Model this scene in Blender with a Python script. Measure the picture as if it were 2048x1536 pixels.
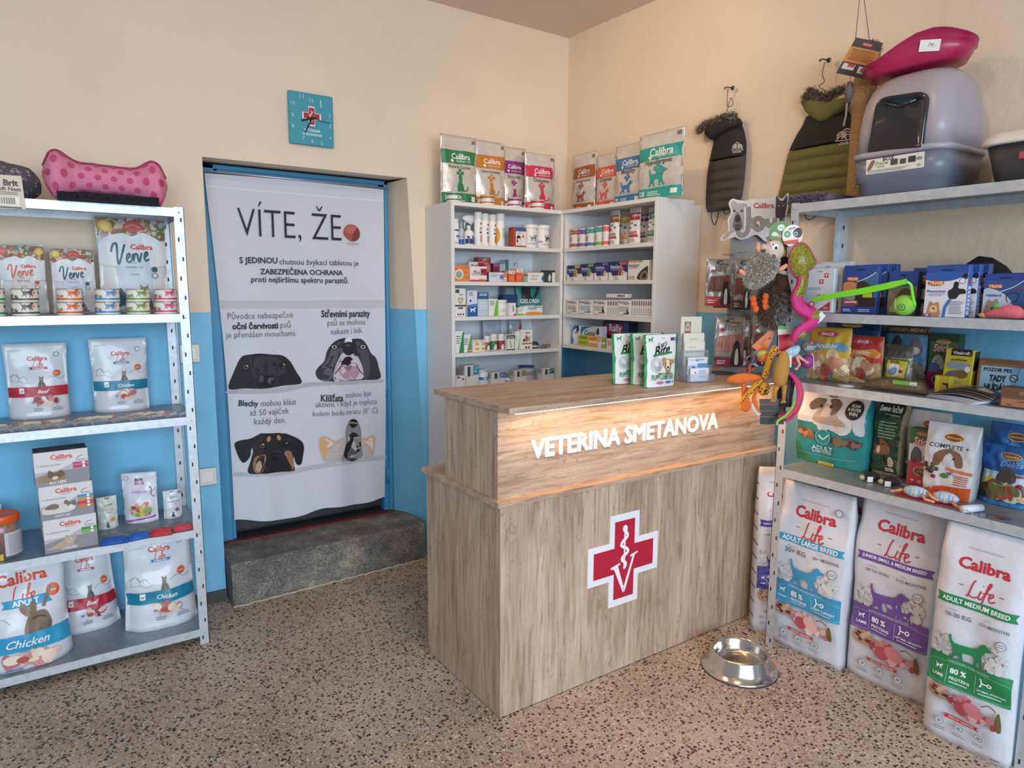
import bpy, math, random
from mathutils import Vector, Matrix, noise
from mathutils.geometry import tessellate_polygon
sc = bpy.context.scene
for o in list(bpy.data.objects): bpy.data.objects.remove(o)
col = sc.collection
PI = math.pi

# ---------------------------------------------------------------- camera, world, lights, exposure
F_PX, YAW, PITCH, ROLL = 1363.27, .5986, -.1383, .0048
CAM = Vector((-2.6908, -3.3623, 1.4951))
DIR = Vector((math.sin(YAW)*math.cos(PITCH), math.cos(YAW)*math.cos(PITCH), math.sin(PITCH)))
_r = Vector((math.cos(YAW), -math.sin(YAW), 0)); _u = _r.cross(DIR)
RIGHT = math.cos(ROLL)*_r + math.sin(ROLL)*_u
UP = -math.sin(ROLL)*_r + math.cos(ROLL)*_u
cd = bpy.data.cameras.new('camera'); cam = bpy.data.objects.new('camera', cd); col.objects.link(cam)
cd.sensor_fit = 'HORIZONTAL'; cd.sensor_width = 36; cd.lens = 36*F_PX/2048; cd.clip_start = .02
cam.matrix_world = Matrix(((RIGHT.x, UP.x, -DIR.x, CAM.x), (RIGHT.y, UP.y, -DIR.y, CAM.y), (RIGHT.z, UP.z, -DIR.z, CAM.z), (0, 0, 0, 1)))
sc.camera = cam
vs = sc.view_settings
vs.view_transform = 'Standard'; vs.look = 'None'; vs.gamma = 1; vs.use_curve_mapping = False; vs.exposure = 0.0
w = bpy.data.worlds.new('world'); sc.world = w; w.use_nodes = True
w.node_tree.nodes['Background'].inputs[0].default_value = (.93, .93, .95, 1)
w.node_tree.nodes['Background'].inputs[1].default_value = .34
def area(name, loc, target, sx, sy, power, color, spread=180):
    l = bpy.data.lights.new(name, 'AREA'); l.shape = 'RECTANGLE'; l.size = sx; l.size_y = sy; l.energy = power; l.color = color; l.spread = math.radians(spread)
    o = bpy.data.objects.new(name, l); col.objects.link(o); o.location = loc
    o.rotation_euler = (Vector(target)-Vector(loc)).to_track_quat('-Z', 'Y').to_euler(); return o
area('shop_window_daylight', (-3.0, -6.2, 1.75), (-1.8, -1.2, .1), 3.8, 2.0, 140, (.70, .85, 1.0), 130)
def spot_lamp(name, loc, target, power, color, ang, r=.06):
    l = bpy.data.lights.new(name, 'SPOT'); l.energy = power; l.color = color; l.spot_size = math.radians(ang); l.spot_blend = 1.; l.shadow_soft_size = r
    o = bpy.data.objects.new(name, l); col.objects.link(o); o.location = loc; o.rotation_euler = (Vector(target)-Vector(loc)).to_track_quat('-Z', 'Y').to_euler(); return o
spot_lamp('ceiling_spot_towards_corner', (-1.15, -1.0, 2.93), (.0, -1.0, 2.0), 22, (1., .68, .38), 150)
spot_lamp('ceiling_spot_towards_counter', (-1.5, -2.4, 2.93), (-.9, -1.2, 1.2), 34, (1., .66, .38), 140)
spot_lamp('ceiling_spot_by_entrance', (-2.9, -2.6, 2.93), (-2.5, 0, 1.7), 9, (1., .66, .38), 140)

# ---------------------------------------------------------------- pixel <-> place helpers (2048 x 1536 photograph)
def ray(px, py): return DIR + (px-1024)/F_PX*RIGHT - (py-768)/F_PX*UP
def on(ax, v, px, py):
    q = ray(px, py); return CAM + q*((v-CAM[ax])/q[ax])
def xat(px, y, z):            # X of the point (X, y, z) seen in pixel column px
    n = RIGHT - DIR*((px-1024)/F_PX)
    return CAM.x - (n.y*(y-CAM.y)+n.z*(z-CAM.z))/n.x
def yat(px, x, z):
    n = RIGHT - DIR*((px-1024)/F_PX)
    return CAM.y - (n.x*(x-CAM.x)+n.z*(z-CAM.z))/n.y

# ---------------------------------------------------------------- materials
_M = {}
def lin(h):
    h = h.lstrip('#'); c = [int(h[i:i+2], 16)/255 for i in (0, 2, 4)]
    return tuple((x/12.92 if x <= .04045 else ((x+.055)/1.055)**2.4) for x in c) + (1,)
def nmat(name):
    m = bpy.data.materials.new(name); m.use_nodes = True
    return m, m.node_tree, m.node_tree.nodes['Principled BSDF']
def M(h, rough=.5, metal=0., var=0., scale=30., bump=0., bscale=60., trans=0., emit=0., alpha=1., coat=0.):
    k = (h, rough, metal, var, scale, bump, bscale, trans, emit, alpha, coat)
    if k in _M: return _M[k]
    m, nt, b = nmat('mat_'+h.strip('#')+'_%d' % len(_M))
    b.inputs['Base Color'].default_value = lin(h); b.inputs['Roughness'].default_value = rough; b.inputs['Metallic'].default_value = metal
    if trans: b.inputs['Transmission Weight'].default_value = trans
    if alpha < 1: b.inputs['Alpha'].default_value = alpha
    if coat: b.inputs['Coat Weight'].default_value = coat; b.inputs['Coat Roughness'].default_value = .12
    if emit: b.inputs['Emission Color'].default_value = lin(h); b.inputs['Emission Strength'].default_value = emit
    if var or bump:
        tc = nt.nodes.new('ShaderNodeTexCoord'); n = nt.nodes.new('ShaderNodeTexNoise')
        nt.links.new(tc.outputs['Object'], n.inputs['Vector']); n.inputs['Scale'].default_value = scale; n.inputs['Detail'].default_value = 5
        if var:
            r = nt.nodes.new('ShaderNodeMapRange'); r.inputs[3].default_value = 1-var; r.inputs[4].default_value = 1+var
            r.inputs[1].default_value = .3; r.inputs[2].default_value = .7
            mx = nt.nodes.new('ShaderNodeVectorMath'); mx.operation = 'SCALE'; mx.inputs[0].default_value = lin(h)[:3]
            nt.links.new(n.outputs[0], r.inputs[0]); nt.links.new(r.outputs[0], mx.inputs['Scale']); nt.links.new(mx.outputs[0], b.inputs['Base Color'])
        if bump:
            n2 = nt.nodes.new('ShaderNodeTexNoise'); nt.links.new(tc.outputs['Object'], n2.inputs['Vector']); n2.inputs['Scale'].default_value = bscale; n2.inputs['Detail'].default_value = 4
            bp = nt.nodes.new('ShaderNodeBump'); bp.inputs['Strength'].default_value = bump; bp.inputs['Distance'].default_value = .01
            nt.links.new(n2.outputs[0], bp.inputs['Height']); nt.links.new(bp.outputs[0], b.inputs['Normal'])
    _M[k] = m; return m
def ramp(nt, pts):
    r = nt.nodes.new('ShaderNodeValToRGB'); e = r.color_ramp.elements
    while len(e) > 1: e.remove(e[-1])
    for i, (p, c) in enumerate(pts):
        q = e[0] if i == 0 else e.new(p); q.position = p; q.color = lin(c)
    return r
def wood_mat(name, axis):
    """oak laminate, grain running along axis (0 x, 2 z)"""
    m, nt, b = nmat(name); L = nt.links.new; N = nt.nodes.new
    tc = N('ShaderNodeTexCoord'); mp = N('ShaderNodeMapping'); L(tc.outputs['Object'], mp.inputs[0])
    s = [9, 9, 9]; s[axis] = 1.5; mp.inputs['Scale'].default_value = s
    n1 = N('ShaderNodeTexNoise'); n1.inputs['Scale'].default_value = 1.; n1.inputs['Detail'].default_value = 9; n1.inputs['Roughness'].default_value = .62; n1.inputs['Distortion'].default_value = .9
    L(mp.outputs[0], n1.inputs['Vector'])
    r1 = ramp(nt, [(.25, '#9f856d'), (.42, '#b59b84'), (.56, '#c5ad96'), (.75, '#d3bea8')]); L(n1.outputs[0], r1.inputs[0])
    mp2 = N('ShaderNodeMapping'); L(tc.outputs['Object'], mp2.inputs[0]); s2 = [75, 75, 75]; s2[axis] = 5.; mp2.inputs['Scale'].default_value = s2
    n2 = N('ShaderNodeTexNoise'); n2.inputs['Scale'].default_value = 1.; n2.inputs['Detail'].default_value = 6; n2.inputs['Distortion'].default_value = .4; L(mp2.outputs[0], n2.inputs['Vector'])
    r2 = ramp(nt, [(.28, '#b3a294'), (.44, '#ece6e0'), (.6, '#ffffff')]); L(n2.outputs[0], r2.inputs[0])
    mx = N('ShaderNodeMix'); mx.data_type = 'RGBA'; mx.blend_type = 'MULTIPLY'; mx.inputs[0].default_value = .8
    L(r1.outputs[0], mx.inputs[6]); L(r2.outputs[0], mx.inputs[7])
    # sparse dark cracks
    mp3 = N('ShaderNodeMapping'); L(tc.outputs['Object'], mp3.inputs[0]); s3 = [17, 17, 17]; s3[axis] = 2.4; mp3.inputs['Scale'].default_value = s3
    n3 = N('ShaderNodeTexNoise'); n3.inputs['Scale'].default_value = 1.3; n3.inputs['Detail'].default_value = 3; n3.inputs['Distortion'].default_value = 1.6; L(mp3.outputs[0], n3.inputs['Vector'])
    r3 = ramp(nt, [(.485, '#ffffff'), (.5, '#7a5d48'), (.515, '#ffffff')]); L(n3.outputs[0], r3.inputs[0])
    mx2 = N('ShaderNodeMix'); mx2.data_type = 'RGBA'; mx2.blend_type = 'MULTIPLY'; mx2.inputs[0].default_value = .42
    L(mx.outputs[2], mx2.inputs[6]); L(r3.outputs[0], mx2.inputs[7]); L(mx2.outputs[2], b.inputs['Base Color'])
    b.inputs['Roughness'].default_value = .48
    bp = N('ShaderNodeBump'); bp.inputs['Strength'].default_value = .12; bp.inputs['Distance'].default_value = .004; L(n2.outputs[0], bp.inputs['Height']); L(bp.outputs[0], b.inputs['Normal'])
    return m
def steel_mat(name, tint, rough, metal=.75):
    m, nt, b = nmat(name); L = nt.links.new; N = nt.nodes.new
    tc = N('ShaderNodeTexCoord'); v = N('ShaderNodeTexVoronoi'); v.inputs['Scale'].default_value = 55; L(tc.outputs['Object'], v.inputs['Vector'])
    r = N('ShaderNodeMapRange'); r.inputs[3].default_value = .86; r.inputs[4].default_value = 1.06; L(v.outputs['Color'], r.inputs[0])
    mx = N('ShaderNodeVectorMath'); mx.operation = 'SCALE'; mx.inputs[0].default_value = lin(tint)[:3]; L(r.outputs[0], mx.inputs['Scale']); L(mx.outputs[0], b.inputs['Base Color'])
    b.inputs['Metallic'].default_value = metal; b.inputs['Roughness'].default_value = rough; return m

# ---------------------------------------------------------------- mesh collector
class MB:
    def __init__(s): s.v = []; s.f = []; s.m = []; s.sm = []
    def add(s, verts, faces, mat, smooth=False, T=None):
        k = len(s.v)
        s.v += [tuple(T @ Vector(p)) for p in verts] if T is not None else [tuple(p) for p in verts]
        s.f += [tuple(k+i for i in f) for f in faces]
        if isinstance(mat, (list, tuple)): s.m += list(mat)
        else: s.m += [mat]*len(faces)
        s.sm += [smooth]*len(faces); return s
    def box(s, x0, x1, y0, y1, z0, z1, mat, c=0., T=None):
        if c <= 0:
            v = [(x, y, z) for x in (x0, x1) for y in (y0, y1) for z in (z0, z1)]
            f = [(0, 1, 3, 2), (4, 6, 7, 5), (0, 4, 5, 1), (2, 3, 7, 6), (0, 2, 6, 4), (1, 5, 7, 3)]
            return s.add(v, f, mat, T=T)
        def ring(i, z): 
            a0, a1, b0, b1 = x0+i, x1-i, y0+i, y1-i
            return [(a0+c, b0, z), (a1-c, b0, z), (a1, b0+c, z), (a1, b1-c, z), (a1-c, b1, z), (a0+c, b1, z), (a0, b1-c, z), (a0, b0+c, z)]
        return s.rings([ring(c, z0), ring(0, z0+c), ring(0, z1-c), ring(c, z1)], mat, T=T)
    def rings(s, R, mat, smooth=False, closed=True, cap0=True, cap1=True, T=None):
        n = len(R[0]); v = [p for r in R for p in r]; f = []; mm = []
        for i in range(len(R)-1):
            for j in range(n if closed else n-1):
                k = (j+1) % n; f.append((i*n+j, i*n+k, (i+1)*n+k, (i+1)*n+j)); mm.append(mat[i] if isinstance(mat, list) else mat)
        if cap0: f.append(tuple(range(n))[::-1]); mm.append(mat[0] if isinstance(mat, list) else mat)
        if cap1: f.append(tuple((len(R)-1)*n+j for j in range(n))); mm.append(mat[-1] if isinstance(mat, list) else mat)
        return s.add(v, f, mm, smooth, T)
    def lathe(s, prof, mat, seg=20, T=None, smooth=True):
        R = [[(r*math.cos(2*PI*j/seg), r*math.sin(2*PI*j/seg), z) for j in range(seg)] for r, z in prof]
        return s.rings(R, mat, smooth, cap0=prof[0][0] > 1e-5, cap1=prof[-1][0] > 1e-5, T=T)
    def tube(s, pts, rad, mat, seg=8, cap=True, T=None, flat=1.):
        pts = [Vector(p) for p in pts]; n = len(pts); R = []; up = None
        for i, p in enumerate(pts):
            t = (pts[min(i+1, n-1)]-pts[max(i-1, 0)]).normalized()
            if up is None: up = t.orthogonal().normalized()
            up = (up - t*up.dot(t)); up = up.normalized() if up.length > 1e-6 else t.orthogonal().normalized()
            q = t.cross(up); r = rad[i] if isinstance(rad, (list, tuple)) else rad
            R.append([p + r*(math.cos(2*PI*j/seg)*up + flat*math.sin(2*PI*j/seg)*q) for j in range(seg)])
        return s.rings(R, mat, True, cap0=cap, cap1=cap, T=T)
    def ell(s, c, r, mat, seg=16, rows=9, T=None, Rm=None):
        Rm = Rm or Matrix.Identity(3); c = Vector(c); R = []
        for i in range(rows+1):
            a = -PI/2 + PI*i/rows; a = max(-PI/2+.02, min(PI/2-.02, a))
            R.append([c + Rm @ Vector((r[0]*math.cos(a)*math.cos(2*PI*j/seg), r[1]*math.cos(a)*math.sin(2*PI*j/seg), r[2]*math.sin(a))) for j in range(seg)])
        return s.rings(R, mat, True, T=T)
    def fur(s, pts, ln, wd, mats, rnd, droop=0.3):
        for p, n in pts:
            p = Vector(p); n = Vector(n).normalized(); d = (n + Vector((rnd.uniform(-.6, .6), rnd.uniform(-.6, .6), rnd.uniform(-.6, .6)-droop))).normalized()
            q = d.orthogonal().normalized(); q = Matrix.Rotation(rnd.uniform(0, PI), 3, d) @ q; l = ln*rnd.uniform(.6, 1.25)
            s.add([p-q*wd, p+q*wd, p+d*l*.6+q*wd*.6, p+d*l, p+d*l*.6-q*wd*.6], [(0, 1, 2, 3, 4)], rnd.choice(mats))
    def build(s, name, parent=None, loc=(0, 0, 0), rz=0., label=None):
        me = bpy.data.meshes.new(name); me.from_pydata(s.v, [], s.f); mats = []; idx = {}
        for m in s.m:
            if m.name not in idx: idx[m.name] = len(mats); mats.append(m)
        for m in mats: me.materials.append(m)
        me.polygons.foreach_set('material_index', [idx[m.name] for m in s.m]); me.polygons.foreach_set('use_smooth', s.sm)
        me.update(); o = bpy.data.objects.new(name, me); col.objects.link(o); o.location = loc; o.rotation_euler[2] = rz
        if parent is not None: o.parent = parent
        if label: o['label'] = label
        return o
def tag(o, label=None, cat=None, group=None, kind=None):
    if label: o['label'] = label
    if cat: o['category'] = cat
    if group: o['group'] = group
    if kind: o['kind'] = kind
    return o
def root(name, label, cat, loc=(0, 0, 0), rz=0., group=None):
    o = bpy.data.objects.new(name, None); o.empty_display_size = .05; col.objects.link(o); o.location = loc; o.rotation_euler[2] = rz
    return tag(o, label, cat, group)

# ---------------------------------------------------------------- 2D print shapes -> lists of triangles in (u, v)
_T = {}
def text_tris(s, bold=0., shear=0.):
    k = (s, bold, shear)
    if k not in _T:
        c = bpy.data.curves.new('t', 'FONT'); c.body = s; c.resolution_u = 2; c.offset = bold; c.shear = shear; c.align_x = 'CENTER'
        o = bpy.data.objects.new('t', c); me = o.to_mesh(); vv = [(p.co.x, p.co.y) for p in me.vertices]; T = []
        for f in me.polygons:
            q = list(f.vertices)
            for i in range(1, len(q)-1): T.append((vv[q[0]], vv[q[i]], vv[q[i+1]]))
        o.to_mesh_clear(); bpy.data.objects.remove(o); bpy.data.curves.remove(c)
        xs = [p[0] for t in T for p in t] or [0, 1]; ys = [p[1] for t in T for p in t] or [0, 1]
        cx, cy, W, H = (min(xs)+max(xs))/2, (min(ys)+max(ys))/2, max(max(xs)-min(xs), 1e-3), max(max(ys)-min(ys), 1e-3)
        _T[k] = ([tuple(((p[0]-cx)/W, (p[1]-cy)/W) for p in t) for t in T], H/W)
    return _T[k]
def poly_tris(p):
    return [tuple((p[i][0], p[i][1]) for i in t) for t in tessellate_polygon([[Vector((a, b, 0)) for a, b in p]])]
def smooth(pts, n=5, closed=False):
    out = []; m = len(pts); rng = range(m if closed else m-1)
    for i in rng:
        g = (lambda k: pts[k % m]) if closed else (lambda k: pts[max(0, min(m-1, k))])
        a, b, c, d = g(i-1), g(i), g(i+1), g(i+2)
        for j in range(n):
            t = j/n
            out.append(tuple(.5*((2*b[k])+(-a[k]+c[k])*t+(2*a[k]-5*b[k]+4*c[k]-d[k])*t*t+(-a[k]+3*b[k]-3*c[k]+d[k])*t**3) for k in range(len(b))))
    if not closed: out.append(tuple(pts[-1]))
    return out
def stroke_tris(pts, w):
    T = []; L = []; R = []; n = len(pts)
    for i in range(n):
        a, b = pts[max(i-1, 0)], pts[min(i+1, n-1)]; dx, dy = b[0]-a[0], b[1]-a[1]; l = math.hypot(dx, dy) or 1
        ww = w[i] if isinstance(w, list) else w
        L.append((pts[i][0]-dy/l*ww/2, pts[i][1]+dx/l*ww/2)); R.append((pts[i][0]+dy/l*ww/2, pts[i][1]-dx/l*ww/2))
    for i in range(n-1): T += [(L[i], R[i], R[i+1]), (L[i], R[i+1], L[i+1])]
    return T
def ell_pts(u, v, a, b, n=14, rot=0.):
    c, s = math.cos(rot), math.sin(rot)
    return [(u+a*math.cos(2*PI*i/n)*c-b*math.sin(2*PI*i/n)*s, v+a*math.cos(2*PI*i/n)*s+b*math.sin(2*PI*i/n)*c) for i in range(n)]
DOG = [(.02, .95), (.06, .97), (.08, .80), (.14, .67), (.30, .65), (.55, .66), (.66, .74), (.72, .88), (.80, .97), (.86, .95), (.90, .88), (1.0, .84), (.99, .78), (.90, .74), (.85, .70), (.80, .58), (.77, .46),
       (.80, .28), (.86, .07), (.90, .02), (.81, .0), (.78, .05), (.72, .28), (.68, .20), (.67, .05), (.70, .01), (.62, .0), (.60, .06), (.61, .28), (.56, .38), (.42, .37), (.34, .36), (.33, .26), (.36, .06), (.40, .01), (.31, .0), (.28, .06), (.24, .20),
       (.17, .16), (.11, .05), (.14, .01), (.04, .0), (.04, .06), (.12, .24), (.13, .36), (.10, .50), (.05, .66), (.01, .84)]
CAT = [(.22, 0), (.18, .16), (.24, .4), (.34, .58), (.34, .74), (.32, .99), (.43, .88), (.57, .88), (.68, .99), (.66, .72), (.62, .58), (.76, .4), (.84, .2), (.82, .06), (.98, .1), (1.0, .04), (.9, 0)]
CROSS = [(-.17, -.5), (.17, -.5), (.17, -.17), (.5, -.17), (.5, .17), (.17, .17), (.17, .5), (-.17, .5), (-.17, .17), (-.5, .17), (-.5, -.17), (-.17, -.17)]
LIFE = [([(.27, 1.0), (.19, .8), (.08, .2), (-.01, .03), (.09, .12), (.24, .05), (.40, .14)], 0), ([(.52, .52), (.44, .15), (.50, .05), (.58, .16)], 0), ([(.55, .78), (.57, .80)], 0),
        ([(.60, .2), (.82, .9), (.80, 1.02), (.73, .85), (.62, 0.), (.55, -.25)], 0), ([(.58, .42), (.84, .48)], 0), ([(.82, .24), (.96, .40), (.93, .52), (.84, .42), (.82, .18), (.9, .05), (1.06, .18)], 0)]
def _e(a): return [(a, .24), (a+.075, .36), (a+.06, .48), (a+.005, .40), (a-.01, .18), (a+.04, .07), (a+.115, .16)]
VERVE = [([(.0, .62), (.05, .92), (.14, 1.0), (.16, .8), (.15, .35), (.17, .05), (.21, .15), (.30, .6), (.36, .92)], 0), (_e(.40), 0), ([(.52, .18), (.57, .46), (.56, .1), (.60, .38), (.66, .46)], 0), ([(.67, .44), (.70, .1), (.73, .1), (.79, .46)], 0), (_e(.87), 0)]
MEATS = ['#a8505a', '#c77a80', '#d9a39c', '#8d3d48', '#e2c1b4']
PALE = ['#d8a8a4', '#e3bfb6', '#c98f92', '#b96f70', '#e8d3c0']
VEG = ['#d8b87a', '#e0cdb4', '#b8704a', '#c9c3bd', '#c0665a', '#6e7f45', '#d9b8a8', '#a9aab4', '#8a6a58']
MIX = ['#7a4a30', '#b58a5a', '#d9b27a', '#4a3526', '#c9c4a8', '#a04a38', '#6e6a3a']
def draw(mb, spec, W, H, fmap, maxlen=9., k0=.0004, dk=.00022):
    """spec items use u in [-.5,.5] of the width, v in [0,1] of the height; later items print above earlier ones"""
    lay = 0
    def put(tris, mat):
        nonlocal lay
        k = k0 + dk*lay; lay += 1; V = []; Fc = []; st = list(tris)
        while st:
            t = st.pop(); L = [(t[i][0]-t[(i+1) % 3][0])**2+(t[i][1]-t[(i+1) % 3][1])**2 for i in range(3)]; i = L.index(max(L))
            if L[i] > maxlen*maxlen:
                a, b, c = t[i], t[(i+1) % 3], t[(i+2) % 3]; m = ((a[0]+b[0])/2, (a[1]+b[1])/2); st += [(a, m, c), (m, b, c)]; continue
            ar = (t[1][0]-t[0][0])*(t[2][1]-t[0][1])-(t[2][0]-t[0][0])*(t[1][1]-t[0][1])
            if ar < 0: t = (t[0], t[2], t[1])
            n = len(V); V += [fmap(p[0], p[1], k) for p in t]; Fc.append((n, n+1, n+2))
        if V: mb.add(V, Fc, mat)
    for it in spec:
        c = it[0]; mat = it[1] if not isinstance(it[1], str) else M(it[1], .42); a = it[2:]
        if c == 'R': u0, u1, v0, v1 = a[:4]; put(poly_tris([(u0*W, v0*H), (u1*W, v0*H), (u1*W, v1*H), (u0*W, v1*H)]), mat)
        elif c == 'P': put(poly_tris([(p[0]*W, p[1]*H) for p in a[0]]), mat)
        elif c == 'C': put(poly_tris(smooth([(p[0]*W, p[1]*H) for p in a[0]], 4, True)), mat)
        elif c == 'E': put(poly_tris(ell_pts(a[0]*W, a[1]*H, a[2]*W, (a[3] if len(a) > 3 and a[3] else a[2]*W/H)*H, 14, a[4] if len(a) > 4 else 0)), mat)
        elif c == 'T':                                     # text: str, u, v, width, bold, shear, height stretch, slope
            T, asp = text_tris(a[0], a[4] if len(a) > 4 else .0, a[5] if len(a) > 5 else 0.); ws = a[3]*W; st = a[6] if len(a) > 6 else 1.; sl = a[7] if len(a) > 7 else 0.
            put([tuple((a[1]*W+p[0]*ws, a[2]*H+p[1]*ws*st+p[0]*ws*sl) for p in t) for t in T], mat)
        elif c == 'X': put(poly_tris([(a[0]*W+p[0]*a[2]*W, a[1]*H+p[1]*a[2]*W) for p in CROSS]), mat)
        elif c == 'S': put(stroke_tris(smooth([(p[0]*W, p[1]*H) for p in a[0]], 4), a[1]*W), mat)
        elif c == 'N':                                     # notched ribbon
            u0, u1, v0, v1 = a[:4]; s = a[4] if len(a) > 4 else 0.; n = .03
            put(poly_tris([(u0*W, v0*H), (u1*W, (v0+s)*H), ((u1-n)*W, ((v0+v1)/2+s)*H), (u1*W, (v1+s)*H), (u0*W, v1*H), ((u0+n)*W, (v0+v1)/2*H)]), mat)
        elif c in ('D', 'G'):                              # dog / sitting cat: u, v, width, flip
            sh = DOG if c == 'D' else CAT; ws = a[2]*W; hs = ws*(.72 if c == 'D' else 1.25); fl = -1 if len(a) > 3 and a[3] else 1
            put(poly_tris([(a[0]*W+fl*(p[0]-.5)*ws, a[1]*H+p[1]*hs) for p in sh]), mat)
        elif c == 'K':                                     # tabby cat picture: u, v, width
            ws = a[2]*W; u, v = a[0]*W, a[1]*H; hs = ws*1.25
            put(poly_tris([(u+(p[0]-.5)*ws, v+p[1]*hs) for p in CAT]), mat)
            for q, (x, y, rx, ry) in enumerate([(.5, .2, .18, .2), (.5, .74, .13, .1), (.4, .36, .06, .2), (.62, .34, .05, .2)]): put(poly_tris(ell_pts(u+(x-.5)*ws, v+y*hs, rx*ws, ry*hs)), M(['#8d8276', '#8a7d70', '#4d463f', '#4d463f'][q], .5))
            for x in (.44, .57): put(poly_tris(ell_pts(u+(x-.5)*ws, v+.77*hs, .035*ws, .025*hs, 8)), M('#c9c07a', .4))
        elif c in ('L', 'V'):                              # handwriting: u, v, width
            S = LIFE if c == 'L' else VERVE; ws = a[2]*W; hs = ws*(.78 if c == 'L' else .62); T = []
            for pts, _ in S: T += stroke_tris(smooth([(a[0]*W+(p[0]-.5)*ws, a[1]*H+(p[1]-.5)*hs+(p[0]-.5)*ws*(a[3] if len(a) > 3 else 0)) for p in pts], 4), ws*.055)
            put(T, mat)
        elif c == 'B':                                     # heap of food pieces: u, v, ru, rv, n, palette, seed
            rr = random.Random(a[6]); B = {}
            for i in range(a[4]):
                x, y = rr.uniform(-1, 1), rr.uniform(-1, 1)
                if x*x+y*y > 1: x *= .6; y *= .6
                s = rr.uniform(.18, .4); B.setdefault(i % len(a[5]), []).extend(poly_tris(ell_pts((a[0]+x*a[2])*W, (a[1]+y*a[3])*H, s*a[2]*W, s*a[2]*W*rr.uniform(.45, .9), 9, rr.uniform(0, 3))))
            for i, T in B.items(): put(T, M(a[5][i], .45))
        elif c == 'Q':                                     # lines of small print: u0, u1, v0, v1, n
            u0, u1, v0, v1, n = a[:5]; T = []; rr = random.Random(int(u0*999+v0*777+n))
            for i in range(n):
                v = v0+(v1-v0)*(i+.5)/n; h = (v1-v0)/n*.42; e = u1-(u1-u0)*rr.uniform(0, .25)
                T += poly_tris([(u0*W, (v-h/2)*H), (e*W, (v-h/2)*H), (e*W, (v+h/2)*H), (u0*W, (v+h/2)*H)])
            put(T, mat)

# ---------------------------------------------------------------- packs
def basis(p0, p1):
    d = p1-p0; return (p0+p1)/2, math.atan2(d.y, d.x), math.hypot(d.x, d.y)
def spot(z, l, r, t, ylo=None):
    """base corners l, r in pixels on the level z, t = pixel of the top middle -> origin, rz, width, height"""
    a, b = on(2, z, *l), on(2, z, *r); o, rz, wd = basis(a, b); n = Vector((-math.sin(rz), math.cos(rz), 0)); q = ray(*t)
    p = CAM + q*((o-CAM).dot(n)/q.dot(n)); return o, rz, wd, p.z-z
def spot_c(z, l, r, t, y, hmax=9.):
    S = spot(z, l, r, t)
    if S[0].y > y: S = spot_y(z, y, l[0], r[0], t[1])
    return S[0], S[1], S[2], min(S[3], hmax)
def fitx(z, l, r, t, d, hmax=9., xmax=.083):
    S = spot(z, l, r, t)
    if S[0].x + d > xmax: S = spot_w(z, xmax-d, l[0], r[0], t[1])
    return S[0], S[1], S[2], min(S[3], hmax)
def spot_y(z, y, pl, pr, t):
    x0, x1 = xat(pl, y, z), xat(pr, y, z); return Vector(((x0+x1)/2, y, z)), 0., x1-x0, on(1, y, (pl+pr)/2, t).z-z
def spot_x(z, x, pl, pr, t):
    y0, y1 = yat(pl, x, z), yat(pr, x, z); return Vector((x, (y0+y1)/2, z)), -PI/2, y0-y1, on(0, x, (pl+pr)/2, t).z-z
def cap_h(S, h): return (S[0], S[1], S[2], min(S[3], h))
spot_w = spot_x
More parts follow.
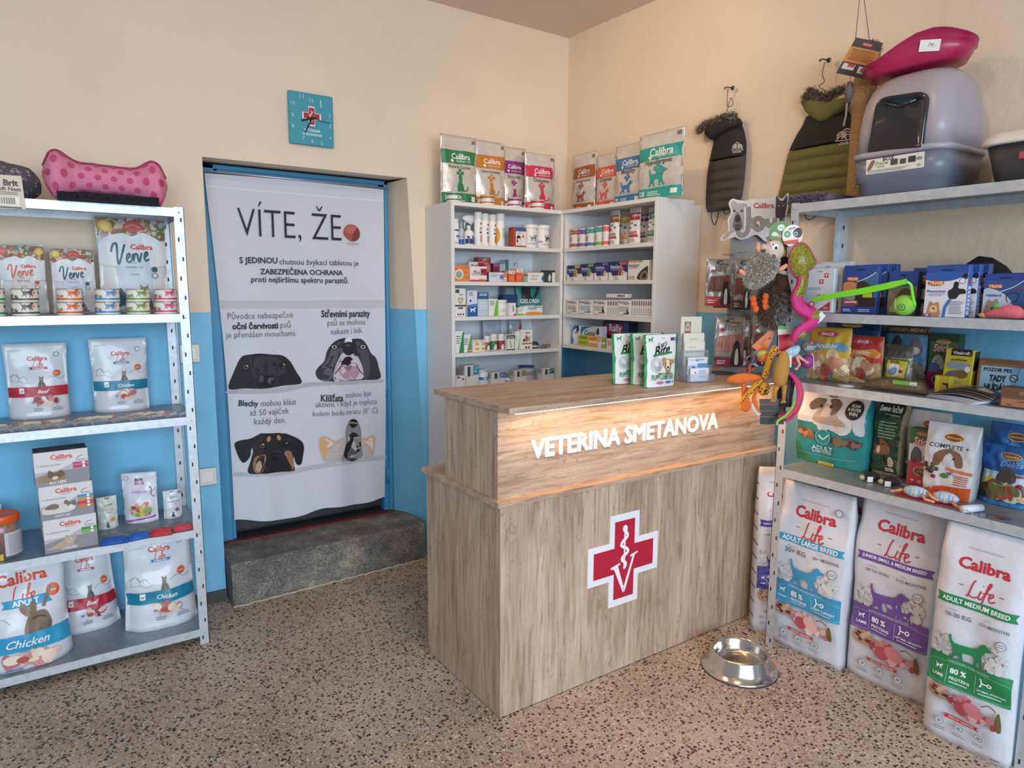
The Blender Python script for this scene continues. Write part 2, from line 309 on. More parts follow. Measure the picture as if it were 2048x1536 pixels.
def bag(name, label, cat, S, d, spec, base, group=None, style='pouch', lean=0., seed=1, wr=.006, topw=1., zones=None, side=None, sink=.0, nu=14, nv=20, tz=0., skew=0., parent=None):
    """filled bag: front sheet, back sheet and gussets in one mesh, print laid on the front"""
    o, rz, W, H = S; mb = MB(); cl, sl = math.cos(lean), math.sin(lean)
    def prof(u):
        e = min(1, abs(2*u))
        if style == 'gusset': return 1-.22*e**5
        if style == 'pillow': return max(0, 1-e**2.6)**.6
        return max(.0, 1-e**3.2)
    def D(t):
        if style == 'gusset': return d/2*(.86+.14*math.sin(min(1, t/.25)*PI/2))*(1 if t < .66 else max(.06, 1-((t-.66)/.34)**1.25*.94))
        if style == 'pillow': return d/2*max(.04, math.sin(PI*min(1, max(0, t)))**.55)
        return d/2*max(.035, (1-t)**.75*(1-.12*math.cos(t*9)) if t > .02 else 1.)
    def wd(t):
        b = 1+(topw-1)*t
        if style == 'gusset': b *= 1+.02*math.sin(t*7+seed)
        elif style == 'pouch': b *= 1-.035*math.sin(PI*t)
        return W*b
    def pos(u, v, k, sgn=-1):
        """u in metres, v in metres"""
        t = min(1, max(0, v/H)); f = u/W; y = D(t)*prof(f)
        n = noise.noise(Vector((f*3.3+seed*7.1, t*H/W*3.3, seed*1.7)))*wr*min(1, (1-t)*6+.15)*min(1, t*8+.1)
        n += noise.noise(Vector((f*9+seed*3.1, t*H/W*5, seed*2.7+4)))*wr*(.35 if H < .5 else .10)*min(1, (1-t)*6)
        yy = sgn*(y + k) + (sgn*n if style != 'x' else 0)
        yy += d/2 + skew*t
        x = f*wd(t); z = t*H + (abs(2*f)**6*tz if tz else 0)
        return Vector((x, yy*cl + z*sl, z*cl - yy*sl*(1 if lean else 0) + d/2*0))
    G = [[pos((i/nu-.5)*W, j/nv*H, 0) for i in range(nu+1)] for j in range(nv+1)]
    Bk = [[pos((i/nu-.5)*W, j/nv*H, 0, 1) for i in range(nu+1)] for j in range(nv+1)]
    zmin = min(min(p.z for p in r) for r in (G[0], Bk[0])); sh = .0008-zmin
    lift = lambda p: Vector((p.x, p.y, p.z+sh))
    V = [lift(p) for r in G for p in r] + [lift(p) for r in Bk for p in r]; n = nu+1; m = n*(nv+1); Fc = []; mm = []
    bm_ = M(base, .38, coat=.3) if isinstance(base, str) else base; sd = side or bm_
    for j in range(nv):
        for i in range(nu):
            a = j*n+i; Fc.append((a, a+1, a+n+1, a+n)); mm.append(bm_); Fc.append((m+a+1, m+a, m+a+n, m+a+n+1)); mm.append(sd)
        for i in (0, nu):
            a = j*n+i; q = (a, m+a, m+a+n, a+n) if i else (m+a, a, a+n, m+a+n); Fc.append(q); mm.append(sd)
    for i in range(nu):
        Fc.append((m+i, m+i+1, i+1, i)); mm.append(sd); a = nv*n+i; Fc.append((a, a+1, m+a+1, m+a)); mm.append(bm_)
    mb.add(V, Fc, mm, True)
    def fm(u, v, k):
        return lift(pos(max(-.492*W, min(.492*W, u)), max(.004*H, min(.992*H, v)), k+.0004))
    draw(mb, spec, W, H, fm, max(W, H)/(32 if H < .5 else 52), .0007, .0003)
    ob = mb.build(name, parent, o if parent is None else (0, 0, 0), rz if parent is None else 0)
    return tag(ob, label, cat, group) if parent is None else ob
def carton(name, label, cat, S, d, spec, base, group=None, right=None, left=None, top=None, lean=0., rz=None, topmat=None):
    o, r0, W, H = S; o = o+Vector((0, 0, .0006)); mb = MB(); b = M(base, .5) if isinstance(base, str) else base
    mb.box(-W/2, W/2, 0, d, 0, H, b, min(.002, W*.04))
    cl = lambda x, m: max(-m, min(m, x))
    draw(mb, spec, W, H, lambda u, v, k: Vector((cl(u, W*.497), -k, max(.0004, min(H*.998, v)))), k0=.0003, dk=.0002)
    if right: draw(mb, right, d, H, lambda u, v, k: Vector((W/2+k, u+d/2, max(.0004, v))), k0=.0003, dk=.0002)
    if left: draw(mb, left, d, H, lambda u, v, k: Vector((-W/2-k, d/2-u, max(.0004, v))), k0=.0003, dk=.0002)
    if top: draw(mb, top, W, d, lambda u, v, k: Vector((u, v, H+k)), k0=.0003, dk=.0002)
    if lean:
        T = Matrix.Rotation(-lean, 4, 'X'); mb.v = [tuple(T @ Vector(p)) for p in mb.v]
        zm = min(p[2] for p in mb.v); mb.v = [(p[0], p[1], p[2]-zm) for p in mb.v]
    return tag(mb.build(name, None, o, r0 if rz is None else rz), label, cat, group)
def cyl_map(R, z0, yc=0.):
    return lambda u, v, k: Vector(((R+k)*math.sin(u/R), yc-(R+k)*math.cos(u/R), z0+v))
def turned(name, label, cat, o, rz, parts, group=None, name_of=None):
    """a turned container: parts = [(part name, profile, material, [print, R, z0, width, height] or None)]"""
    r = root(name, label, cat, Vector(o)+Vector((0, 0, .0006)), rz, group)
    for pn, prof, mat, pr in parts:
        mb = MB(); mb.lathe(prof, M(mat, .4) if isinstance(mat, str) else mat, 22)
        if pr: draw(mb, pr[0], pr[3], pr[4], cyl_map(pr[1], pr[2]), pr[1]*.25)
        mb.build(pn, r)
    return r

# ================================================================ the room
DADO = 1.384
def wall_paint(name, h, streak=.03):
    m, nt, b = nmat(name); L = nt.links.new; N = nt.nodes.new
    g = N('ShaderNodeNewGeometry'); n = N('ShaderNodeTexNoise'); n.inputs['Scale'].default_value = 3.; n.inputs['Detail'].default_value = 6; L(g.outputs['Position'], n.inputs['Vector'])
    r = N('ShaderNodeMapRange'); r.inputs[1].default_value = .3; r.inputs[2].default_value = .7; r.inputs[3].default_value = 1-streak; r.inputs[4].default_value = 1+streak; L(n.outputs[0], r.inputs[0])
    mx = N('ShaderNodeVectorMath'); mx.operation = 'SCALE'; mx.inputs[0].default_value = lin(h)[:3]; L(r.outputs[0], mx.inputs['Scale']); L(mx.outputs[0], b.inputs['Base Color'])
    n2 = N('ShaderNodeTexNoise'); n2.inputs['Scale'].default_value = 26; n2.inputs['Detail'].default_value = 6; L(g.outputs['Position'], n2.inputs['Vector'])
    bp = N('ShaderNodeBump'); bp.inputs['Strength'].default_value = .22; bp.inputs['Distance'].default_value = .012; L(n2.outputs[0], bp.inputs['Height']); L(bp.outputs[0], b.inputs['Normal'])
    b.inputs['Roughness'].default_value = .6; return m
cream = wall_paint('wall_cream', '#e6d2b9'); blue = wall_paint('wall_blue', '#78bfe2', .05); frame_blue = M('#4793bd', .42, var=.06, scale=9)
def terrazzo():
    m, nt, b = nmat('terrazzo'); L = nt.links.new; N = nt.nodes.new
    g = N('ShaderNodeNewGeometry'); base = None
    n = N('ShaderNodeTexNoise'); n.inputs['Scale'].default_value = 2.2; n.inputs['Detail'].default_value = 8; L(g.outputs['Position'], n.inputs['Vector'])
    base = ramp(nt, [(.3, '#968779'), (.5, '#ab9c8e'), (.7, '#bcafa2')]); L(n.outputs[0], base.inputs[0]); cur = base.outputs[0]
    for sc_, th, dn, pal in ((150, .40, 9, [(.0, '#c8b8a4'), (.3, '#7b5f4a'), (.5, '#d6cabb'), (.7, '#a98d74'), (.9, '#5d4b3f')]), (82, .36, 4, [(.0, '#3a332e'), (.45, '#2c2724'), (.62, '#cdbba4'), (.75, '#46392f'), (.9, '#8f5f3c')])):
        v = N('ShaderNodeTexVoronoi'); v.inputs['Scale'].default_value = sc_; v.inputs['Randomness'].default_value = 1; L(g.outputs['Position'], v.inputs['Vector'])
        sp = N('ShaderNodeSeparateColor'); L(v.outputs['Color'], sp.inputs[0])
        cr = ramp(nt, pal); cr.color_ramp.interpolation = 'CONSTANT'; L(sp.outputs[0], cr.inputs[0])
        t = N('ShaderNodeMath'); t.operation = 'MULTIPLY'; t.inputs[1].default_value = 1.5*th; L(sp.outputs[1], t.inputs[0])
        lt = N('ShaderNodeMath'); lt.operation = 'LESS_THAN'; L(v.outputs['Distance'], lt.inputs[0]); L(t.outputs[0], lt.inputs[1])
        mx = N('ShaderNodeMix'); mx.data_type = 'RGBA'; L(lt.outputs[0], mx.inputs[0]); L(cur, mx.inputs[6]); L(cr.outputs[0], mx.inputs[7]); cur = mx.outputs[2]
    L(cur, b.inputs['Base Color']); b.inputs['Roughness'].default_value = .55
    return m
mb = MB(); mb.box(-5.2, .2, -5.2, .7, -.05, 0, terrazzo()); tag(mb.build('floor'), kind='structure')
mb = MB(); mb.box(-5.2, .2, -5.2, .2, 2.9725, 3.02, M('#e2cfbf', .8, var=.02, scale=4)); tag(mb.build('ceiling'), kind='structure')
# door wall with its opening; the right jamb leans like the old masonry does
XL, XRT, XRB, ZT, RD = -2.066, -1.071, -.968, 2.070, .225
def jamb(z): return XRB + (XRT-XRB)*z/ZT
mb = MB()
def q(a, b, c, d, m): mb.add([a, b, c, d], [(0, 1, 2, 3)], m)
for x0, x1, z0, z1, m in ((-5.2, XL, 0, DADO, blue), (-5.2, XL, DADO, ZT, cream), (-5.2, .2, ZT, 2.99, cream)): q((x0, 0, z0), (x1, 0, z0), (x1, 0, z1), (x0, 0, z1), m)
for z0, z1, m in ((0, DADO, blue), (DADO, ZT, cream)):
    q((jamb(z0), 0, z0), (.2, 0, z0), (.2, 0, z1), (jamb(z1), 0, z1), m)
    for i in range(14):
        za, zb = z0+(z1-z0)*i/14, z0+(z1-z0)*(i+1)/14
        for j in range(4):
            P_ = lambda f, z: (jamb(z)-f*(.1*(1-z/ZT)+.012), RD*f, z)
            mb.add([P_((j+1)/4, za), P_(j/4, za), P_(j/4, zb), P_((j+1)/4, zb)], [(0, 1, 2, 3)], m)
    q((XL, 0, z0), (XL+.012, RD, z0), (XL+.012, RD, z1), (XL, 0, z1), m)
q((XL, 0, ZT), (XRT, 0, ZT), (XRT, RD, ZT+.015), (XL, RD, ZT+.015), cream)
q((-5.2, .32, 0), (.2, .32, 0), (.2, .32, 2.99), (-5.2, .32, 2.99), M('#33302f', .8))  # darkness beyond the doorway, painted as a plain dark sheet
tag(mb.build('wall_left'), kind='structure')
# the right wall steps back a little past the corner shelving
WP = [(0, .2), (0, -.15), (.045, -1.0), (.112, -1.75), (.112, -5.2)]
mb = MB()
for (xa, ya), (xb, yb) in zip(WP, WP[1:]): q((xa, ya, 0), (xb, yb, 0), (xb, yb, DADO), (xa, ya, DADO), blue); q((xa, ya, DADO), (xb, yb, DADO), (xb, yb, 2.99), (xa, ya, 2.99), cream)
tag(mb.build('wall_right'), kind='structure')
mb = MB(); mb.box(-5.1, XL-.004, -.014, -.001, 0, .055, M('#4d4b47', .8, var=.2, scale=20)); tag(mb.build('baseboard_left'), kind='structure')
# door frame and leaf
dr = tag(bpy.data.objects.new('door_1', None), kind='structure'); col.objects.link(dr)
fx0, fx1, fz = -2.05, -1.086, 2.078
mb = MB()
for o_, y0, y1, w_ in ((0, .215, .25, .022), (.018, .228, .28, .034)):
    mb.box(fx0+o_, fx0+o_+w_+(.05 if o_ == 0 else .04), y0, y1, .209, fz-o_, frame_blue, .003); mb.box(fx1-o_-w_, fx1-o_, y0, y1, .209, fz-o_, frame_blue, .003); mb.box(fx0+o_, fx1-o_, y0, y1, fz-o_-w_, fz-o_, frame_blue, .003)
mb.build('frame', dr)
mb = MB(); mb.box(fx0+.05, fx1-.05, .285, .31, .235, fz-.05, M('#3a3b3e', .6, var=.1)); mb.build('door_leaf', dr)
for z in (1.72, .93, .42):
    mb = MB(); mb.tube([(fx1-.03, .222, z-.045), (fx1-.03, .222, z+.045)], .008, frame_blue); mb.build('hinge', dr)
mb = MB(); mb.box(fx0+.04, fx1-.04, .21, .32, .205, .214, M('#2f3437', .7, var=.2)); mb.box(fx0+.03, fx1-.02, .175, .212, .203, .216, M('#6b2c30', .7, var=.3, scale=25)); mb.build('threshold', dr)
# worn concrete step
def step_mat():
    m, nt, b = nmat('worn_concrete'); L = nt.links.new; N = nt.nodes.new; g = N('ShaderNodeNewGeometry')
    n = N('ShaderNodeTexNoise'); n.inputs['Scale'].default_value = 7; n.inputs['Detail'].default_value = 9; n.inputs['Roughness'].default_value = .68; L(g.outputs['Position'], n.inputs['Vector'])
    r = ramp(nt, [(.3, '#565451'), (.46, '#77736e'), (.58, '#918b82'), (.72, '#c4b698')]); L(n.outputs[0], r.inputs[0])
    n2 = N('ShaderNodeTexNoise'); n2.inputs['Scale'].default_value = 140; n2.inputs['Detail'].default_value = 3; L(g.outputs['Position'], n2.inputs['Vector'])
    r2 = ramp(nt, [(.35, '#8a8a8a'), (.6, '#ffffff')]); L(n2.outputs[0], r2.inputs[0])
    mx = N('ShaderNodeMix'); mx.data_type = 'RGBA'; mx.blend_type = 'MULTIPLY'; mx.inputs[0].default_value = .8; L(r.outputs[0], mx.inputs[6]); L(r2.outputs[0], mx.inputs[7]); L(mx.outputs[2], b.inputs['Base Color'])
    bp = N('ShaderNodeBump'); bp.inputs['Strength'].default_value = .5; bp.inputs['Distance'].default_value = .01; L(n2.outputs[0], bp.inputs['Height']); L(bp.outputs[0], b.inputs['Normal']); b.inputs['Roughness'].default_value = .8
    return m
mb = MB(); stm = step_mat(); nx = 60; R_ = []
edge = M('#a99a78', .85, var=.25, scale=40)
for i in range(nx+1):
    x = -2.060 + (1.022)*i/nx; nz = lambda s: noise.noise(Vector((x*9, s, 0)))*.005
    fy = -.117 + .030*i/nx
    R_.append([(x, .235, 0), (x, fy+.002+nz(1), 0), (x, fy+nz(2), .10), (x, fy+nz(3), .196+nz(4)), (x, fy+.012+nz(5), .208+nz(6)*.5), (x, .03, .209), (x, .235, .209)])
mb.rings(R_, stm); step = mb.build('door_step'); tag(step, kind='structure')
mb = MB(); mb.tube([(-2.06+1.022*i/40, -.121+.030*i/40, .004+.002*math.sin(i*2.1)) for i in range(41)], .004, M('#b9b1a4', .9, var=.2), 6); mb.build('mortar_joint', step)

# ---------------------------------------------------------------- printed cloth banner in the doorway
BY = .188
def bpx(p): v = on(1, BY, *p); return (v.x, v.z)
top = [bpx(p) for p in smooth([(409, 346), (500, 353), (600, 362), (700, 372), (767, 379)], 5)]
bot = [bpx(p) for p in smooth([(470, 1041), (510, 1042), (560, 1039), (605, 1031), (650, 1016), (700, 1009), (740, 1005), (769, 994)], 3)]
lef = [bpx(p) for p in smooth([(409, 346), (425, 470), (440, 600), (455, 775), (463, 900), (470, 1041)], 4)]
rig = [bpx(p) for p in smooth([(767, 379), (768, 500), (770, 640), (771, 800), (770, 994)], 5)]
def along(P, t):
    f = t*(len(P)-1); i = min(int(f), len(P)-2); f -= i; return (P[i][0]*(1-f)+P[i+1][0]*f, P[i][1]*(1-f)+P[i+1][1]*f)
def ban_y(x, z):
    a = max(0, min(1, (2.0-z)/1.7)); return BY - .012*a*math.sin(x*17+.6) - .008*a*a*math.sin(x*31+2) - .004*math.sin(z*5)*a
bn, bmz = 40, 40; V = []; Fc = []; ban_c = M('#d3d2d9', .75, var=.015, scale=6)
for s_ in (0, 1):
    for j in range(bmz+1):
        for i in range(bn+1):
            s, t = i/bn, j/bmz; T_, B_ = along(top, s), along(bot, s); l_, r_ = along(lef, t), along(rig, t)
            x = (1-s)*l_[0]+s*r_[0]; z = (1-t)*T_[1]+t*B_[1]; V.append((x, ban_y(x, z)+s_*.0012, z))
for s_ in (0, 1):
    for j in range(bmz):
        for i in range(bn):
            a = s_*(bn+1)*(bmz+1)+j*(bn+1)+i; f = (a, a+bn+1, a+bn+2, a+1); Fc.append(f if s_ == 0 else f[::-1])
mb = MB(); mb.add(V, Fc, ban_c, True)
k_ban = [0]
def bput(tris_px, mat, px=True):
    """print given in photo pixels on the banner plane"""
    k_ban[0] += 1; k = .0010+.00012*k_ban[0]; st = [tuple(bpx(p) for p in t) if px else t for t in tris_px]; V = []; Fc = []
    while st:
        t = st.pop(); L_ = [(t[i][0]-t[(i+1) % 3][0])**2+(t[i][1]-t[(i+1) % 3][1])**2 for i in range(3)]; i = L_.index(max(L_))
        if L_[i] > .07**2:
            a, b, c = t[i], t[(i+1) % 3], t[(i+2) % 3]; m = ((a[0]+b[0])/2, (a[1]+b[1])/2); st += [(a, m, c), (m, b, c)]; continue
        if (t[1][0]-t[0][0])*(t[2][1]-t[0][1])-(t[2][0]-t[0][0])*(t[1][1]-t[0][1]) < 0: t = (t[0], t[2], t[1])
        n = len(V); V += [(p[0], ban_y(*p)-k, p[1]) for p in t]; Fc.append((n, n+1, n+2))
    mb.add(V, Fc, mat)
mt = lambda h: M(h, .7)
def bpoly(h, pts, sm=True): bput(poly_tris(smooth(pts, 4, True) if sm else pts), mt(h))
def bell(h, x, y, a, b, rot=0.): bput(poly_tris(ell_pts(x, y, a, b, 16, rot)), mt(h))
def btext(h, s, l, r, bold=0., stretch=1.):
    """text between the pixels l and r (middle of its height)"""
    a, b = bpx(l), bpx(r); T, asp = text_tris(s, bold); W = math.hypot(b[0]-a[0], b[1]-a[1]); ang = math.atan2(b[1]-a[1], b[0]-a[0]); c, s_ = math.cos(ang), math.sin(ang); cx, cy = (a[0]+b[0])/2, (a[1]+b[1])/2
    bput([tuple((cx+p[0]*W*c-p[1]*W*stretch*s_, cy+p[0]*W*s_+p[1]*W*stretch*c) for p in t) for t in T], mt(h), False)
# sewn sleeve line and the printed paper sheets with the dogs' heads looking over their torn edges
bput(stroke_tris([(412, 372), (590, 388), (766, 402)], 2.5), mt('#e4e4ea'))
bpoly('#c3bfc4', [(441, 601), (770, 600), (770, 616), (442, 617)], False)
for pts, h in (([(460, 780), (500, 779), (545, 777), (600, 767), (660, 763), (720, 760), (763, 758), (763, 765), (700, 769), (620, 774), (560, 785), (460, 788)], '#b9b5bb'), ([(472, 945), (505, 946), (560, 943), (620, 932), (680, 920), (764, 912), (764, 919), (690, 928), (620, 941), (560, 951), (472, 953)], '#bfbcc3')): bpoly(h, pts)
# black labrador
bpoly('#1d1c20', [(458, 778), (468, 745), (482, 715), (500, 709), (520, 707), (545, 709), (565, 711), (580, 722), (592, 742), (604, 766), (570, 771), (530, 777), (490, 777)])
bpoly('#34333a', [(500, 714), (522, 711), (548, 713), (566, 724), (572, 742), (556, 752), (530, 748), (512, 757), (502, 738)])
bpoly('#26252a', [(510, 776), (512, 757), (522, 747), (540, 745), (554, 752), (560, 766), (552, 774)])
bpoly('#0d0d10', [(513, 768), (515, 755), (526, 749), (542, 750), (553, 758), (551, 771), (538, 775), (520, 775)])
bell('#56555e', 541, 761, 7, 6); bell('#141316', 546, 764, 5, 4); bell('#4a4950', 522, 757, 5, 7)
for x, y in ((492, 734), (566, 731)): bell('#0b0a0c', x, y, 9, 7); bell('#6d5236', x, y, 5, 5); bell('#0b0a0c', x, y, 3, 3); bell('#d6d6dc', x+2, y-2, 1.4, 1.2)
# grey bulldog howling
bpoly('#2f2d33', [(633, 752), (634, 738), (648, 722), (654, 700), (668, 683), (686, 676), (700, 678), (722, 678), (734, 690), (742, 706), (752, 716), (758, 736), (760, 757), (724, 760), (650, 762)])
bpoly('#5a5860', [(640, 744), (655, 716), (662, 697), (678, 684), (690, 690), (680, 720), (668, 742), (660, 760), (644, 761)])
bpoly('#4a484f', [(712, 684), (728, 690), (738, 710), (740, 744), (730, 758), (722, 720)])
bpoly('#cfc3c8', [(668, 762), (668, 738), (676, 718), (684, 706), (696, 702), (710, 703), (718, 716), (726, 738), (726, 757), (700, 760)])
bpoly('#e2dee2', [(690, 678), (702, 676), (704, 688), (700, 694), (690, 692)])
bpoly('#b98f9c', [(676, 742), (682, 730), (696, 734), (712, 732), (720, 742), (712, 756), (690, 758)])
bpoly('#1a181b', [(681, 729), (688, 716), (698, 713), (708, 717), (713, 728), (704, 726), (696, 731), (688, 729)])
bpoly('#9d6a78', [(688, 734), (698, 730), (708, 734), (702, 741), (694, 741)]); bpoly('#222024', [(683, 692), (690, 685), (702, 684), (711, 690), (708, 704), (698, 711), (687, 706)])
bell('#4d4b52', 697, 690, 6, 4)
bput(stroke_tris([(668, 748), (676, 738), (683, 730)], 1.8), mt('#2c2226')); bput(stroke_tris([(713, 729), (720, 742), (728, 750)], 1.8), mt('#2c2226'))
for x, y in ((667, 694), (726, 694)): bell('#151417', x, y, 8, 6); bell('#c8c6c8', x, y, 5, 4); bell('#2d2620', x, y, 3, 3)
# black and tan dog with hanging ears
bpoly('#1f1d20', [(496, 945), (501, 920), (505, 900), (500, 885), (516, 868), (540, 866), (566, 867), (584, 880), (588, 905), (586, 925), (588, 941), (560, 943), (520, 946)])
for pts in ([(470, 888), (482, 881), (500, 877), (520, 866), (526, 869), (510, 884), (502, 898), (500, 912), (490, 925), (482, 922), (474, 905)], [(566, 867), (580, 870), (600, 880), (608, 892), (606, 912), (602, 928), (592, 927), (586, 905), (578, 885)]): bpoly('#141316', pts)
bpoly('#9c6a4e', [(508, 943), (505, 925), (510, 912), (520, 910), (529, 908), (530, 922), (522, 943)]); bpoly('#9c6a4e', [(568, 906), (580, 902), (586, 916), (586, 938), (572, 941)])
bpoly('#c09a80', [(511, 940), (511, 928), (518, 920), (522, 930), (519, 941)]); bpoly('#19171a', [(520, 945), (526, 928), (538, 908), (552, 902), (568, 908), (578, 925), (582, 941), (552, 943)])
bpoly('#2f2c30', [(534, 912), (544, 902), (562, 902), (566, 914), (552, 920)]); bpoly('#0c0b0d', [(538, 912), (541, 906), (552, 904), (564, 907), (565, 914), (558, 921), (546, 920)]); bell('#4f4d54', 548, 908, 4, 2)
for x in (536, 557): bell('#b98058', x, 877 if x < 550 else 875, 4, 6, .4 if x < 550 else -.4)
for x, y in ((523, 890), (571, 888)): bell('#0a090b', x, y, 8, 7); bell('#6a4a33', x, y, 5, 5); bell('#070708', x, y, 3, 3); bell('#dcdce0', x+1.5, y-2, 1.4, 1.2)
# pale dog pointing its muzzle up
bpoly('#c2b7b2', [(648, 922), (648, 905), (654, 892), (664, 884), (680, 876), (696, 872), (716, 873), (732, 880), (742, 895), (744, 911), (700, 918)])
bpoly('#d9a878', [(648, 920), (640, 902), (638, 884), (643, 873), (654, 874), (668, 882), (680, 876), (672, 884), (660, 892), (652, 906)]); bpoly('#e2d2cf', [(645, 900), (641, 886), (646, 877), (656, 879), (664, 886), (654, 895)])
bpoly('#d9a878', [(744, 911), (749, 890), (749, 875), (743, 870), (733, 876), (722, 880), (734, 888), (741, 900)]); bpoly('#e2d2cf', [(744, 900), (746, 882), (742, 874), (734, 880), (728, 882), (738, 890)])
bpoly('#8b8688', [(683, 920), (686, 900), (690, 882), (690, 862), (697, 842), (707, 839), (716, 844), (722, 862), (722, 884), (724, 900), (722, 915)])
bpoly('#1c191b', [(686, 912), (688, 896), (694, 880), (698, 868), (708, 864), (718, 868), (722, 886), (722, 910), (704, 922)])
bpoly('#5e5a5c', [(692, 915), (696, 900), (706, 888), (716, 900), (718, 913), (704, 920)]); bpoly('#131214', [(698, 850), (699, 841), (706, 838), (714, 841), (715, 851), (706, 856)])
for x in (697, 714): bput([((x-2, 874), (x+2, 874), (x, 884))], mt('#e4e0de'))
# chewable tablet
bpoly('#a94c42', [(686, 468), (690, 453), (702, 449), (714, 455), (719, 468), (714, 480), (700, 482)]); bpoly('#c0645a', [(690, 456), (702, 451), (713, 457), (706, 467), (691, 466)]); bpoly('#7d352f', [(706, 467), (713, 457), (719, 468), (714, 480), (703, 481)]); bpoly('#c8b0b0', [(692, 488), (700, 484), (714, 486), (716, 490)])
btext('#232326', 'VÍTE, ŽE', (474, 440), (681, 453), -.012, 1.35)
btext('#2c2c30', 'S JEDINOU', (478, 522), (554, 523), .02, 1.05); btext('#3c3c40', 'chutnou žvýkací tabletou je', (558, 525), (716, 528), .0, 1.05)
btext('#2c2c30', 'ZABEZPEČENA OCHRANA', (519, 541), (684, 544), .02, 1.05); btext('#2c2c30', 'proti nejširšímu spektru parazitů.', (501, 559), (696, 562), .012, 1.05)
btext('#56565c', 'Původce nebezpečné', (455, 633), (585, 630), -.008, 1.2); btext('#232327', 'oční červivosti', (464, 652), (555, 650), .03, 1.2); btext('#56565c', 'psů', (560, 650), (580, 650), -.008, 1.15); btext('#56565c', 'je přenášen mouchami.', (452, 671), (592, 667), -.008, 1.15)
btext('#232327', 'Střevními parazity', (641, 629), (739, 628), .022, 1.35); btext('#56565c', 'psů se mohou', (653, 646), (729, 644), -.008, 1.2); btext('#56565c', 'nakazit i lidi.', (660, 663), (724, 660), -.008, 1.2)
btext('#232327', 'Blechy', (477, 808), (515, 808), .022, 1.2); btext('#56565c', 'mohou klást', (520, 806), (592, 803), -.008, 1.25); btext('#56565c', 'až 50 vajíček', (499, 826), (577, 822), -.008, 1.2); btext('#56565c', 'každý den.', (507, 844), (571, 841), -.008, 1.2)
btext('#232327', 'Klíšťata', (641, 795), (685, 794), .018, 1.3); btext('#56565c', 'mohou být', (690, 792), (742, 788), -.008, 1.3); btext('#56565c', 'aktivní, i když je teplota', (631, 811), (753, 804), -.008, 1.25); btext('#56565c', 'kolem bodu mrazu (0° C).', (626, 829), (757, 821), -.008, 1.2)
tag(mb.build('door_banner'), 'white cloth banner with four dog heads hanging in the doorway', 'banner')
mb = MB(); a, b = on(1, BY+.004, 405, 341), on(1, BY+.004, 776, 377); mb.tube([a, b], .006, M('#b9bcc0', .4, .6)); tag(mb.build('curtain_rod'), 'thin rod across the top of the doorway carrying the banner', 'rod')

# ---------------------------------------------------------------- clock, switches
r = root('wall_clock', 'square blue clock with a red cross above the doorway', 'clock', (-1.5755, -.012, 2.290))
cw, ch = .214, .238; mb = MB(); mb.box(-cw/2, cw/2, -.012, .0, -ch/2, ch/2, M('#3d97ab', .35), .003)
sp = [('T', '#cfe3e8', s, (x-622)/95, .5-(y-238)/106, .085 if len(s) == 2 else .018 if s == '1' else .045, -.01) for s, x, y in (('12', 623, 199), ('1', 643, 203), ('2', 661, 226), ('3', 661, 247), ('4', 661, 271), ('5', 642, 285), ('6', 622, 282), ('7', 603, 278), ('8', 582, 256), ('9', 582, 234), ('10', 583, 210), ('11', 602, 194))]
sp += [('X', '#e9e4e6', 0, .56, .42), ('X', '#b32035', 0, .56, .36), ('S', '#e9dfe0', [(-.02, .66), (.02, .63), (-.02, .60), (.02, .57)], .018), ('T', '#e9dfe0', 'V', 0, .52, .14), ('T', '#e3eef0', 'VETERINA', 0, .285, .37, .02), ('T', '#e3eef0', 'SMETANOVA', 0, .205, .44, .02)]
draw(mb, sp, cw, ch, lambda u, v, k: Vector((u, -.012-k, v-ch/2)), k0=.0003); mb.build('dial', r)
for nm, a, ln, w_, y in (('hour_hand', math.radians(197), .052, .008, -.017), ('minute_hand', math.radians(243), .078, .006, -.019), ('second_hand', math.radians(-8), .088, .002, -.021)):
    mb = MB(); T_ = Matrix.Translation((0, y, .004)) @ Matrix.Rotation(-a, 4, 'Y'); mb.box(-.022, ln, -.0008, .0008, -w_/2, w_/2, M('#17181c', .3), T=T_); mb.build(nm, r)
mb = MB(); mb.lathe([(.007, -.004), (.007, .004), (.004, .006)], M('#17181c', .3), 14, Matrix.Translation((0, -.018, .004)) @ Matrix.Rotation(PI/2, 4, 'X')); mb.build('hub', r)
for (x, z), nm, lb in (((-2.165, 1.20), 'light_switch', 'white light switch on the blue wall behind the shelf post'), ((-2.122, .62), 'wall_socket', 'white wall socket low on the blue wall by the shelf post')):
    r = root(nm, lb, 'switch' if nm[0] == 'l' else 'socket', (x, 0, z)); mb = MB(); mb.box(-.042, .042, -.010, -.0005, -.042, .042, M('#dedad2', .4), .004); mb.build('plate', r)
    mb = MB(); mb.box(-.028, .028, -.015, -.010, -.028, .028, M('#e8e4dc', .35), .003); mb.build('rocker' if nm[0] == 'l' else 'outlet', r)

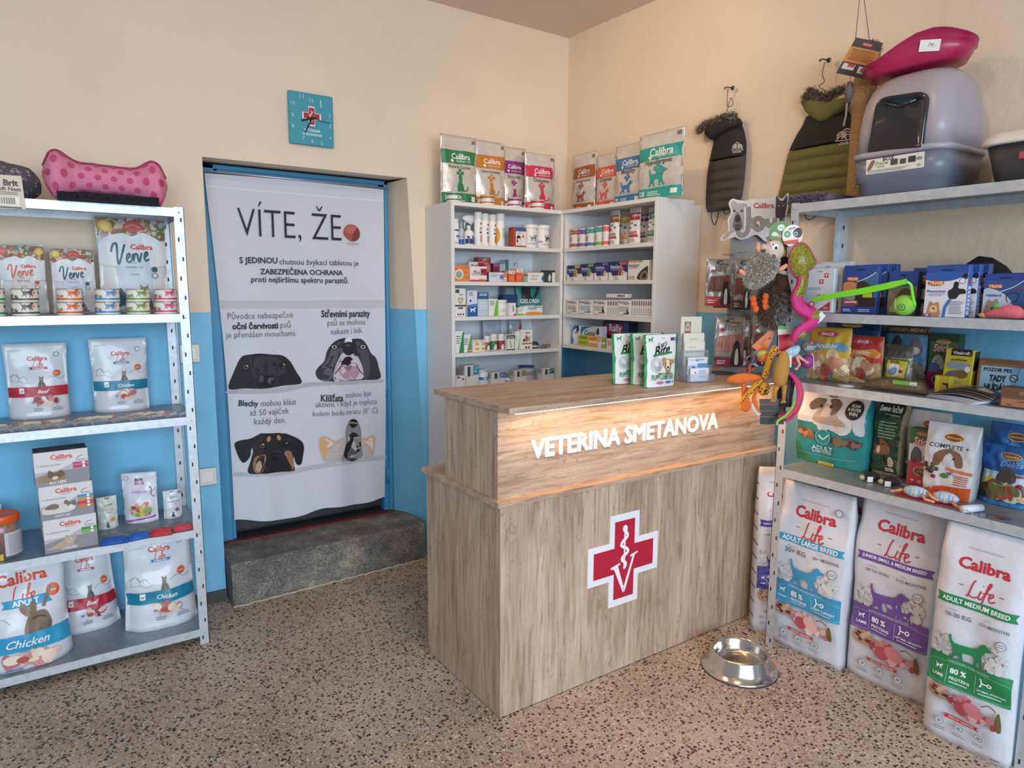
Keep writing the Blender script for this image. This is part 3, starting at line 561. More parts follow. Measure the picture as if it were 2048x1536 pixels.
# ---------------------------------------------------------------- white shelving in the corner
wh = M('#e4e0dc', .45); WL = [1.721, 1.533, 1.351, 1.161, .975, .70, .36, .07]; WR = [1.722, 1.543, 1.358, 1.186]; WY, WX, WZ = -.284, -.2625, 1.932
r = root('white_bookcase', 'tall white open bookcase against the door wall', 'bookcase', (-.6, -.14, 0)); O_ = Vector((-.6, -.14, 0))
def part(name, x0, x1, y0, y1, z0, z1, m, rt, off, c=.0015):
    mb = MB(); mb.box(x0-off.x, x1-off.x, y0-off.y, y1-off.y, z0-off.z, z1-off.z, m, c); return mb.build(name, rt)
part('side_panel', -.967, -.947, WY, -.004, 0, WZ-.02, wh, r, O_); part('side_panel', -.2625, -.243, WY, -.004, 0, WZ-.02, wh, r, O_)
part('top_panel', -.967, -.243, WY, -.004, WZ-.02, WZ, wh, r, O_); part('back_panel', -.947, -.2625, -.012, -.006, .05, WZ-.02, M('#dfe2e6', .5), r, O_)
for z in WL: part('shelf_board', -.947, -.2625, WY+.004, -.012, z-.02, z, wh, r, O_)
r = root('white_wall_shelf', 'white open wall shelf on the right wall beside the corner bookcase', 'shelf', (-.13, -.65, 1.166)); O_ = Vector((-.13, -.65, 1.166))
part('side_panel', WX, .043, -1.016, -.996, 1.166, WZ-.02, wh, r, O_); part('side_panel', WX+.02, -.004, -.305, -.286, 1.166, WZ-.02, wh, r, O_)
part('top_panel', WX, -.004, -1.014, -.286, WZ-.02, WZ, wh, r, O_); part('back_panel', -.012, -.005, -.996, -.305, 1.18, WZ-.02, M('#dfe2e6', .5), r, O_)
for z in WR: part('shelf_board', WX+.003, -.012, -.996, -.305, z-.02, z, wh, r, O_)

# ---------------------------------------------------------------- reception counter
CX, CY = -1.4773, -1.5173; LX = -CX+.034; O_ = Vector((0, 0, 0))
wv, wh_ = wood_mat('oak_vertical', 2), wood_mat('oak_horizontal', 0)
r = root('reception_counter', 'oak veneer reception counter with white lettering and red cross', 'counter', (CX, CY, 0))
part('front_panel', 0, LX, 0, .018, .004, .771, wv, r, O_, 0); part('side_panel', 0, .018, .018, .5396, .004, .771, wv, r, O_, 0)
part('ledge', -.02, LX, -.02, .545, .771, .791, wh_, r, O_, .001)
part('upper_front_panel', -.0046, LX, .0096, .0276, .791, 1.0988, wh_, r, O_, 0); part('upper_side_panel', -.0046, .0134, .0276, .373, .791, 1.0988, wv, r, O_, 0)
part('upper_back_panel', .0134, LX, .355, .373, .791, 1.0988, wv, r, O_, 0)
part('countertop', -.0163, LX, -.0765, .4373, 1.0988, 1.1188, wh_, r, O_, .001)
mb = MB(); mb.box(.02, LX-.01, -.058, -.046, 1.0935, 1.0988, M('#ffdcae', .5, emit=9.)); mb.build('light_strip', r, label='glowing light strip under the countertop edge')
l = bpy.data.lights.new('counter_strip_light', 'AREA'); l.shape = 'RECTANGLE'; l.size = LX-.05; l.size_y = .012; l.energy = 5.0; l.color = (1., .53, .25)
lo = bpy.data.objects.new('counter_strip_light', l); col.objects.link(lo); lo.location = (CX+LX/2, CY-.05, 1.0925); lo.rotation_euler = (math.radians(-22), 0, 0)
def flat(name, tris, m, parent, y, th=.003, label=None):
    mb = MB(); V = []; Fc = []
    for t in tris:
        if (t[1][0]-t[0][0])*(t[2][1]-t[0][1])-(t[2][0]-t[0][0])*(t[1][1]-t[0][1]) < 0: t = (t[0], t[2], t[1])
        n = len(V); V += [(p[0], y-th, p[1]) for p in t]+[(p[0], y, p[1]) for p in t]; Fc += [(n, n+1, n+2), (n, n+3, n+4, n+1), (n+1, n+4, n+5, n+2), (n+2, n+5, n+3, n)]
    mb.add(V, Fc, m); return mb.build(name, parent, label=label)
T_, asp = text_tris('VETERINA SMETANOVA', .0); tw = .972; mb = MB()
for i, (dx, dz) in enumerate(((-.0042, 0), (.0042, 0), (0, .003), (0, -.003), (0, 0), (-.003, .0025), (.003, -.0025), (.003, .0025), (-.003, -.0025))):
    V = []; Fc = []
    for t_ in T_:
        q_ = [(-.858-CX+p[0]*tw+dx, .949+p[1]*tw*1.02+dz) for p in t_]
        if (q_[1][0]-q_[0][0])*(q_[2][1]-q_[0][1])-(q_[2][0]-q_[0][0])*(q_[1][1]-q_[0][1]) < 0: q_ = [q_[0], q_[2], q_[1]]
        n = len(V); V += [(x, .0096-.0018-.00012*i, z) for x, z in q_]+[(x, .0096, z) for x, z in q_]; Fc += [(n, n+1, n+2), (n, n+3, n+4, n+1), (n+1, n+4, n+5, n+2), (n+2, n+5, n+3, n)]
    mb.add(V, Fc, M('#eeeaea', .4))
mb.build('lettering', r, label='white lettering on the oak')
ex, ez, es = -.902-CX, .459, .368; em = root('emblem', None, None); em.parent = r; em['label'] = 'red cross emblem with white border, staff and letter'
def cr(h, a, s=es): return [(x*s+ex, z*s+ez) for x, z in [(-a, -h), (a, -h), (a, -a), (h, -a), (h, a), (a, a), (a, h), (-a, h), (-a, a), (-h, a), (-h, -a), (-a, -a)]]
flat('white_border', poly_tris(cr(.5, .209)), M('#e6e6ea', .4), em, 0, .0015)
flat('red_cross', poly_tris(cr(.425, .142)), M('#b51a36', .4), em, -.0015, .001)
E_ = lambda x, z: (ex+x*es, ez+z*es)
V_ = [[(-.19, -.06), (-.06, -.03), (-.06, -.05), (-.09, -.06), (.005, -.33), (.01, -.36), (-.01, -.37), (-.145, -.085), (-.19, -.08)], [(.01, -.36), (-.005, -.32), (.12, .01), (.085, .005), (.085, .025), (.19, .05), (.19, .032), (.15, .02), (.02, -.35)]]
flat('letter', [t for p in V_ for t in poly_tris([E_(*c) for c in p])], M('#ecebee', .4), em, -.0025, .001)
S_ = stroke_tris(smooth([E_(-.015, .32), E_(.02, .29), E_(.035, .245), E_(-.03, .195), E_(-.045, .155), E_(.03, .11), E_(.045, .07), E_(-.025, .025), E_(-.03, -.01), E_(.02, -.05), E_(.0, -.10)], 4), .0125)
flat('staff', stroke_tris([E_(.0, .33), E_(.0, -.11)], .007), M('#ecebee', .4), em, -.0025, .0008)
flat('snake', S_, M('#ecebee', .4), em, -.0025, .0014); flat('snake_head', poly_tris(ell_pts(*E_(.0, .335), .012, .014)), M('#ecebee', .4), em, -.0025, .0018)

# ================================================================ metal shelving
steel = steel_mat('galvanised_steel', '#cfd6dc', .42, .55); steel_in = steel_mat('galvanised_steel_tray', '#9aa4ac', .45, .6); slot = M('#26282a', .7)
def shelving(name, label, x0, x1, depth, H, levels, loc, rz):
    """local x along the front, y towards the wall; posts are slotted angles, boards are folded trays"""
    r = root(name, label, 'shelf', loc, rz)
    for sx, xx in ((1, x0), (-1, x1)):
        for sy, yy in ((1, 0), (-1, depth)):
            mb = MB(); a, b = sorted((xx, xx+sx*.036)); c, d = sorted((yy, yy+sy*.002)); mb.box(a, b, c, d, 0, H+.004, steel)
            c, d = sorted((yy, yy+sy*.036)); a, b = sorted((xx, xx+sx*.002)); mb.box(a, b, c, d, 0, H+.004, steel)
            if sy == 1:
                n = int(H/.075)
                for i in range(n):
                    z = .03+i*.075; u = xx+sx*(.012 if i % 2 else .024); mb.box(u-.0028, u+.0028, -.0006, .001, z-.008, z+.008, slot)
                    if i % 3 == 0: mb.box(xx-sx*.0006-.0003, xx-sx*.0006+.0003, .010, .016, z-.008, z+.008, slot)
            else:
                for i in range(int(H/.075)): z = .03+i*.075; u = xx+sx*.018; mb.box(u-.0028, u+.0028, depth-.0031, depth-.002, z-.008, z+.008, slot)
            mb.build('post', r)
    for z in levels:
        mb = MB(); mb.box(x0+.003, x1-.003, .003, depth-.003, z-.0015, z, steel_in); h = .031
        mb.box(x0+.036, x1-.036, .0005, .0025, z-h, z, steel); mb.box(x0+.036, x1-.036, .0005, .018, z-h-.0015, z-h, steel)
        mb.box(x0+.036, x1-.036, depth-.0025, depth-.0005, z-h, z, steel)
        for xx in (x0+.002, x1-.004): mb.box(xx, xx+.002, .003, depth-.003, z-h, z, steel)
        for xx in (x0+.018, x1-.018): mb.lathe([(.004, 0), (.004, .003), (.002, .004)], steel, 8, Matrix.Translation((xx, 0, z-.016)) @ Matrix.Rotation(PI/2, 4, 'X'))
        mb.build('shelf_board', r)
    return r
L1, L2, L3, L4, L5 = 1.80, 1.3918, .9782, .5032, .0681
shelving('metal_shelf', 'galvanised metal shelf of cat food left of the bannered doorway', -.45, .45, .378, 1.80, (L1, L2, L3, L4, L5), (-2.6662, -.3913, 0), 0)

RED, ORG, TEAL, GRY = '#b8263c', '#d8502e', '#2b5e68', '#6f7378'
def lying(name, label, cat, o, rz, L, W, h, spec, base, group=None, seed=1, tilt=0.):
    """a flat pouch lying down, crimped at both ends"""
    mb = MB(); n, m = 12, 8; b = M(base, .3, .0, coat=.4) if isinstance(base, str) else base
    def top(u, v, k):
        f, g = 2*u/L, 2*v/W; z = h*(1-abs(f)**3.)**.7*(1-abs(g)**2.4) if abs(f) < 1 and abs(g) < 1 else 0
        z += noise.noise(Vector((u*45+seed*3, v*45, seed)))*h*.22*(1-abs(f)**4 if abs(f) < 1 else 0)
        return Vector((u, v, max(0, z)+.0015+k+tilt*(v+W/2)))
    V = [top((i/n-.5)*L, (j/m-.5)*W, 0) for j in range(m+1) for i in range(n+1)]; k = len(V)
    V += [Vector((p.x, p.y, tilt*(p.y+W/2))) for p in V]; Fc = []
    for j in range(m):
        for i in range(n):
            a = j*(n+1)+i; Fc += [(a, a+1, a+n+2, a+n+1), (k+a+1, k+a, k+a+n+1, k+a+n+2)]
    for j in range(m):
        for i in (0, n): a = j*(n+1)+i; Fc.append((a, k+a, k+a+n+1, a+n+1))
    for i in range(n):
        for j in (0, m): a = j*(n+1)+i; Fc.append((a, a+1, k+a+1, k+a))
    mb.add(V, Fc, b, True); draw(mb, [(it) for it in spec], L, W, lambda u, v, k2: top(u, v-W/2, k2), L/12, .0005, .0002)
    return tag(mb.build(name, None, Vector(o)+Vector((0, 0, .0006)), rz), label, cat, group)

def cat_life(rib, rtxt, band, btxt, palette, seed, head=.80, sc_=1.):
    return [('Q', '#b9bcc2', -.42, -.2, .90, .92, 2), ('T', ORG, 'Calibra', .02, head, .33, .03), ('L', ORG, .02, head-.075, .17), ('N', rib, -.13, .19, head-.145, head-.115), ('T', '#f0eef0', rtxt, .03, head-.13, .2, .03),
            ('E', '#8f98a3', .33, head+.05, .05), ('E', '#dfe3e8', .33, head+.05, .035),
            ('S', '#8d9096', [(-.46, .56), (-.36, .60), (-.30, .55), (-.22, .57), (-.16, .52)], .006), ('S', '#8d9096', [(-.44, .50), (-.3, .51), (-.2, .48), (-.12, .50)], .005), ('S', '#8d9096', [(-.42, .50), (-.42, .56), (-.36, .60), (-.30, .56), (-.30, .51)], .005), ('S', '#8d9096', [(.14, .52), (.26, .56), (.36, .52), (.46, .55)], .006),
            ('K', '#6d645b', .06, .40, .2), ('E', '#d9642f', .32, .60, .062), ('T', '#f3e3d6', 'Low', .32, .60, .07, .02, .3),
            ('R', band, -.5, .5, .30, .43), ('R', '#f0f0f2', -.31, -.23, .35, .42), ('D', band, -.27, .365, .055), ('T', '#f4f2f3', btxt, .08, .365, .2 if len(btxt) < 5 else .3, .012, .35),
            ('B', '#000000', .10, .24, .19, .05, 16, palette, seed), ('E', '#a8503a', .02, .225, .055, .026), ('E', '#8c86b8', -.1, .225, .03, .015), ('E', '#e8d9a8', .2, .2, .03, .014),
            ('Q', '#8d94a0', -.1, .08, .10, .15, 2), ('Q', '#8d94a0', .2, .4, .10, .15, 2), ('T', '#3f77a8', '+  -', -.02, .165, .06, .03), ('T', '#3f77a8', '- + -', .28, .165, .08, .03)]
film = '#d5d7de'
bag('cat_food_bag', 'white cat food bag with a red band, upright on the middle shelf', 'pet food bag', spot_c(L3, (19, 839), (143, 828), (68, 688), -.13), .085, cat_life(RED, 'STERILISED', RED, 'Beef', MEATS, 3), film, topw=1.04, seed=2)
bag('cat_food_bag', 'white cat food bag with a blue band, upright on the middle shelf', 'pet food bag', spot_c(L3, (191, 824), (302, 812), (231, 678), -.125), .085, cat_life('#2a7fae', 'STERILISED', '#1c7f9c', 'Chicken', PALE, 4), film, topw=1.05, seed=5)
bag('cat_food_bag', 'large cat food bag with a light blue band and walking tabby, bottom shelf', 'pet food bag', spot_c(L5, (-28, 1362), (153, 1309), (55, 1133), -.18, .398), .13,
    [('T', ORG, 'Calibra', -.02, .86, .62, .03), ('L', ORG, -.02, .70, .3), ('N', '#2f9ac6', -.28, .32, .58, .66), ('T', '#eef4f8', 'ADULT', .0, .62, .32, .04), ('E', '#d9642f', .34, .68, .085), ('T', '#f3e3d6', 'Low', .34, .68, .09, .02, .3),
     ('S', '#8d9096', [(-.4, .46), (-.3, .5), (-.2, .44)], .006), ('S', '#7a6a5a', [(.2, .55), (.26, .64), (.32, .72)], .045), ('C', '#7d6a58', [(-.05, .34), (-.02, .44), (.04, .50), (.2, .52), (.26, .46), (.28, .36), (.2, .30), (.05, .28)]), ('C', '#8a7663', [(-.02, .5), (-.08, .56), (-.05, .62), (.02, .58), (.08, .63), (.12, .56), (.08, .48)]), ('R', '#7d6a58', .02, .07, .22, .36), ('R', '#6b5a4a', .11, .16, .22, .36), ('R', '#6b5a4a', .22, .27, .25, .40), ('S', '#4d4138', [(.06, .46), (.14, .47), (.22, .45)], .02),
     ('R', '#2f9ac6', -.5, .5, .17, .335), ('T', '#f4f2f3', 'Chicken', -.02, .255, .5, .012, .35), ('B', '#000000', .02, .10, .3, .055, 18, PALE, 9), ('E', '#a8503a', -.1, .095, .07, .03), ('E', '#e8d9a8', .02, .075, .06, .022), ('Q', '#7f9ac0', -.3, -.05, .01, .04, 2)], film, seed=8, wr=.014, topw=.93)
bag('cat_food_bag', 'large cat food bag with a red band, bottom shelf behind the tabby bag', 'pet food bag', spot_c(L5, (112, 1282), (247, 1246), (180, 1108), -.16, .398), .12, cat_life(RED, 'STERILISED', RED, 'Beef', MEATS, 6, .9), film, seed=11, wr=.012, topw=.8)
bag('cat_food_bag', 'large cat food bag with a teal band beside the bottom shelf post', 'pet food bag', spot_c(L5, (253, 1275), (400, 1240), (312, 1084), -.17, .398), .13, cat_life('#2a7fae', 'STERILISED', '#1c7f9c', 'Chicken', PALE, 7, .88), film, seed=13, wr=.014, topw=.9)
def verve(c2, txt, fish, seed, cat=True):
    return [('R', '#8a7d72', -.5, .5, .80, .985), ('B', '#000000', -.32, .86, .2, .10, 34, VEG, seed), ('B', '#000000', .32, .86, .2, .10, 34, VEG, seed+3), ('B', '#000000', .0, .91, .24, .07, 34, VEG, seed+5), ('C', '#e3e4e6', [(-.5, .70), (-.36, .79), (-.14, .83), (.0, .80), (.16, .84), (.36, .78), (.5, .70), (.52, .5), (-.52, .5)]),
            ('E', '#d9b13a', -.37 if fish else .38, .9, .1), ('E', '#e8cf7a', -.37 if fish else .38, .9, .065), ('E', '#c65a50', .02 if fish else -.4, .9, .14 if fish else .09, .06), ('S', '#e3a49a', [(-.08, .89), (.02, .92), (.12, .89)] if fish else [(-.44, .9), (-.36, .9)], .014),
            ('P', '#c9d3df' if fish else '#d9cfca', [(-.24, .03), (-.25, .52), (-.16, .60), (.18, .60), (.24, .52), (.24, .03)]), ('V', c2, -.04, .625, .56, .12), ('T', ORG, 'Calibra', .13, .69, .33, .03),
            ('Q', GRY, -.07, .07, .515, .53, 1), ('T', GRY, txt, .0, .475, .26, .01), ('T', GRY, 'HERRING' if fish else 'CHICKEN', .0, .40, .14, .0), ('E', TEAL if fish else ORG, .30, .455, .045), ('E', TEAL if fish else ORG, .30, .39, .045), ('E', '#e3e4e6', .30, .39, .035)] + ([('K', '#7d766e', .12, .03, .34)] if cat else [])
bag('cat_food_pouch', 'pale grain free cat food pouch with orange script lettering, top shelf bay', 'pet food bag', spot_y(L2, -.17, 5, 100, 489), .07, verve('#d2705a', 'KITTEN', False, 21, False)+[('E', '#c86a4a', -.2, .16, .07, .07), ('C', '#4a3a33', [(-.1, .02), (-.14, .2), (-.06, .38), (.02, .3), (.05, .02)])], '#e0e1e4', seed=3)
bag('cat_food_pouch', 'small cat food pouch with teal script lettering between the two other pouches', 'pet food bag', spot_y(L2, -.17, 108, 199, 496), .07, verve(TEAL, 'STERILISED CAT', True, 22), '#e0e1e4', seed=4, topw=.97)
bag('cat_food_pouch', 'tallest cat food pouch with teal script lettering beside the shelf post', 'pet food bag', spot_y(L2, -.16, 205, 343, 434), .09, verve(TEAL, 'STERILISED CAT', True, 23)+[('P', TEAL, [(-.36, .14), (-.3, .24), (-.22, .26), (-.16, .2), (-.16, .08), (-.3, .06)])], '#e3e2e0', seed=6, topw=1.02)
def can(name, label, o, rz, R, h, c, group, c2='#e9e2d6', spec=None):
    return turned(name, label, 'can', o, rz, [('body', [(R-.001, .0), (R, .002), (R, .004), (R-.0012, .006), (R-.0012, h-.006), (R, h-.004), (R, h-.002)], M('#e9e2d6', .35), (spec or [('R', c2, -.5, .5, .03, .97), ('R', c, -.5, .5, .03, .22), ('T', ORG, 'Calibra', .02, .82, .15, .03), ('T', ORG, 'Verve', .02, .66, .12, .0, .4), ('R', '#45464a', .15, .19, .62, .9), ('D', c, .0, .36, .16), ('B', '#000000', -.18, .42, .08, .09, 7, [c, '#c8a878', '#8d7d6a'], int(R*1e5)+len(label))], R-.0012, .006, 2*PI*(R-.001), h-.012)),
        ('lid', [(R, h-.004), (R, h), (R-.002, h), (R-.003, h-.002), (.0, h-.002)], M('#b9bcc0', .3, .8), None)], group)
for px, c, nm in ((-16, '#2f8f6f', 'dark green'), (53, '#565b55', 'grey'), (142, '#d5622f', 'orange'), (217, '#4791c6', 'blue'), (278, '#6a9a3f', 'leaf green'), (333, '#c94a86', 'pink')):
    x = xat(px, -.33, L2)
    for k in (0, 1): can('cat_food_can', ('upper' if k else 'lower')+' cream can with '+nm+' band, stacked in front of the cat food pouches', (x+.002*k-.001, -.33, L2+k*.0485), .25 if k else .18, .042, .048, c, 'cat food cans on the upper shelf')
# pouches laid along the front of the middle shelf
sil = M('#d3d6db', .25, .55, var=.12, scale=60, coat=.5)
for i, (px, py) in enumerate(((6, 862), (35, 857), (66, 853), (98, 849), (130, 845), (161, 841), (196, 837), (233, 833), (270, 829), (305, 826), (338, 823), (362, 821))):
    p = on(2, L3+.008, px, py); c = ('#b9a7ad', '#9d8f96', '#c9b2b5', '#8f8a92')[i % 4]
    nth = ('first', 'second', 'third', 'fourth', 'fifth', 'sixth', 'seventh', 'eighth', 'ninth', 'tenth', 'eleventh', 'twelfth')[i]
    lying('food_sachet', 'silver wet food sachet lying on the middle shelf edge, '+nth+' from the frame side', 'sachet', (p.x, -.333, L3+.0003*(i % 2)), .5+.06*math.sin(i*2), .074 if i % 2 else .078, .05, .013, [('P', c, [(-.40, .5), (-.2, .42), (.1, .5), (.16, .88), (-.36, .88)]), ('B', '#000000', .0, .6, .1, .16, 5, MEATS if i % 3 else PALE, i), ('T', '#e8e4e8', 'Calibra', -.1, .7, .4, .02)], sil, 'silver sachets on the middle shelf', i)
for i, (l, rr, py) in enumerate(((-40, 26, 850), (24, 96, 846), (82, 142, 842), (140, 246, 833), (246, 348, 822))):
    a, b = on(2, L3+.022, l, py+3), on(2, L3+.022, rr, py-4); o_, rz, wd = basis(a, b)
    lying('treat_stick', 'cream paper treat stick lying behind the sachets, '+('first', 'second', 'third', 'fourth', 'fifth')[i]+' from the frame side', 'treat stick', (o_.x, -.285+.003*(i % 2), L3), rz*.3, wd, .036, .017, [('R', '#d9a25a', -.42, -.2, .1, .9), ('R', '#c9794a', .3, .38, .1, .9), ('T', '#6a4a3a', 'STICK', .05, .5, .3, .02)], '#d9cdb6', 'cream treat sticks on the middle shelf', i+20)
# cartons of twelve pouches
def box12(txt, tab, seed):
    return [('R', '#8f8c92', -.5, .5, .0, .42), ('P', '#b7b5ba', [(-.5, .42), (-.5, .30), (-.1, .42), (.2, .6), (.5, .55), (.5, .42)]), ('T', ORG, 'Calibra', .0, .83, .40, .03), ('Q', '#6f7076', -.1, .1, .71, .74, 1), ('T', '#6d6d72', '12 delicate pouches', -.24, .60, .44, .0, .35), ('S', '#6d6d72', [(.27, .72), (.33, .78), (.4, .80)], .012), ('Q', '#77777c', .26, .46, .66, .70, 1), ('T', '#f2eff0', txt, -.10 if seed != 3 else -.05, .09, .3, .03, .2)] + \
        [('R', c, .2, .49, .54-.10*i, .54-.10*i+.085) for i, c in enumerate(tab)] + [('E', '#f0e8ee', .40, .58-.10*i, .03) for i, c in enumerate(tab)] + \
        ({1: [('C', '#9a7a5a', [(-.45, .16), (-.38, .3), (-.2, .3), (-.02, .3), (.06, .24), (.0, .14), (-.2, .12)]), ('C', '#6d543f', [(-.28, .3), (-.24, .46), (-.17, .38), (-.1, .38), (-.02, .44), (.04, .30), (-.08, .2), (-.2, .2)]), ('C', '#d9c8b8', [(-.2, .24), (-.14, .28), (-.08, .24), (-.12, .18), (-.18, .18)]), ('S', '#2c2420', [(-.2, .31), (-.17, .30)], .012), ('S', '#2c2420', [(-.1, .31), (-.06, .32)], .012)],
          2: [('C', '#d6cfca', [(-.46, .2), (-.4, .4), (-.2, .42), (.0, .44), (.14, .36), (.12, .22), (-.1, .16)]), ('C', '#7d6a5c', [(-.42, .34), (-.3, .46), (-.16, .42), (-.2, .3)]), ('C', '#7d6a5c', [(-.06, .44), (-.02, .54), (.05, .46), (.14, .50), (.16, .36), (.06, .34)]), ('C', '#e3ddd9', [(.0, .34), (.08, .38), (.13, .3), (.06, .22)]), ('S', '#2c2420', [(.0, .36), (.03, .35)], .012), ('S', '#2c2420', [(.1, .36), (.12, .38)], .012)],
          3: [('C', '#b9a490', [(-.46, .12), (-.3, .24), (-.16, .34), (-.1, .48), (-.05, .42), (.02, .42), (.06, .50), (.10, .38), (.04, .24), (.0, .12)]), ('C', '#cbb9a6', [(-.08, .36), (.0, .40), (.06, .34), (.0, .24), (-.08, .26)]), ('S', '#4a3c30', [(-.06, .34), (-.03, .33)], .012), ('S', '#4a3c30', [(.02, .34), (.04, .36)], .012), ('E', '#c98f86', .0, .29, .016)]}[seed])
S3 = spot(L4, (91, 1110), (197, 1089), (140, 1034)); o_, rz_, wd_, h_ = S3
for k, (txt, tab, off, nm) in enumerate((('STERILISED', ['#4f8f4a', '#7fae4a'], 0, 'a sleeping cream cat and green tabs'), ('ADULT CAT', ['#4a94c0', '#d08a3f', '#c43a48', '#d9743f'], -.004, 'a white grey cat and four tabs'), ('KITTEN', ['#c2508a', '#c23a5a'], -.010, 'a sleepy kitten and pink tabs'))):
    carton('pouch_carton', 'grey pouch carton with '+nm+', in the stack of three', 'carton', (o_+Vector((off, off*.3, k*(h_+.0005))), rz_-.01*k, wd_, h_), .10, box12(txt, tab, 3-k), '#d9d6d8', 'stacked pouch cartons', top=[('R', '#55525a', -.49, .49, .02, .98), ('R', '#6b6870', -.4, .4, .3, .7)], left=[('R', '#8f8c92', -.5, .5, .0, .42)], right=[('R', '#8f8c92', -.5, .5, .0, .42)])
carton('cardboard_tray', 'plain brown cardboard box half hidden behind the stacked pouch cartons', 'box', (Vector((o_.x-.07, -.20, L4)), 0, .05, .10), .12, [], '#8a6a4c')
# jar of treat sticks at the left edge
p = on(2, L4, 8, 1122); R = .058
r = root('treat_jar', 'clear jar of treat sticks with an orange lid on the lower shelf', 'jar', (p.x, -.30, L4+.0006))
mb = MB(); mb.lathe([(R-.004, 0), (R, .004), (R, .118), (R-.006, .13), (R-.008, .136), (R-.010, .13), (R-.003, .116), (R-.003, .006), (0, .004)], M('#e8ecee', .08, trans=.9, alpha=.5), 28); draw(mb, [('R', '#c4c2c8', .02, .30, .10, .86), ('Q', '#8f8d94', .05, .27, .14, .8, 14), ('R', '#d9b43a', -.24, .0, .0, .2), ('Q', '#5a5a5e', -.22, -.02, .02, .18, 3)], 2*PI*R, .115, cyl_map(R, .002), R*.25); mb.build('body', r)
mb = MB(); mb.lathe([(R-.006, .13)]+[(R-.002, .134), (R-.002, .158), (R-.006, .163), (R-.012, .164), (R-.014, .161), (0, .161)], M('#dd5a22', .35), 28)
for i in range(40): a = i*2*PI/40; mb.box(-.001, .001, -.0012, 0, .138, .156, M('#c94d1a', .4), T=Matrix.Rotation(a, 4, 'Z') @ Matrix.Translation((0, -R+.002, 0)))
mb.build('lid', r)
rnd = random.Random(4)
for i in range(26):
    a = rnd.uniform(0, 6.28); q_ = R*.72*math.sqrt(rnd.random()); t = rnd.uniform(-.25, .25); mb = MB()
    mb.tube([(q_*math.cos(a), q_*math.sin(a), .008), (q_*math.cos(a+t)*.95, q_*math.sin(a+t)*.95, .118+rnd.uniform(-.01, .006))], .0045, M(('#e0b83a', '#d9d0b0', '#b5402f', '#3a3a3c', '#d98a3a')[i % 5], .5), 6)
    mb.build('treat_stick', r)
bag('cat_food_bag', 'sliver of a silver food bag at the edge of the lower shelf behind the jar', 'pet food bag', (Vector((xat(-35, -.16, L4), -.16, L4)), 0, xat(11, -.16, L4)-xat(-80, -.16, L4), .155), .06, [('R', '#8fb0c8', -.5, .5, .3, .36), ('R', '#c9ccd2', -.5, .5, .5, .9)], '#d0d3da', seed=31)
def canvit(nm, c2):
    return [('R', '#5a5d62', -.12, .12, .93, .96), ('T', '#4a9a4a', 'Canvit', .05, .76, .46, .02), ('T', c2, nm, .02, .6, .62, .01), ('Q', '#8d9096', -.1, .3, .5, .54, 1), ('G', '#4b3f5c', -.05, .06, .26), ('E', c2, .2, .3, .12), ('R', '#cfd8c4', -.5, -.4, .05, .9)]
bag('snack_pouch', 'small cream snack pouch with a cat, left of the larger white pouch', 'snack pouch', (on(2, L4, 219, 1059), .1, .074, .135), .04, canvit('Skin & Coat', '#d09a50'), '#d6d8d2', seed=33)
S = spot(L4, (247, 1050), (315, 1044), (272, 949))
bag('cat_food_pouch', 'white cat food pouch with magenta lettering and a heap of meat', 'pet food bag', S, .06, [('E', '#6d7076', -.36, .90, .07), ('E', '#e2e3e6', -.36, .90, .055), ('T', '#3a3a40', 'Brit', .0, .86, .24, .03), ('R', '#b5307a', -.13, .13, .76, .81), ('T', '#f0e4ee', 'CARE', .0, .785, .2, .02), ('R', '#dccfe6', -.22, .22, .58, .66), ('T', '#b060b8', 'HAIR & SKIN', .0, .62, .42, .02), ('S', '#5a5a60', [(.28, .72), (.36, .66), (.34, .56), (.44, .5)], .02), ('S', '#5a5a60', [(.30, .6), (.42, .64), (.46, .7)], .015), ('B', '#000000', .02, .26, .36, .11, 24, ['#c9766a', '#d9a58c', '#a8504a', '#d9c06a', '#8fae6a'], 8), ('P', '#a83aa0', [(-.45, .03), (.45, .10), (.45, .13), (-.45, .06)])], '#dcdde2', seed=34, topw=1.06)
bag('snack_pouch', 'small white snack pouch with a purple cat beside the shelf post', 'snack pouch', (on(2, L4, 349, 1037), .08, .073, .122), .04, canvit('Immunity', '#8a5aa8')+[('R', '#a888c0', .3, .5, .85, .97)], '#dfdfe4', seed=35)
for i, (l, rr, c, nm) in enumerate((((205, 1089), (258, 1083), '#2a62b8', 'bright blue'), ((256, 1081), (300, 1073), '#2f6ac0', 'blue'), ((303, 1072), (346, 1067), '#c8404a', 'coral red'), ((346, 1064), (388, 1055), '#d0505a', 'red'))):
    a, b = on(2, L4+.005, *l), on(2, L4+.005, *rr); o_, rz, wd = basis(a, b)
    lying('food_sachet', nm+' wet food sachet lying on the lower shelf edge', 'sachet', (o_.x, o_.y+.035, L4), rz+.1, wd*1.05, .085, .016, [('R', '#8d8a86', -.47, .47, .48, .97), ('Q', '#5d5a58', -.4, .4, .55, .9, 4), ('E', '#b5a890', .2, .7, .14, .14), ('R', c, -.5, .5, .0, .4)], c, 'bright sachets on the lower shelf', 40+i, .12)

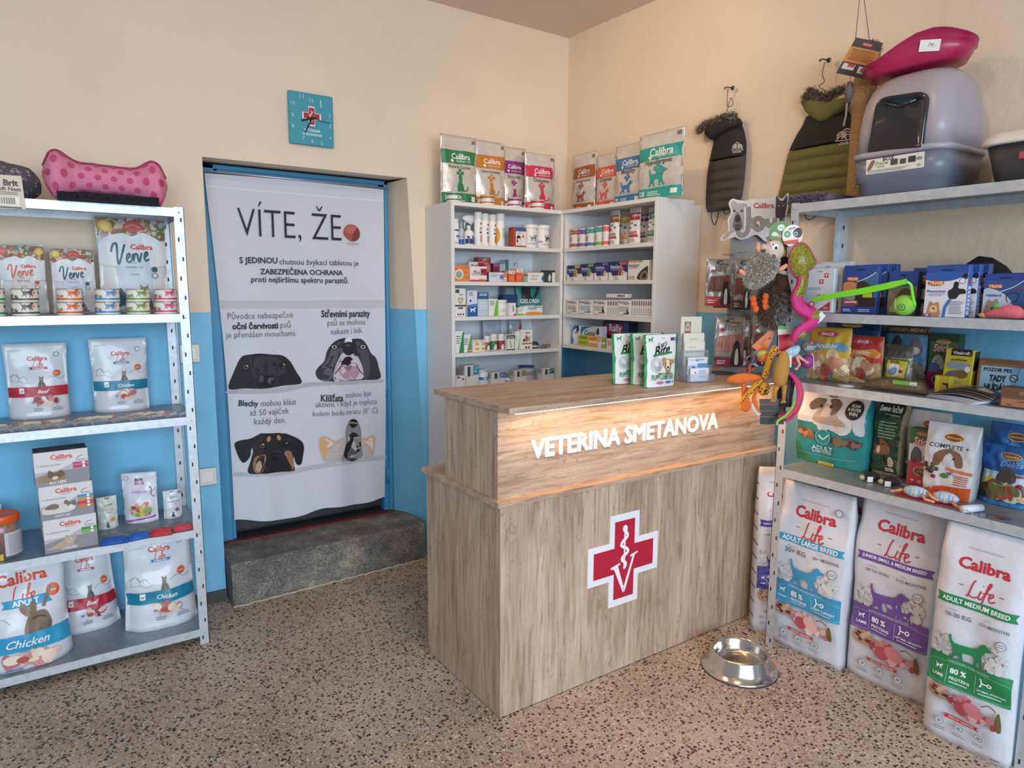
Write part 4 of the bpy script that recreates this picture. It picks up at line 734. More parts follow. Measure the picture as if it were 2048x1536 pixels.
# ---------------------------------------------------------------- on top of the left shelf
r = root('pet_bed', 'pink bone-shaped pet bed with red dots on the left shelf', 'pet bed', (-2.56, -.27, L1+.0006), -.03)
x0, x1 = xat(90, -.34, L1)+2.56, xat(337, -.34, L1)+2.56; bw = x1-x0; bc = (x0+x1)/2
def bone_r(s):                                             # s 0..1 along the bolster
    e = min(s, 1-s)*2; b = .050+.036*math.exp(-((e-.23)/.20)**2); return b*min(1, (e/.13+.02)**.5) if e < .13 else b
def bone(u, a, k):
    s = (u-x0)/bw; s = max(0, min(1, s)); rr_ = bone_r(s); n = 1+.05*noise.noise(Vector((u*25, a*2, 3)))
    tilt_ = .012*(.5-s)
    return Vector((bc+(u-bc), -.085-(rr_*n+k)*.8*math.cos(a)+.0, max(.001, .086+tilt_+(rr_*n*(1 if a > 0 else .98)+k)*math.sin(a))))
mb = MB(); N_ = 44; pink = M('#d97f9c', .8, var=.05, scale=40, bump=.2, bscale=200); dot = M('#c24a72', .8)
mb.rings([[bone(x0+bw*i/N_, -PI+2*PI*j/24, 0) for j in range(24)] for i in range(N_+1)], pink, True)
T_ = []
rnd = random.Random(5)
for row, av in enumerate((-1.15, -.55, .05, .62, 1.15)):
    for i in range(7 if row % 2 else 8): T_.append(('E', dot, (x0+bw*(i+(.75 if row % 2 else .3))/7.8)/bw, av, .026, .19))
draw(mb, T_, bw, 1., lambda u, v, k: bone(u, v, k+.0005), .02, .0008, .0001); mb.build('bolster', r)
mb = MB(); mb.tube([bone(x0+bw*(.01+.98*i/40), 1.35, .003) for i in range(41)], .0035, M('#9c3058', .7), 6); mb.build('piping', r)
mb = MB(); mb.tube([(bc+bw*.36*math.cos(a), .045+.075*math.sin(a), .07) for a in [PI*i/16 for i in range(17)]], .045, pink, 14); mb.build('back_bolster', r)
mb = MB(); rr_ = [[(bc+bw*.40*x, -.085-.075+.0+y, z) for x, y in ((-1, -.006), (1, -.006), (1, .20), (-1, .20))] for z in (.0, .028)]; mb.rings(rr_, M('#26262a', .95, bump=.8, bscale=160))
mb.fur([((bc+bw*.40*random.Random(i).uniform(-1, 1), -.166, random.Random(i+999).uniform(.003, .028)), (0, -1, .4)) for i in range(500)], .010, .0012, [M('#232327', .9), M('#34343a', .9)], random.Random(2)); mb.build('fleece_base', r)
r = root('pet_nest', 'grey patterned soft pet nest at the edge beside the pink bed', 'pet bed', (xat(10, -.25, L1), -.24, L1+.0006))
mb = MB(); gm = M('#5a5660', .85, var=.1, scale=60)
def nest(u, v, k): a, b = u, v; q_ = 1+.10*noise.noise(Vector((a*1.5, b*2, 1))); R_ = .115+k; return Vector((R_*q_*math.cos(b)*math.sin(a), -R_*q_*.9*math.cos(b)*math.cos(a), max(.001, .066+(.072+k)*q_*math.sin(b))))
mb.rings([[nest(2*PI*j/28, -1.4+2.8*i/14, 0) for j in range(28)] for i in range(15)], gm, True)
rnd = random.Random(12); sp = []
for i in range(70):
    u, v = rnd.uniform(-.9, 1.6), rnd.uniform(-.8, 1.1); s = .055; c = '#b9b4b4'
    k = i % 4
    if k == 0: sp.append(('X', c, u, v, s*1.6))
    elif k == 1: sp.append(('S', c, [(u-s, v-s), (u+s, v-s), (u, v+s), (u-s, v-s)], .02))
    elif k == 2: sp += [('E', c, u, v, s, s), ('E', '#5a5660', u, v, s*.62, s*.62)]
    else: sp.append(('S', c, [(u-s, v-s), (u-s, v+s), (u+s, v+s), (u+s, v-s), (u-s, v-s)], .02))
draw(mb, sp, 1., 1., nest, .12, .0006, .00002); mb.build('cushion', r)
mb = MB(); tx = xat(17, -.41, 1.79)-r.location.x; hw = .042; mb.box(-hw, hw, -.0008, .0008, -.112, .0, M('#d9cdb8', .6), T=Matrix.Translation((tx, -.1600, .072)) @ Matrix.Rotation(-.04, 4, 'Y'))
draw(mb, [('T', '#2f2c2c', 'Brit', .12, .78, .5, .05), ('T', '#2f2c2c', 'Soft Nest', .02, .60, .86, .03), ('Q', '#5a5450', -.3, .35, .42, .52, 2), ('R', '#efe6d6', -.36, .36, .1, .36), ('R', '#2f2c2c', -.42, .42, .02, .06)] + [('R', '#3a3633', -.28+.04*i, -.28+.04*i+.02*(1+(i*7) % 2)*.6, .14, .34) for i in range(13)], 2*hw, .112, lambda u, v, k: Vector((tx+u, -.1610-k, -.040+v)), k0=.0003); mb.build('hang_tag', r)

# ================================================================ bags and tins on the white shelving
def vet(c, title, animal, seed):
    return [('R', c, -.5, .5, .59, .785), ('T', '#eeeaea', 'Calibra', .05, .70, .52, .018), ('X', '#eeeaea', -.2, .63, .09), ('T', '#eeeaea', 'VETERINARY DIETS', .12, .63, .42, .0), ('T', '#5a5652', title, .0, .545, .5 if len(title) < 12 else .62, .012),
            ('X', c, .0, .455, .2), ('T', '#dad6d0', 'V', .0, .457, .05), (animal, c, .0, .19, .30 if animal == 'G' else .42, 0), ('S', c, [(.14, .2), (.2, .22), (.22, .27)] if animal == 'G' else [(-.2, .2), (-.2, .21)], .03),
            ('R', c, -.5, .5, .0, .165), ('R', '#e6e2de', -.42, -.28, .05, .125), ('D', c, -.35, .06, .1), ('Q', '#e0d6d2', -.2, .1, .04, .12, 3), ('R', '#e6e2de', .3, .42, .05, .125), ('R', '#77736d', .36, .45, .90, .95)]
foil = M('#d3cec6', .30, .30, var=.08, scale=26, bump=.22, bscale=34, coat=.6)
wb = 'on the bookcase top'
for l, r_, t, c, ti, an, lb, y in ((886, 958, 270, '#2f7a4f', 'Renal & Cardiac', 'G', 'tall foil pet food bag with a green banner '+wb, -.190), (953, 1015, 281, '#c07a2c', 'Gastrointestinal', 'G', 'foil cat food bag with an orange banner '+wb, -.133), (1005, 1055, 293, '#8d2f72', 'Struvite', 'G', 'foil cat food bag with a purple banner '+wb, -.068), (1054, 1114, 306, '#c9344f', 'Diabetes', 'G', 'foil cat food bag with a pink red banner '+wb, -.133)):
    bag('pet_food_bag', lb, 'pet food bag', spot_y(1.932, y, l, r_, t), .056, vet(c, ti, an, 1), foil, 'foil bags on the white shelving', seed=l % 17, wr=.009)
wb = 'on the wall shelf top'
for l, r_, t, c, ti, an, lb, x in ((1138, 1183, 306, '#a0582f', 'Gastrointestinal', 'D', 'foil dog food bag with a brown banner '+wb, -.080), (1184, 1229, 308, '#d8604f', 'Crystal', 'D', 'foil dog food bag with a coral banner '+wb, -.080), (1222, 1280, 287, '#3a78b0', 'Mobility', 'D', 'foil dog food bag with a blue banner '+wb, -.145), (1268, 1357, 262, '#1f9c93', 'Hypoallergenic', 'D', 'biggest foil dog food bag with a turquoise banner '+wb, -.215)):
    bag('pet_food_bag', lb, 'pet food bag', spot_x(1.932, x, l, r_, t), .058, vet(c, ti, an, 1), foil, 'foil bags on the white shelving', seed=l % 19, wr=.009)
for l, r_, c, nm in ((890, 925, '#2f7a4f', 'green'), (962, 988, '#b06a26', 'brown orange'), (1015, 1044, '#8d2f72', 'purple'), (1063, 1088, '#c9344f', 'red')):
    x0, x1 = xat(l, -.245, 1.935), xat(r_, -.245, 1.935); R = min(.039, (x1-x0)/2)
    can('pet_food_can', 'small '+nm+' and white food tin before the foil bags on the bookcase', Vector(((x0+x1)/2, -.284+R+.002, 1.932)), .3, R, .05, c, 'tins on top of the bookcase', spec=[('R', '#e2ded8', -.5, .5, .03, .97), ('R', c, -.5, .5, .66, .97), ('R', c, -.5, .5, .03, .2), ('X', c, -.02, .43, .05), ('G', '#4a4640', .08, .26, .05)])

# ================================================================ inside the bookcase on the door wall
W1, W2, W3, W4, W5 = WL[:5]
def bottle(label, px0, px1, t, z, y, cat, base, bands, cap, capname='cap', neck=.6, caph=.2, spec=(), x=None, group=None):
    o, rz, w_, h = spot_y(z, y, px0, px1, t) if x is None else spot_x(z, x, px0, px1, t); R = w_/2; hb = h*(1-caph)
    o = o + (Vector((0, R, 0)) if x is None else Vector((R, 0, 0)))
    return turned('bottle' if cat != 'jar' else 'jar', label, cat, o, rz, [('body', [(R*.94, 0), (R, R*.1), (R, hb-R*.3), (R*.9, hb-R*.08), (R*neck, hb)], base, (list(bands)+list(spec), R, R*.1, 2*PI*R, hb-R*.42)), (capname, [(R*neck, hb)]+[(R*neck*1.02, hb+.001), (R*neck*1.02, h-.002), (R*neck*.9, h), (0, h)], cap, None)], group)
bottle('white bottle with a navy band, first on the top bookcase shelf', 907, 921, 437, W1, -.24, 'bottle', '#e9e6e2', [('R', '#2f4a86', -.3, .3, .62, .70), ('D', '#3a3a40', .06, .3, .2), ('R', '#2c2c30', -.2, .2, .05, .07)], '#eae7e2', caph=.12, neck=.85)
bottle('small grey and blue bottle beside the trigger spray on the bookcase', 920, 930, 443, W1, -.225, 'bottle', '#b9bfc8', [('R', '#2560a8', -.5, .5, .03, .36), ('R', '#8f949c', -.5, .5, .5, .56)], '#9aa0a8', caph=.3, neck=.7)
o, rz, w_, h = spot_y(W1, -.245, 934, 951, 430); R = w_/2; hb = h*.52
r = turned('spray_bottle', 'white trigger spray bottle with a navy label on the bookcase top shelf', 'spray bottle', o+Vector((0, R, 0)), 0, [('body', [(R*.94, 0), (R, .004), (R, hb*.8), (R*.8, hb*.92), (R*.4, hb)], '#e9e7e4', ([('R', '#34406e', -.2, .22, .05, .5), ('B', '#000000', 0, .6, .14, .12, 8, ['#34406e', '#5a6aa0', '#22284a'], 3)], R, .004, 2*PI*R, hb*.72))])
mb = MB(); mb.lathe([(R*.4, hb), (R*.42, hb+h*.12), (R*.3, hb+h*.14)], M('#e6e6e6', .4), 16); mb.build('collar', r)
mb = MB(); mb.rings([[(x, y, z) for y, z in ((-.008, hb+h*a), (.008, hb+h*a), (.008, hb+h*b_), (-.008, hb+h*b_))] for x, a, b_ in ((-R*1.5, .34, .42), (-R*.6, .26, .47), (R*.5, .16, .48), (R*1.1, .3, .44))], M('#e9e9ea', .35), True); mb.build('spray_head', r)
mb = MB(); mb.tube([(-R*.5, 0, hb+h*.3), (-R*1.0, 0, hb+h*.2), (-R*.9, 0, hb+h*.04)], .0035, M('#dfe0e2', .4), 8); mb.build('trigger', r)
for l, r_, t, nm, c in ((953, 967, 424, 'tallest white spray can with red side lettering', '#c0392f'), (967, 981, 427, 'second white spray can with a panda face', '#a83a4a'), (982, 995, 429, 'third, slimmest white spray can with red lettering', '#c0392f'), (997, 1013, 427, 'white spray can with a yellow patch', '#d9a23a')):
    y_ = c == '#d9a23a'
    bottle(nm+' on the bookcase top shelf', l, r_, t, W1, -.25, 'spray can', '#ebe8e4', [('C', '#dba233', [(-.25, .1), (-.1, .25), (-.08, .5), (-.14, .68), (-.25, .75)]), ('Q', '#8a8a8e', .0, .24, .3, .75, 8)] if y_ else [('R', c, .03, .09, .12, .40), ('R', '#3a4470', -.02, .09, .48, .54), ('E', '#3a3a3e', .04, .66, .05), ('E', '#e8e4e0', .04, .65, .03), ('E', c, .06, .86, .045)], '#dcdad8', 'cap', .96, .2)
CT = 'on the bookcase'
def box_y(label, l, r_, t, z, y, d, base, spec, left=None, top=None, group=None, lean=0, cat='medicine box', name='medicine_box'): S = spot_y(z, y, l, r_, t); return carton(name, label, cat, (S[0], S[1], S[2], min(S[3], .158 if z < 1.6 else .17)), d, spec, base, group, left=left, top=top, lean=lean)
def box_x(label, l, r_, t, z, x, d, base, spec, left=None, top=None, group=None, cat='medicine box', name='medicine_box'): return carton(name, label, cat, spot_x(z, x, l, r_, t), d, spec, base, group, left=left, top=top)
q5 = lambda c='#9a9a9e', u0=-.4, u1=.35, v0=.2, v1=.4, n=3: ('Q', c, u0, u1, v0, v1, n)
box_y('red carton with a white panel and blue top band '+CT, 1027, 1052, 455, W1, -.24, .05, '#b5482f', [('R', '#e6ded6', -.32, .5, .05, .80), ('R', '#3f5f9c', -.4, .5, .82, .98), ('T', '#5a3a3a', 'CANIN - VIT', .05, .7, .6), ('E', '#26262a', -.1, .48, .16), ('E', '#e4dcd4', -.08, .40, .09), ('E', '#26262a', -.2, .3, .08), ('E', '#c0303a', .25, .55, .08), ('C', '#d9d2ca', [(-.2, .08), (-.16, .3), (.06, .34), (.1, .08)]), ('R', '#b5482f', -.32, .5, .04, .09)], left=[('R', '#c4674a', -.4, .4, .1, .9)])
bottle('white screw top jar with blue print '+CT, 1056, 1080, 449, W1, -.255, 'jar', '#e9e4de', [('T', '#4a8fc0', 'Ag', .02, .68, .08, .04), ('D', '#7d828c', .0, .34, .2), ('Q', '#9a9aa0', -.12, .12, .14, .28, 3)], '#efe9e2', 'lid', 1.04, .15)
bottle('white screw top jar with purple print '+CT, 1081, 1104, 450, W1, -.25, 'jar', '#e9e4de', [('T', '#b04a90', 'Ag', .04, .7, .08, .04), ('R', '#b98ab0', -.2, -.08, .3, .4), ('D', '#4a4650', .06, .36, .2), ('Q', '#9a9aa0', -.1, .14, .14, .26, 3)], '#efe9e2', 'lid', 1.04, .15)
# second shelf
box_y('orange carton with a round picture, first on the second shelf '+CT, 910, 939, 531, W2, -.262, .045, '#e58447', [('E', '#e9e0d6', -.22, .45, .30), ('E', '#8fa890', -.22, .42, .22), ('T', '#8a4420', '1 Tbl', .2, .86, .3, .01), ('T', '#8a4420', '1 kg', .18, .6, .18), ('T', '#8a4420', '4 kg', .3, .2, .2), ('S', '#5a3020', [(-.46, .8), (-.3, .7)], .03)])
box_y('white and crimson worming carton with a dog, in front '+CT, 940, 974, 533, W2, -.245, .03, '#e4dedd', [('R', '#b82a4a', .12, .5, .42, .86), ('D', '#2f2228', .3, .55, .26), ('T', '#7a2a3a', 'Plus', -.1, .62, .35, .02), q5(v0=.4, v1=.56), ('R', '#c83a5a', -.5, .5, .0, .12), ('E', '#e0a03a', .2, .14, .2, .05)])
box_y('white and crimson worming carton with a dog, behind its twin '+CT, 938, 970, 524, W2, -.205, .03, '#dcd6d4', [('R', '#b82a4a', .05, .5, .62, .98), ('D', '#2f2228', .25, .72, .26), ('T', '#4a4a50', 'PLUS', -.16, .8, .4, .03)])
box_y('tall brownish red carton at the back of the second shelf '+CT, 957, 982, 515, W2, -.15, .05, '#9c4f4a', [('C', '#c98a7a', [(-.2, .0), (-.3, .5), (.1, .8), (.4, .6), (.3, .0)]), ('S', '#6a2f2c', [(-.2, .1), (-.1, .6), (.3, .7)], .05), ('T', '#e0c8c0', 'VIT', 0, .9, .4, .02)])
box_y('narrow maroon carton standing at the back '+CT, 987, 999, 527, W2, -.16, .04, '#7d2f52', [('R', '#a06080', -.5, .5, .84, .98), q5('#c9a0b4')])
box_y('pale grey carton beside the maroon one '+CT, 1000, 1011, 528, W2, -.16, .05, '#b7b9be', [q5(), ('R', '#4a5a78', -.3, .3, .5, .6)])
box_y('silver carton with a teal edge at the back '+CT, 1009, 1037, 520, W2, -.13, .05, '#c9cdd0', [('R', '#3f7f80', -.5, -.22, .3, 1), ('S', '#5a5a60', [(.15, .86), (.2, .78), (.3, .9)], .04), q5(u0=-.1, v0=.3, v1=.6, n=4)])
box_y('low white and lilac carton in front, mid shelf '+CT, 978, 1014, 545, W2, -.262, .045, '#d5d4de', [('R', '#6a78b0', .1, .32, .3, .75), ('E', '#e0806a', .38, .72, .12, .28), ('R', '#8fb8d0', .2, .44, .1, .28), q5(u0=-.4, u1=0, v0=.5, v1=.8, n=2)], left=[('R', '#4a4a50', -.5, .5, 0, 1)])
for l, r_, t, n_ in ((1018, 1030, 541, 'shorter'), (1033, 1045, 537, 'taller')):
    box_y(n_+' of two narrow orange cartons with white caps '+CT, l, r_, t, W2, -.262, .03, '#e2672f', [('R', '#e9e0d8', -.5, .5, .70, .98), ('T', '#8a4a2a', 'Tbl', 0, .84, .6), q5('#f0a070')], left=[('R', '#e0c8b8', -.5, .5, .7, 1)])
box_y('white carton with a round blue seal '+CT, 1056, 1092, 544, W2, -.25, .045, '#e6e0d8', [('T', '#6a6a70', 'UpCard', -.12, .6, .4, .01), ('E', '#3a7fb8', .34, .38, .11, .26), ('R', '#b5604a', -.5, .5, .93, 1), q5(u1=.1)], left=[('R', '#c9765a', -.5, .5, .6, .75)])
box_y('dark green and black carton at the right end of the second bookcase shelf', 1089, 1110, 541, W2, -.26, .04, '#23402f', [('R', '#2a2a2c', -.5, .5, .86, 1), ('C', '#d9d0c0', [(-.1, .1), (-.16, .4), (-.02, .7), (.1, .4), (.0, .1)]), ('R', '#dcd8d2', .2, .5, .0, .84)])
# third shelf
box_y('white carton with a heart and green stripe, first on the third bookcase shelf', 910, 932, 577, W3, -.26, .045, '#e6e2de', [('R', '#4a4e54', -.45, -.1, .84, .96), ('T', '#5a5a5e', 'Aptus', .06, .78, .4, .03), ('C', '#b9a890', [(0, .44), (-.24, .58), (-.16, .7), (0, .65), (.2, .7), (.26, .58)]), ('C', '#d9c8b0', [(0, .5), (-.14, .58), (0, .62), (.14, .58)]), ('R', '#3a5a46', -.5, .5, .36, .42), ('R', '#3c3c40', -.22, .22, .28, .33), ('T', '#3c3c40', '● ● ●', .02, .08, .6, .03)])
box_y('white and blue carton with a leaping dog '+CT, 935, 955, 581, W3, -.26, .045, '#d6dae6', [('R', '#2d5a9e', -.5, .5, .0, .38), ('P', '#5f86bc', [(-.5, .38), (.5, .38), (.5, .5), (-.5, .44)]), ('D', '#e6eaf2', .05, .16, .62), ('Q', '#6a6f8a', -.35, .1, .78, .95, 3), ('E', '#3a4a78', -.2, .6, .1)])
box_y('pale blue carton with dark lettered top '+CT, 956, 977, 585, W3, -.26, .045, '#bccbd8', [('R', '#2f5f86', -.5, .5, .72, 1), ('T', '#dfe8ee', 'ATLET', 0, .9, .75, .03), q5('#e4eaee', -.4, .4, .3, .62, 5)], left=[('R', '#44708f', -.5, .5, .72, 1)])
box_y('white carton with a light green wedge on the third shelf '+CT, 978, 996, 598, W3, -.26, .04, '#e4e3dc', [('P', '#7fb84a', [(.0, 0), (.5, 0), (.5, .9), (.3, .9)]), ('Q', '#70757a', -.4, .1, .6, .9, 3)])
bottle('plain white jar between two cartons on the third shelf '+CT, 997, 1018, 600, W3, -.255, 'jar', '#e6e4dd', [('Q', '#b8b8b4', -.1, .1, .3, .6, 3)], '#e9e7e0', 'lid', 1.03, .16)
box_y('narrow white carton with a crimson corner '+CT, 1019, 1032, 606, W3, -.26, .035, '#e3dfdc', [('R', '#c0304a', .1, .5, .0, .12), ('R', '#4a4a50', .0, .12, .3, .8)])
box_y('navy carton standing behind the narrow white one '+CT, 1006, 1035, 590, W3, -.19, .05, '#26406c', [q5('#6a82aa')])
box_y('dark grey box high at the back of the third shelf '+CT, 1009, 1038, 570, W3, -.10, .05, '#6c7880', [('T', '#b9c4ca', 'Gel', 0, .8, .4), ('R', '#8a969c', -.4, .4, .6, .94)])
bag('supplement_pouch', 'teal pouch with white lettering and a horse at the back of the bookcase', 'pouch', cap_h(spot_y(W3, -.155, 1036, 1085, 572), .157), .05, [('R', '#27867f', -.5, .5, 0, 1), ('C', '#3a2f2c', [(-.3, .4), (-.34, .7), (-.28, 1), (.06, 1), (.0, .7), (.06, .5)]), ('C', '#3a2f2c', [(.1, .62), (.22, .8), (.3, .98), (.42, 1), (.36, .8), (.2, .6)]), ('T', '#e4ebea', 'GELOREN', .0, .48, .8, .03), ('Q', '#a8d0ca', -.2, .2, .26, .36, 2)], '#27867f', seed=41, style='pillow')
box_y('flat white carton with an orange swoosh '+CT, 1048, 1085, 612, W3, -.262, .05, '#e8e6e2', [('C', '#e08a3a', [(-.45, .06), (-.2, .36), (.4, .30), (.46, .05)]), ('T', '#4a6a90', 'Pulmo', -.05, .75, .5, .02, .3), ('S', '#3a5a8a', [(.0, .9), (.3, .88), (.46, .8)], .03)])
box_y('small white and green carton left of the orange swoosh '+CT, 1037, 1048, 615, W3, -.26, .04, '#e4e4de', [('R', '#8fbf5a', -.5, .5, 0, .25), q5(v0=.5, v1=.8)])
# fourth shelf
for l, r_, t, c, n_ in ((911, 928, 662, '#2f8a4f', 'dark green'), (927, 944, 669, '#5a9a5f', 'pale green')):
    box_y('white carton with a '+n_+' diagonal on the fourth shelf '+CT, l, r_, t, W4, -.262+.012*(n_ != 'dark green'), .04, '#e3e6e2', [('P', c, [(-.1, 0), (.5, 0), (.5, .95), (.35, .95)]), ('Q', '#6a7076', -.4, .1, .4, .8, 4)] + ([('R', '#c0604a', .0, .5, .0, .07), ('R', '#d9b43a', .0, .5, .07, .13), ('R', '#4a78b0', .0, .5, .13, .2)] if n_ != 'dark green' else []))
for i, (l, r_, t, n_) in enumerate(((946, 959, 680, 'left'), (959, 971, 680, 'right'))):
    box_y('small white carton with yellow panels, '+n_+' of the pair '+CT, l, r_, t, W4, -.264, .035, '#e6ddd0', [('R', '#d9a83f', -.1, .42, .55, .75), ('R', '#d9a83f', -.1, .42, .15, .35), q5('#b5704a', -.4, .3, .8, .95, 2)])
for l, r_, t, c, n_ in ((971, 983, 672, '#8a5a3c', 'brown'), (984, 998, 668, '#2f7a48', 'green'), (999, 1012, 668, '#96284a', 'crimson')):
    bottle('little pill bottle with a '+n_+' label '+CT, l, r_, t, W4, -.25, 'bottle', '#d9d4cc', [('R', c, -.5, .5, .05, .86), ('C', '#e6e2da', [(-.06, .12), (-.02, .5), (.05, .5), (.06, .12)])], '#dedbd5', 'cap', .9, .24)
box_y('white carton with a black header and border '+CT, 1013, 1030, 669, W4, -.255, .035, '#e0ded8', [('R', '#2a2c2e', -.5, .5, .72, .95), ('T', '#d8d4cc', 'ULTRA', 0, .82, .8, .03), ('S', '#4a4a4a', [(-.44, .05), (-.44, .7)], .04), ('S', '#4a4a4a', [(.44, .05), (.44, .7)], .04), ('S', '#3a3a3e', [(-.1, .6), (.0, .3), (.1, .15)], .06), ('R', '#2a2c2e', -.5, .5, .0, .06)])
box_y('white carton with a narrow green wedge beside the black headed one '+CT, 1030, 1040, 663, W4, -.24, .035, '#e3e4de', [('P', '#7fae5a', [(.0, 0), (.5, 0), (.5, .9), (.35, .9)]), q5(u1=0, v0=.5, v1=.8)])
box_y('white carton with a brown dog pair on the fourth shelf '+CT, 1042, 1065, 659, W4, -.26, .045, '#e8e3dc', [('T', '#5a4a40', 'Aptus', .05, .82, .4, .03), ('C', '#a06a42', [(-.1, .4), (-.14, .64), (.0, .7), (.08, .6), (.06, .42)]), ('C', '#c89a6a', [(.1, .42), (.1, .6), (.22, .64), (.26, .44)]), ('E', '#3a3a3e', -.24, .46, .1), ('R', '#c06a44', -.4, .42, .26, .33), ('T', '#3c3c40', '● ●', .06, .09, .4, .03)])
bottle('small dark green bottle lying low by the syringes '+CT, 1066, 1082, 684, W4, -.24, 'bottle', '#274a44', [('R', '#c9d0cc', -.5, .5, .3, .7)], '#1d3a36', 'cap', .7, .2)
for i, (l, r_, n_) in enumerate(((1078, 1098, 'front'), (1082, 1102, 'rear'))):
    r = root('syringe', n_+' one of two grey oral syringes lying on the fourth shelf', 'syringe', (xat((l+r_)/2, -.25+.03*i, W4), -.25+.036*i, W4+.0092), .3); mb = MB(); mb.tube([(-.028, 0, 0), (.02, 0, 0)], .0085, M('#6a6e70', .3), 12); mb.build('barrel', r); mb = MB(); mb.tube([(.02, 0, 0), (.036, 0, 0)], .005, M('#d9d9d9', .4), 10); mb.tube([(.036, 0, 0), (.038, 0, 0)], .008, M('#3a3c40', .4), 12); mb.build('plunger', r)
for l, r_, t, y, n_ in ((970, 1006, 641, -.10, 'wide clear bag of chews standing at the back'), (1022, 1048, 640, -.08, 'second clear bag with a red tip at the back')):
    bag('supplement_pouch', n_+' of the fourth shelf', 'pouch', cap_h(spot_y(W4, y, l, r_, t), .165), .05, [('Q', '#9aa6b0', -.3, .3, .7, .85, 2), ('B', '#000000', 0, .4, .35, .2, 12, ['#b9c0c8', '#8f979f', '#d3d9de'], 5)] + ([('P', '#b5404a', [(.2, .6), (.46, .6), (.36, .98)])] if l > 1000 else [('G', '#3a3e44', .2, .3, .16)]), '#b4bdc6', seed=l % 13)
# fifth shelf, seen over the counter
for l, r_, t, n_, c, d_, base in ((912, 932, 752, 'low white carton with a tiny dog', '#4a3f6a', .05, '#e0dee2'), (930, 958, 731, 'white carton with a bright blue side panel', '#2f8fc0', .06, '#dcdad6'), (984, 1011, 745, 'white carton with a blue sponge panel', '#3f74b8', .06, '#dcdad4'), (1030, 1053, 741, 'white carton with an olive leaf panel', '#8a9440', .06, '#e2ded6'), (1086, 1108, 737, 'white carton with a dark teal panel', '#2f7a70', .06, '#e2dfd8')):
    box_y(n_+' on the fifth bookcase shelf', l, r_, t, W5, -.262, d_, base, [('R', c, .1, .5, .55, .99), ('B', '#000000', .3, .78, .16, .14, 6, [c, '#e0d8a8', '#d8e8ee'], l), ('R', '#3a4650', -.32, -.12, .5, .95), ('Q', '#8a8a90', -.05, .08, .5, .95, 5)] if l > 915 else [('R', '#4a4a78', -.4, -.1, .84, .95), ('Q', '#6a6a70', -.4, .3, .76, .82, 1), ('E', '#8a5a4a', .2, .72, .1)], left=[('Q', '#6a6a70', -.4, .4, .55, .97, 9)])
bottle('white and blue lotion bottle on the fifth bookcase shelf', 960, 981, 740, W5, -.25, 'bottle', '#dfe3ea', [('R', '#3a72b0', -.5, .5, .45, .72), ('T', '#e6ecf4', 'Bio', .02, .6, .12, .03)], '#cfd4dc', 'cap', .7, .14)
bottle('dropper bottle with a long white nozzle on the fifth bookcase shelf', 1012, 1025, 756, W5, -.265, 'bottle', '#dde2e6', [('R', '#2f5f88', -.5, .5, .5, .84), ('T', '#e0e8f0', 'Oto', .02, .7, .16, .03)], '#e4e6e8', 'nozzle', .35, .12)
bottle('grey tub with a navy lid on the fifth bookcase shelf', 1048, 1074, 733, W5, -.245, 'jar', '#b9bcc6', [('Q', '#5a5f6a', -.12, .14, .5, .9, 6), ('R', '#d0a0a8', .0, .1, .6, .66)], '#2f4470', 'lid', 1.05, .1)

# ================================================================ inside the wall shelf
V1, V2, V3, V4 = WR; CT = 'in the wall shelf'
for i, (l, r_, t, c, c2, n_) in enumerate(((1135, 1151, 458, '#a0683a', '#8f6a3f', 'brown'), (1151, 1166, 457, '#6f3f94', '#7a52a0', 'purple'), (1166, 1184, 455, '#2f9a94', '#4a72a8', 'turquoise and blue'), (1184, 1201, 452, '#2f9a8a', '#6aae4a', 'turquoise and green'), (1202, 1211, 450, '#d8604f', '#d8604f', 'coral'))):
    o, rz, w_, h = spot_x(V1, -.235, l, r_, t); R = w_/2
    can('pet_food_can', 'tall slim '+n_+' food tin on the top shelf '+CT, o+Vector((R, 0, 0)), -PI/2-.5, R, h, c, 'slim tins', spec=[('R', '#ddd8cf', -.5, .5, .02, .98), ('R', c, -.5, .5, .72, .98), ('R', c2, -.5, .5, .02, .2), ('T', '#ece6e0', 'Calibra', .02, .85, .16, .02), ('X', '#8a8a86', .02, .58, .05), ('D', c2, .02, .28, .16)])
for i, (l, r_, t, c, n_) in enumerate(((1213, 1232, 418, '#9a5628', 'brown'), (1230, 1254, 414, '#d9a826', 'yellow'), (1252, 1274, 412, '#b92c44', 'red'), (1270, 1292, 419, '#8a2a62', 'plum'), (1289, 1309, 414, '#22857f', 'teal'))):
    bag('snack_pouch', 'upright dog snack pouch with a '+n_+' band '+CT, 'snack pouch', cap_h(spot_x(V1, -.215+.062*(i % 2), l, r_, t), .182), .045, [('R', '#a9a6a2', -.5, .5, .86, 1), ('R', c, -.5, .5, .66, .86), ('T', '#ece8e4', 'Calibra', .12, .79, .7, .02), ('X', '#ece8e4', .08, .71, .1), ('D', '#2a2a2c', -.15, .55, .22), ('D', '#2a2a2c', .2, .48, .24, 1), ('D', '#2a2a2c', -.22, .42, .22), ('T', c, 'SNACK', .05, .32, .66, .03, 0, 1.3), ('R', c, -.36, .4, .20, .26), q5(v0=.06, v1=.16)], '#e4e0d9', seed=i+50, topw=.96)
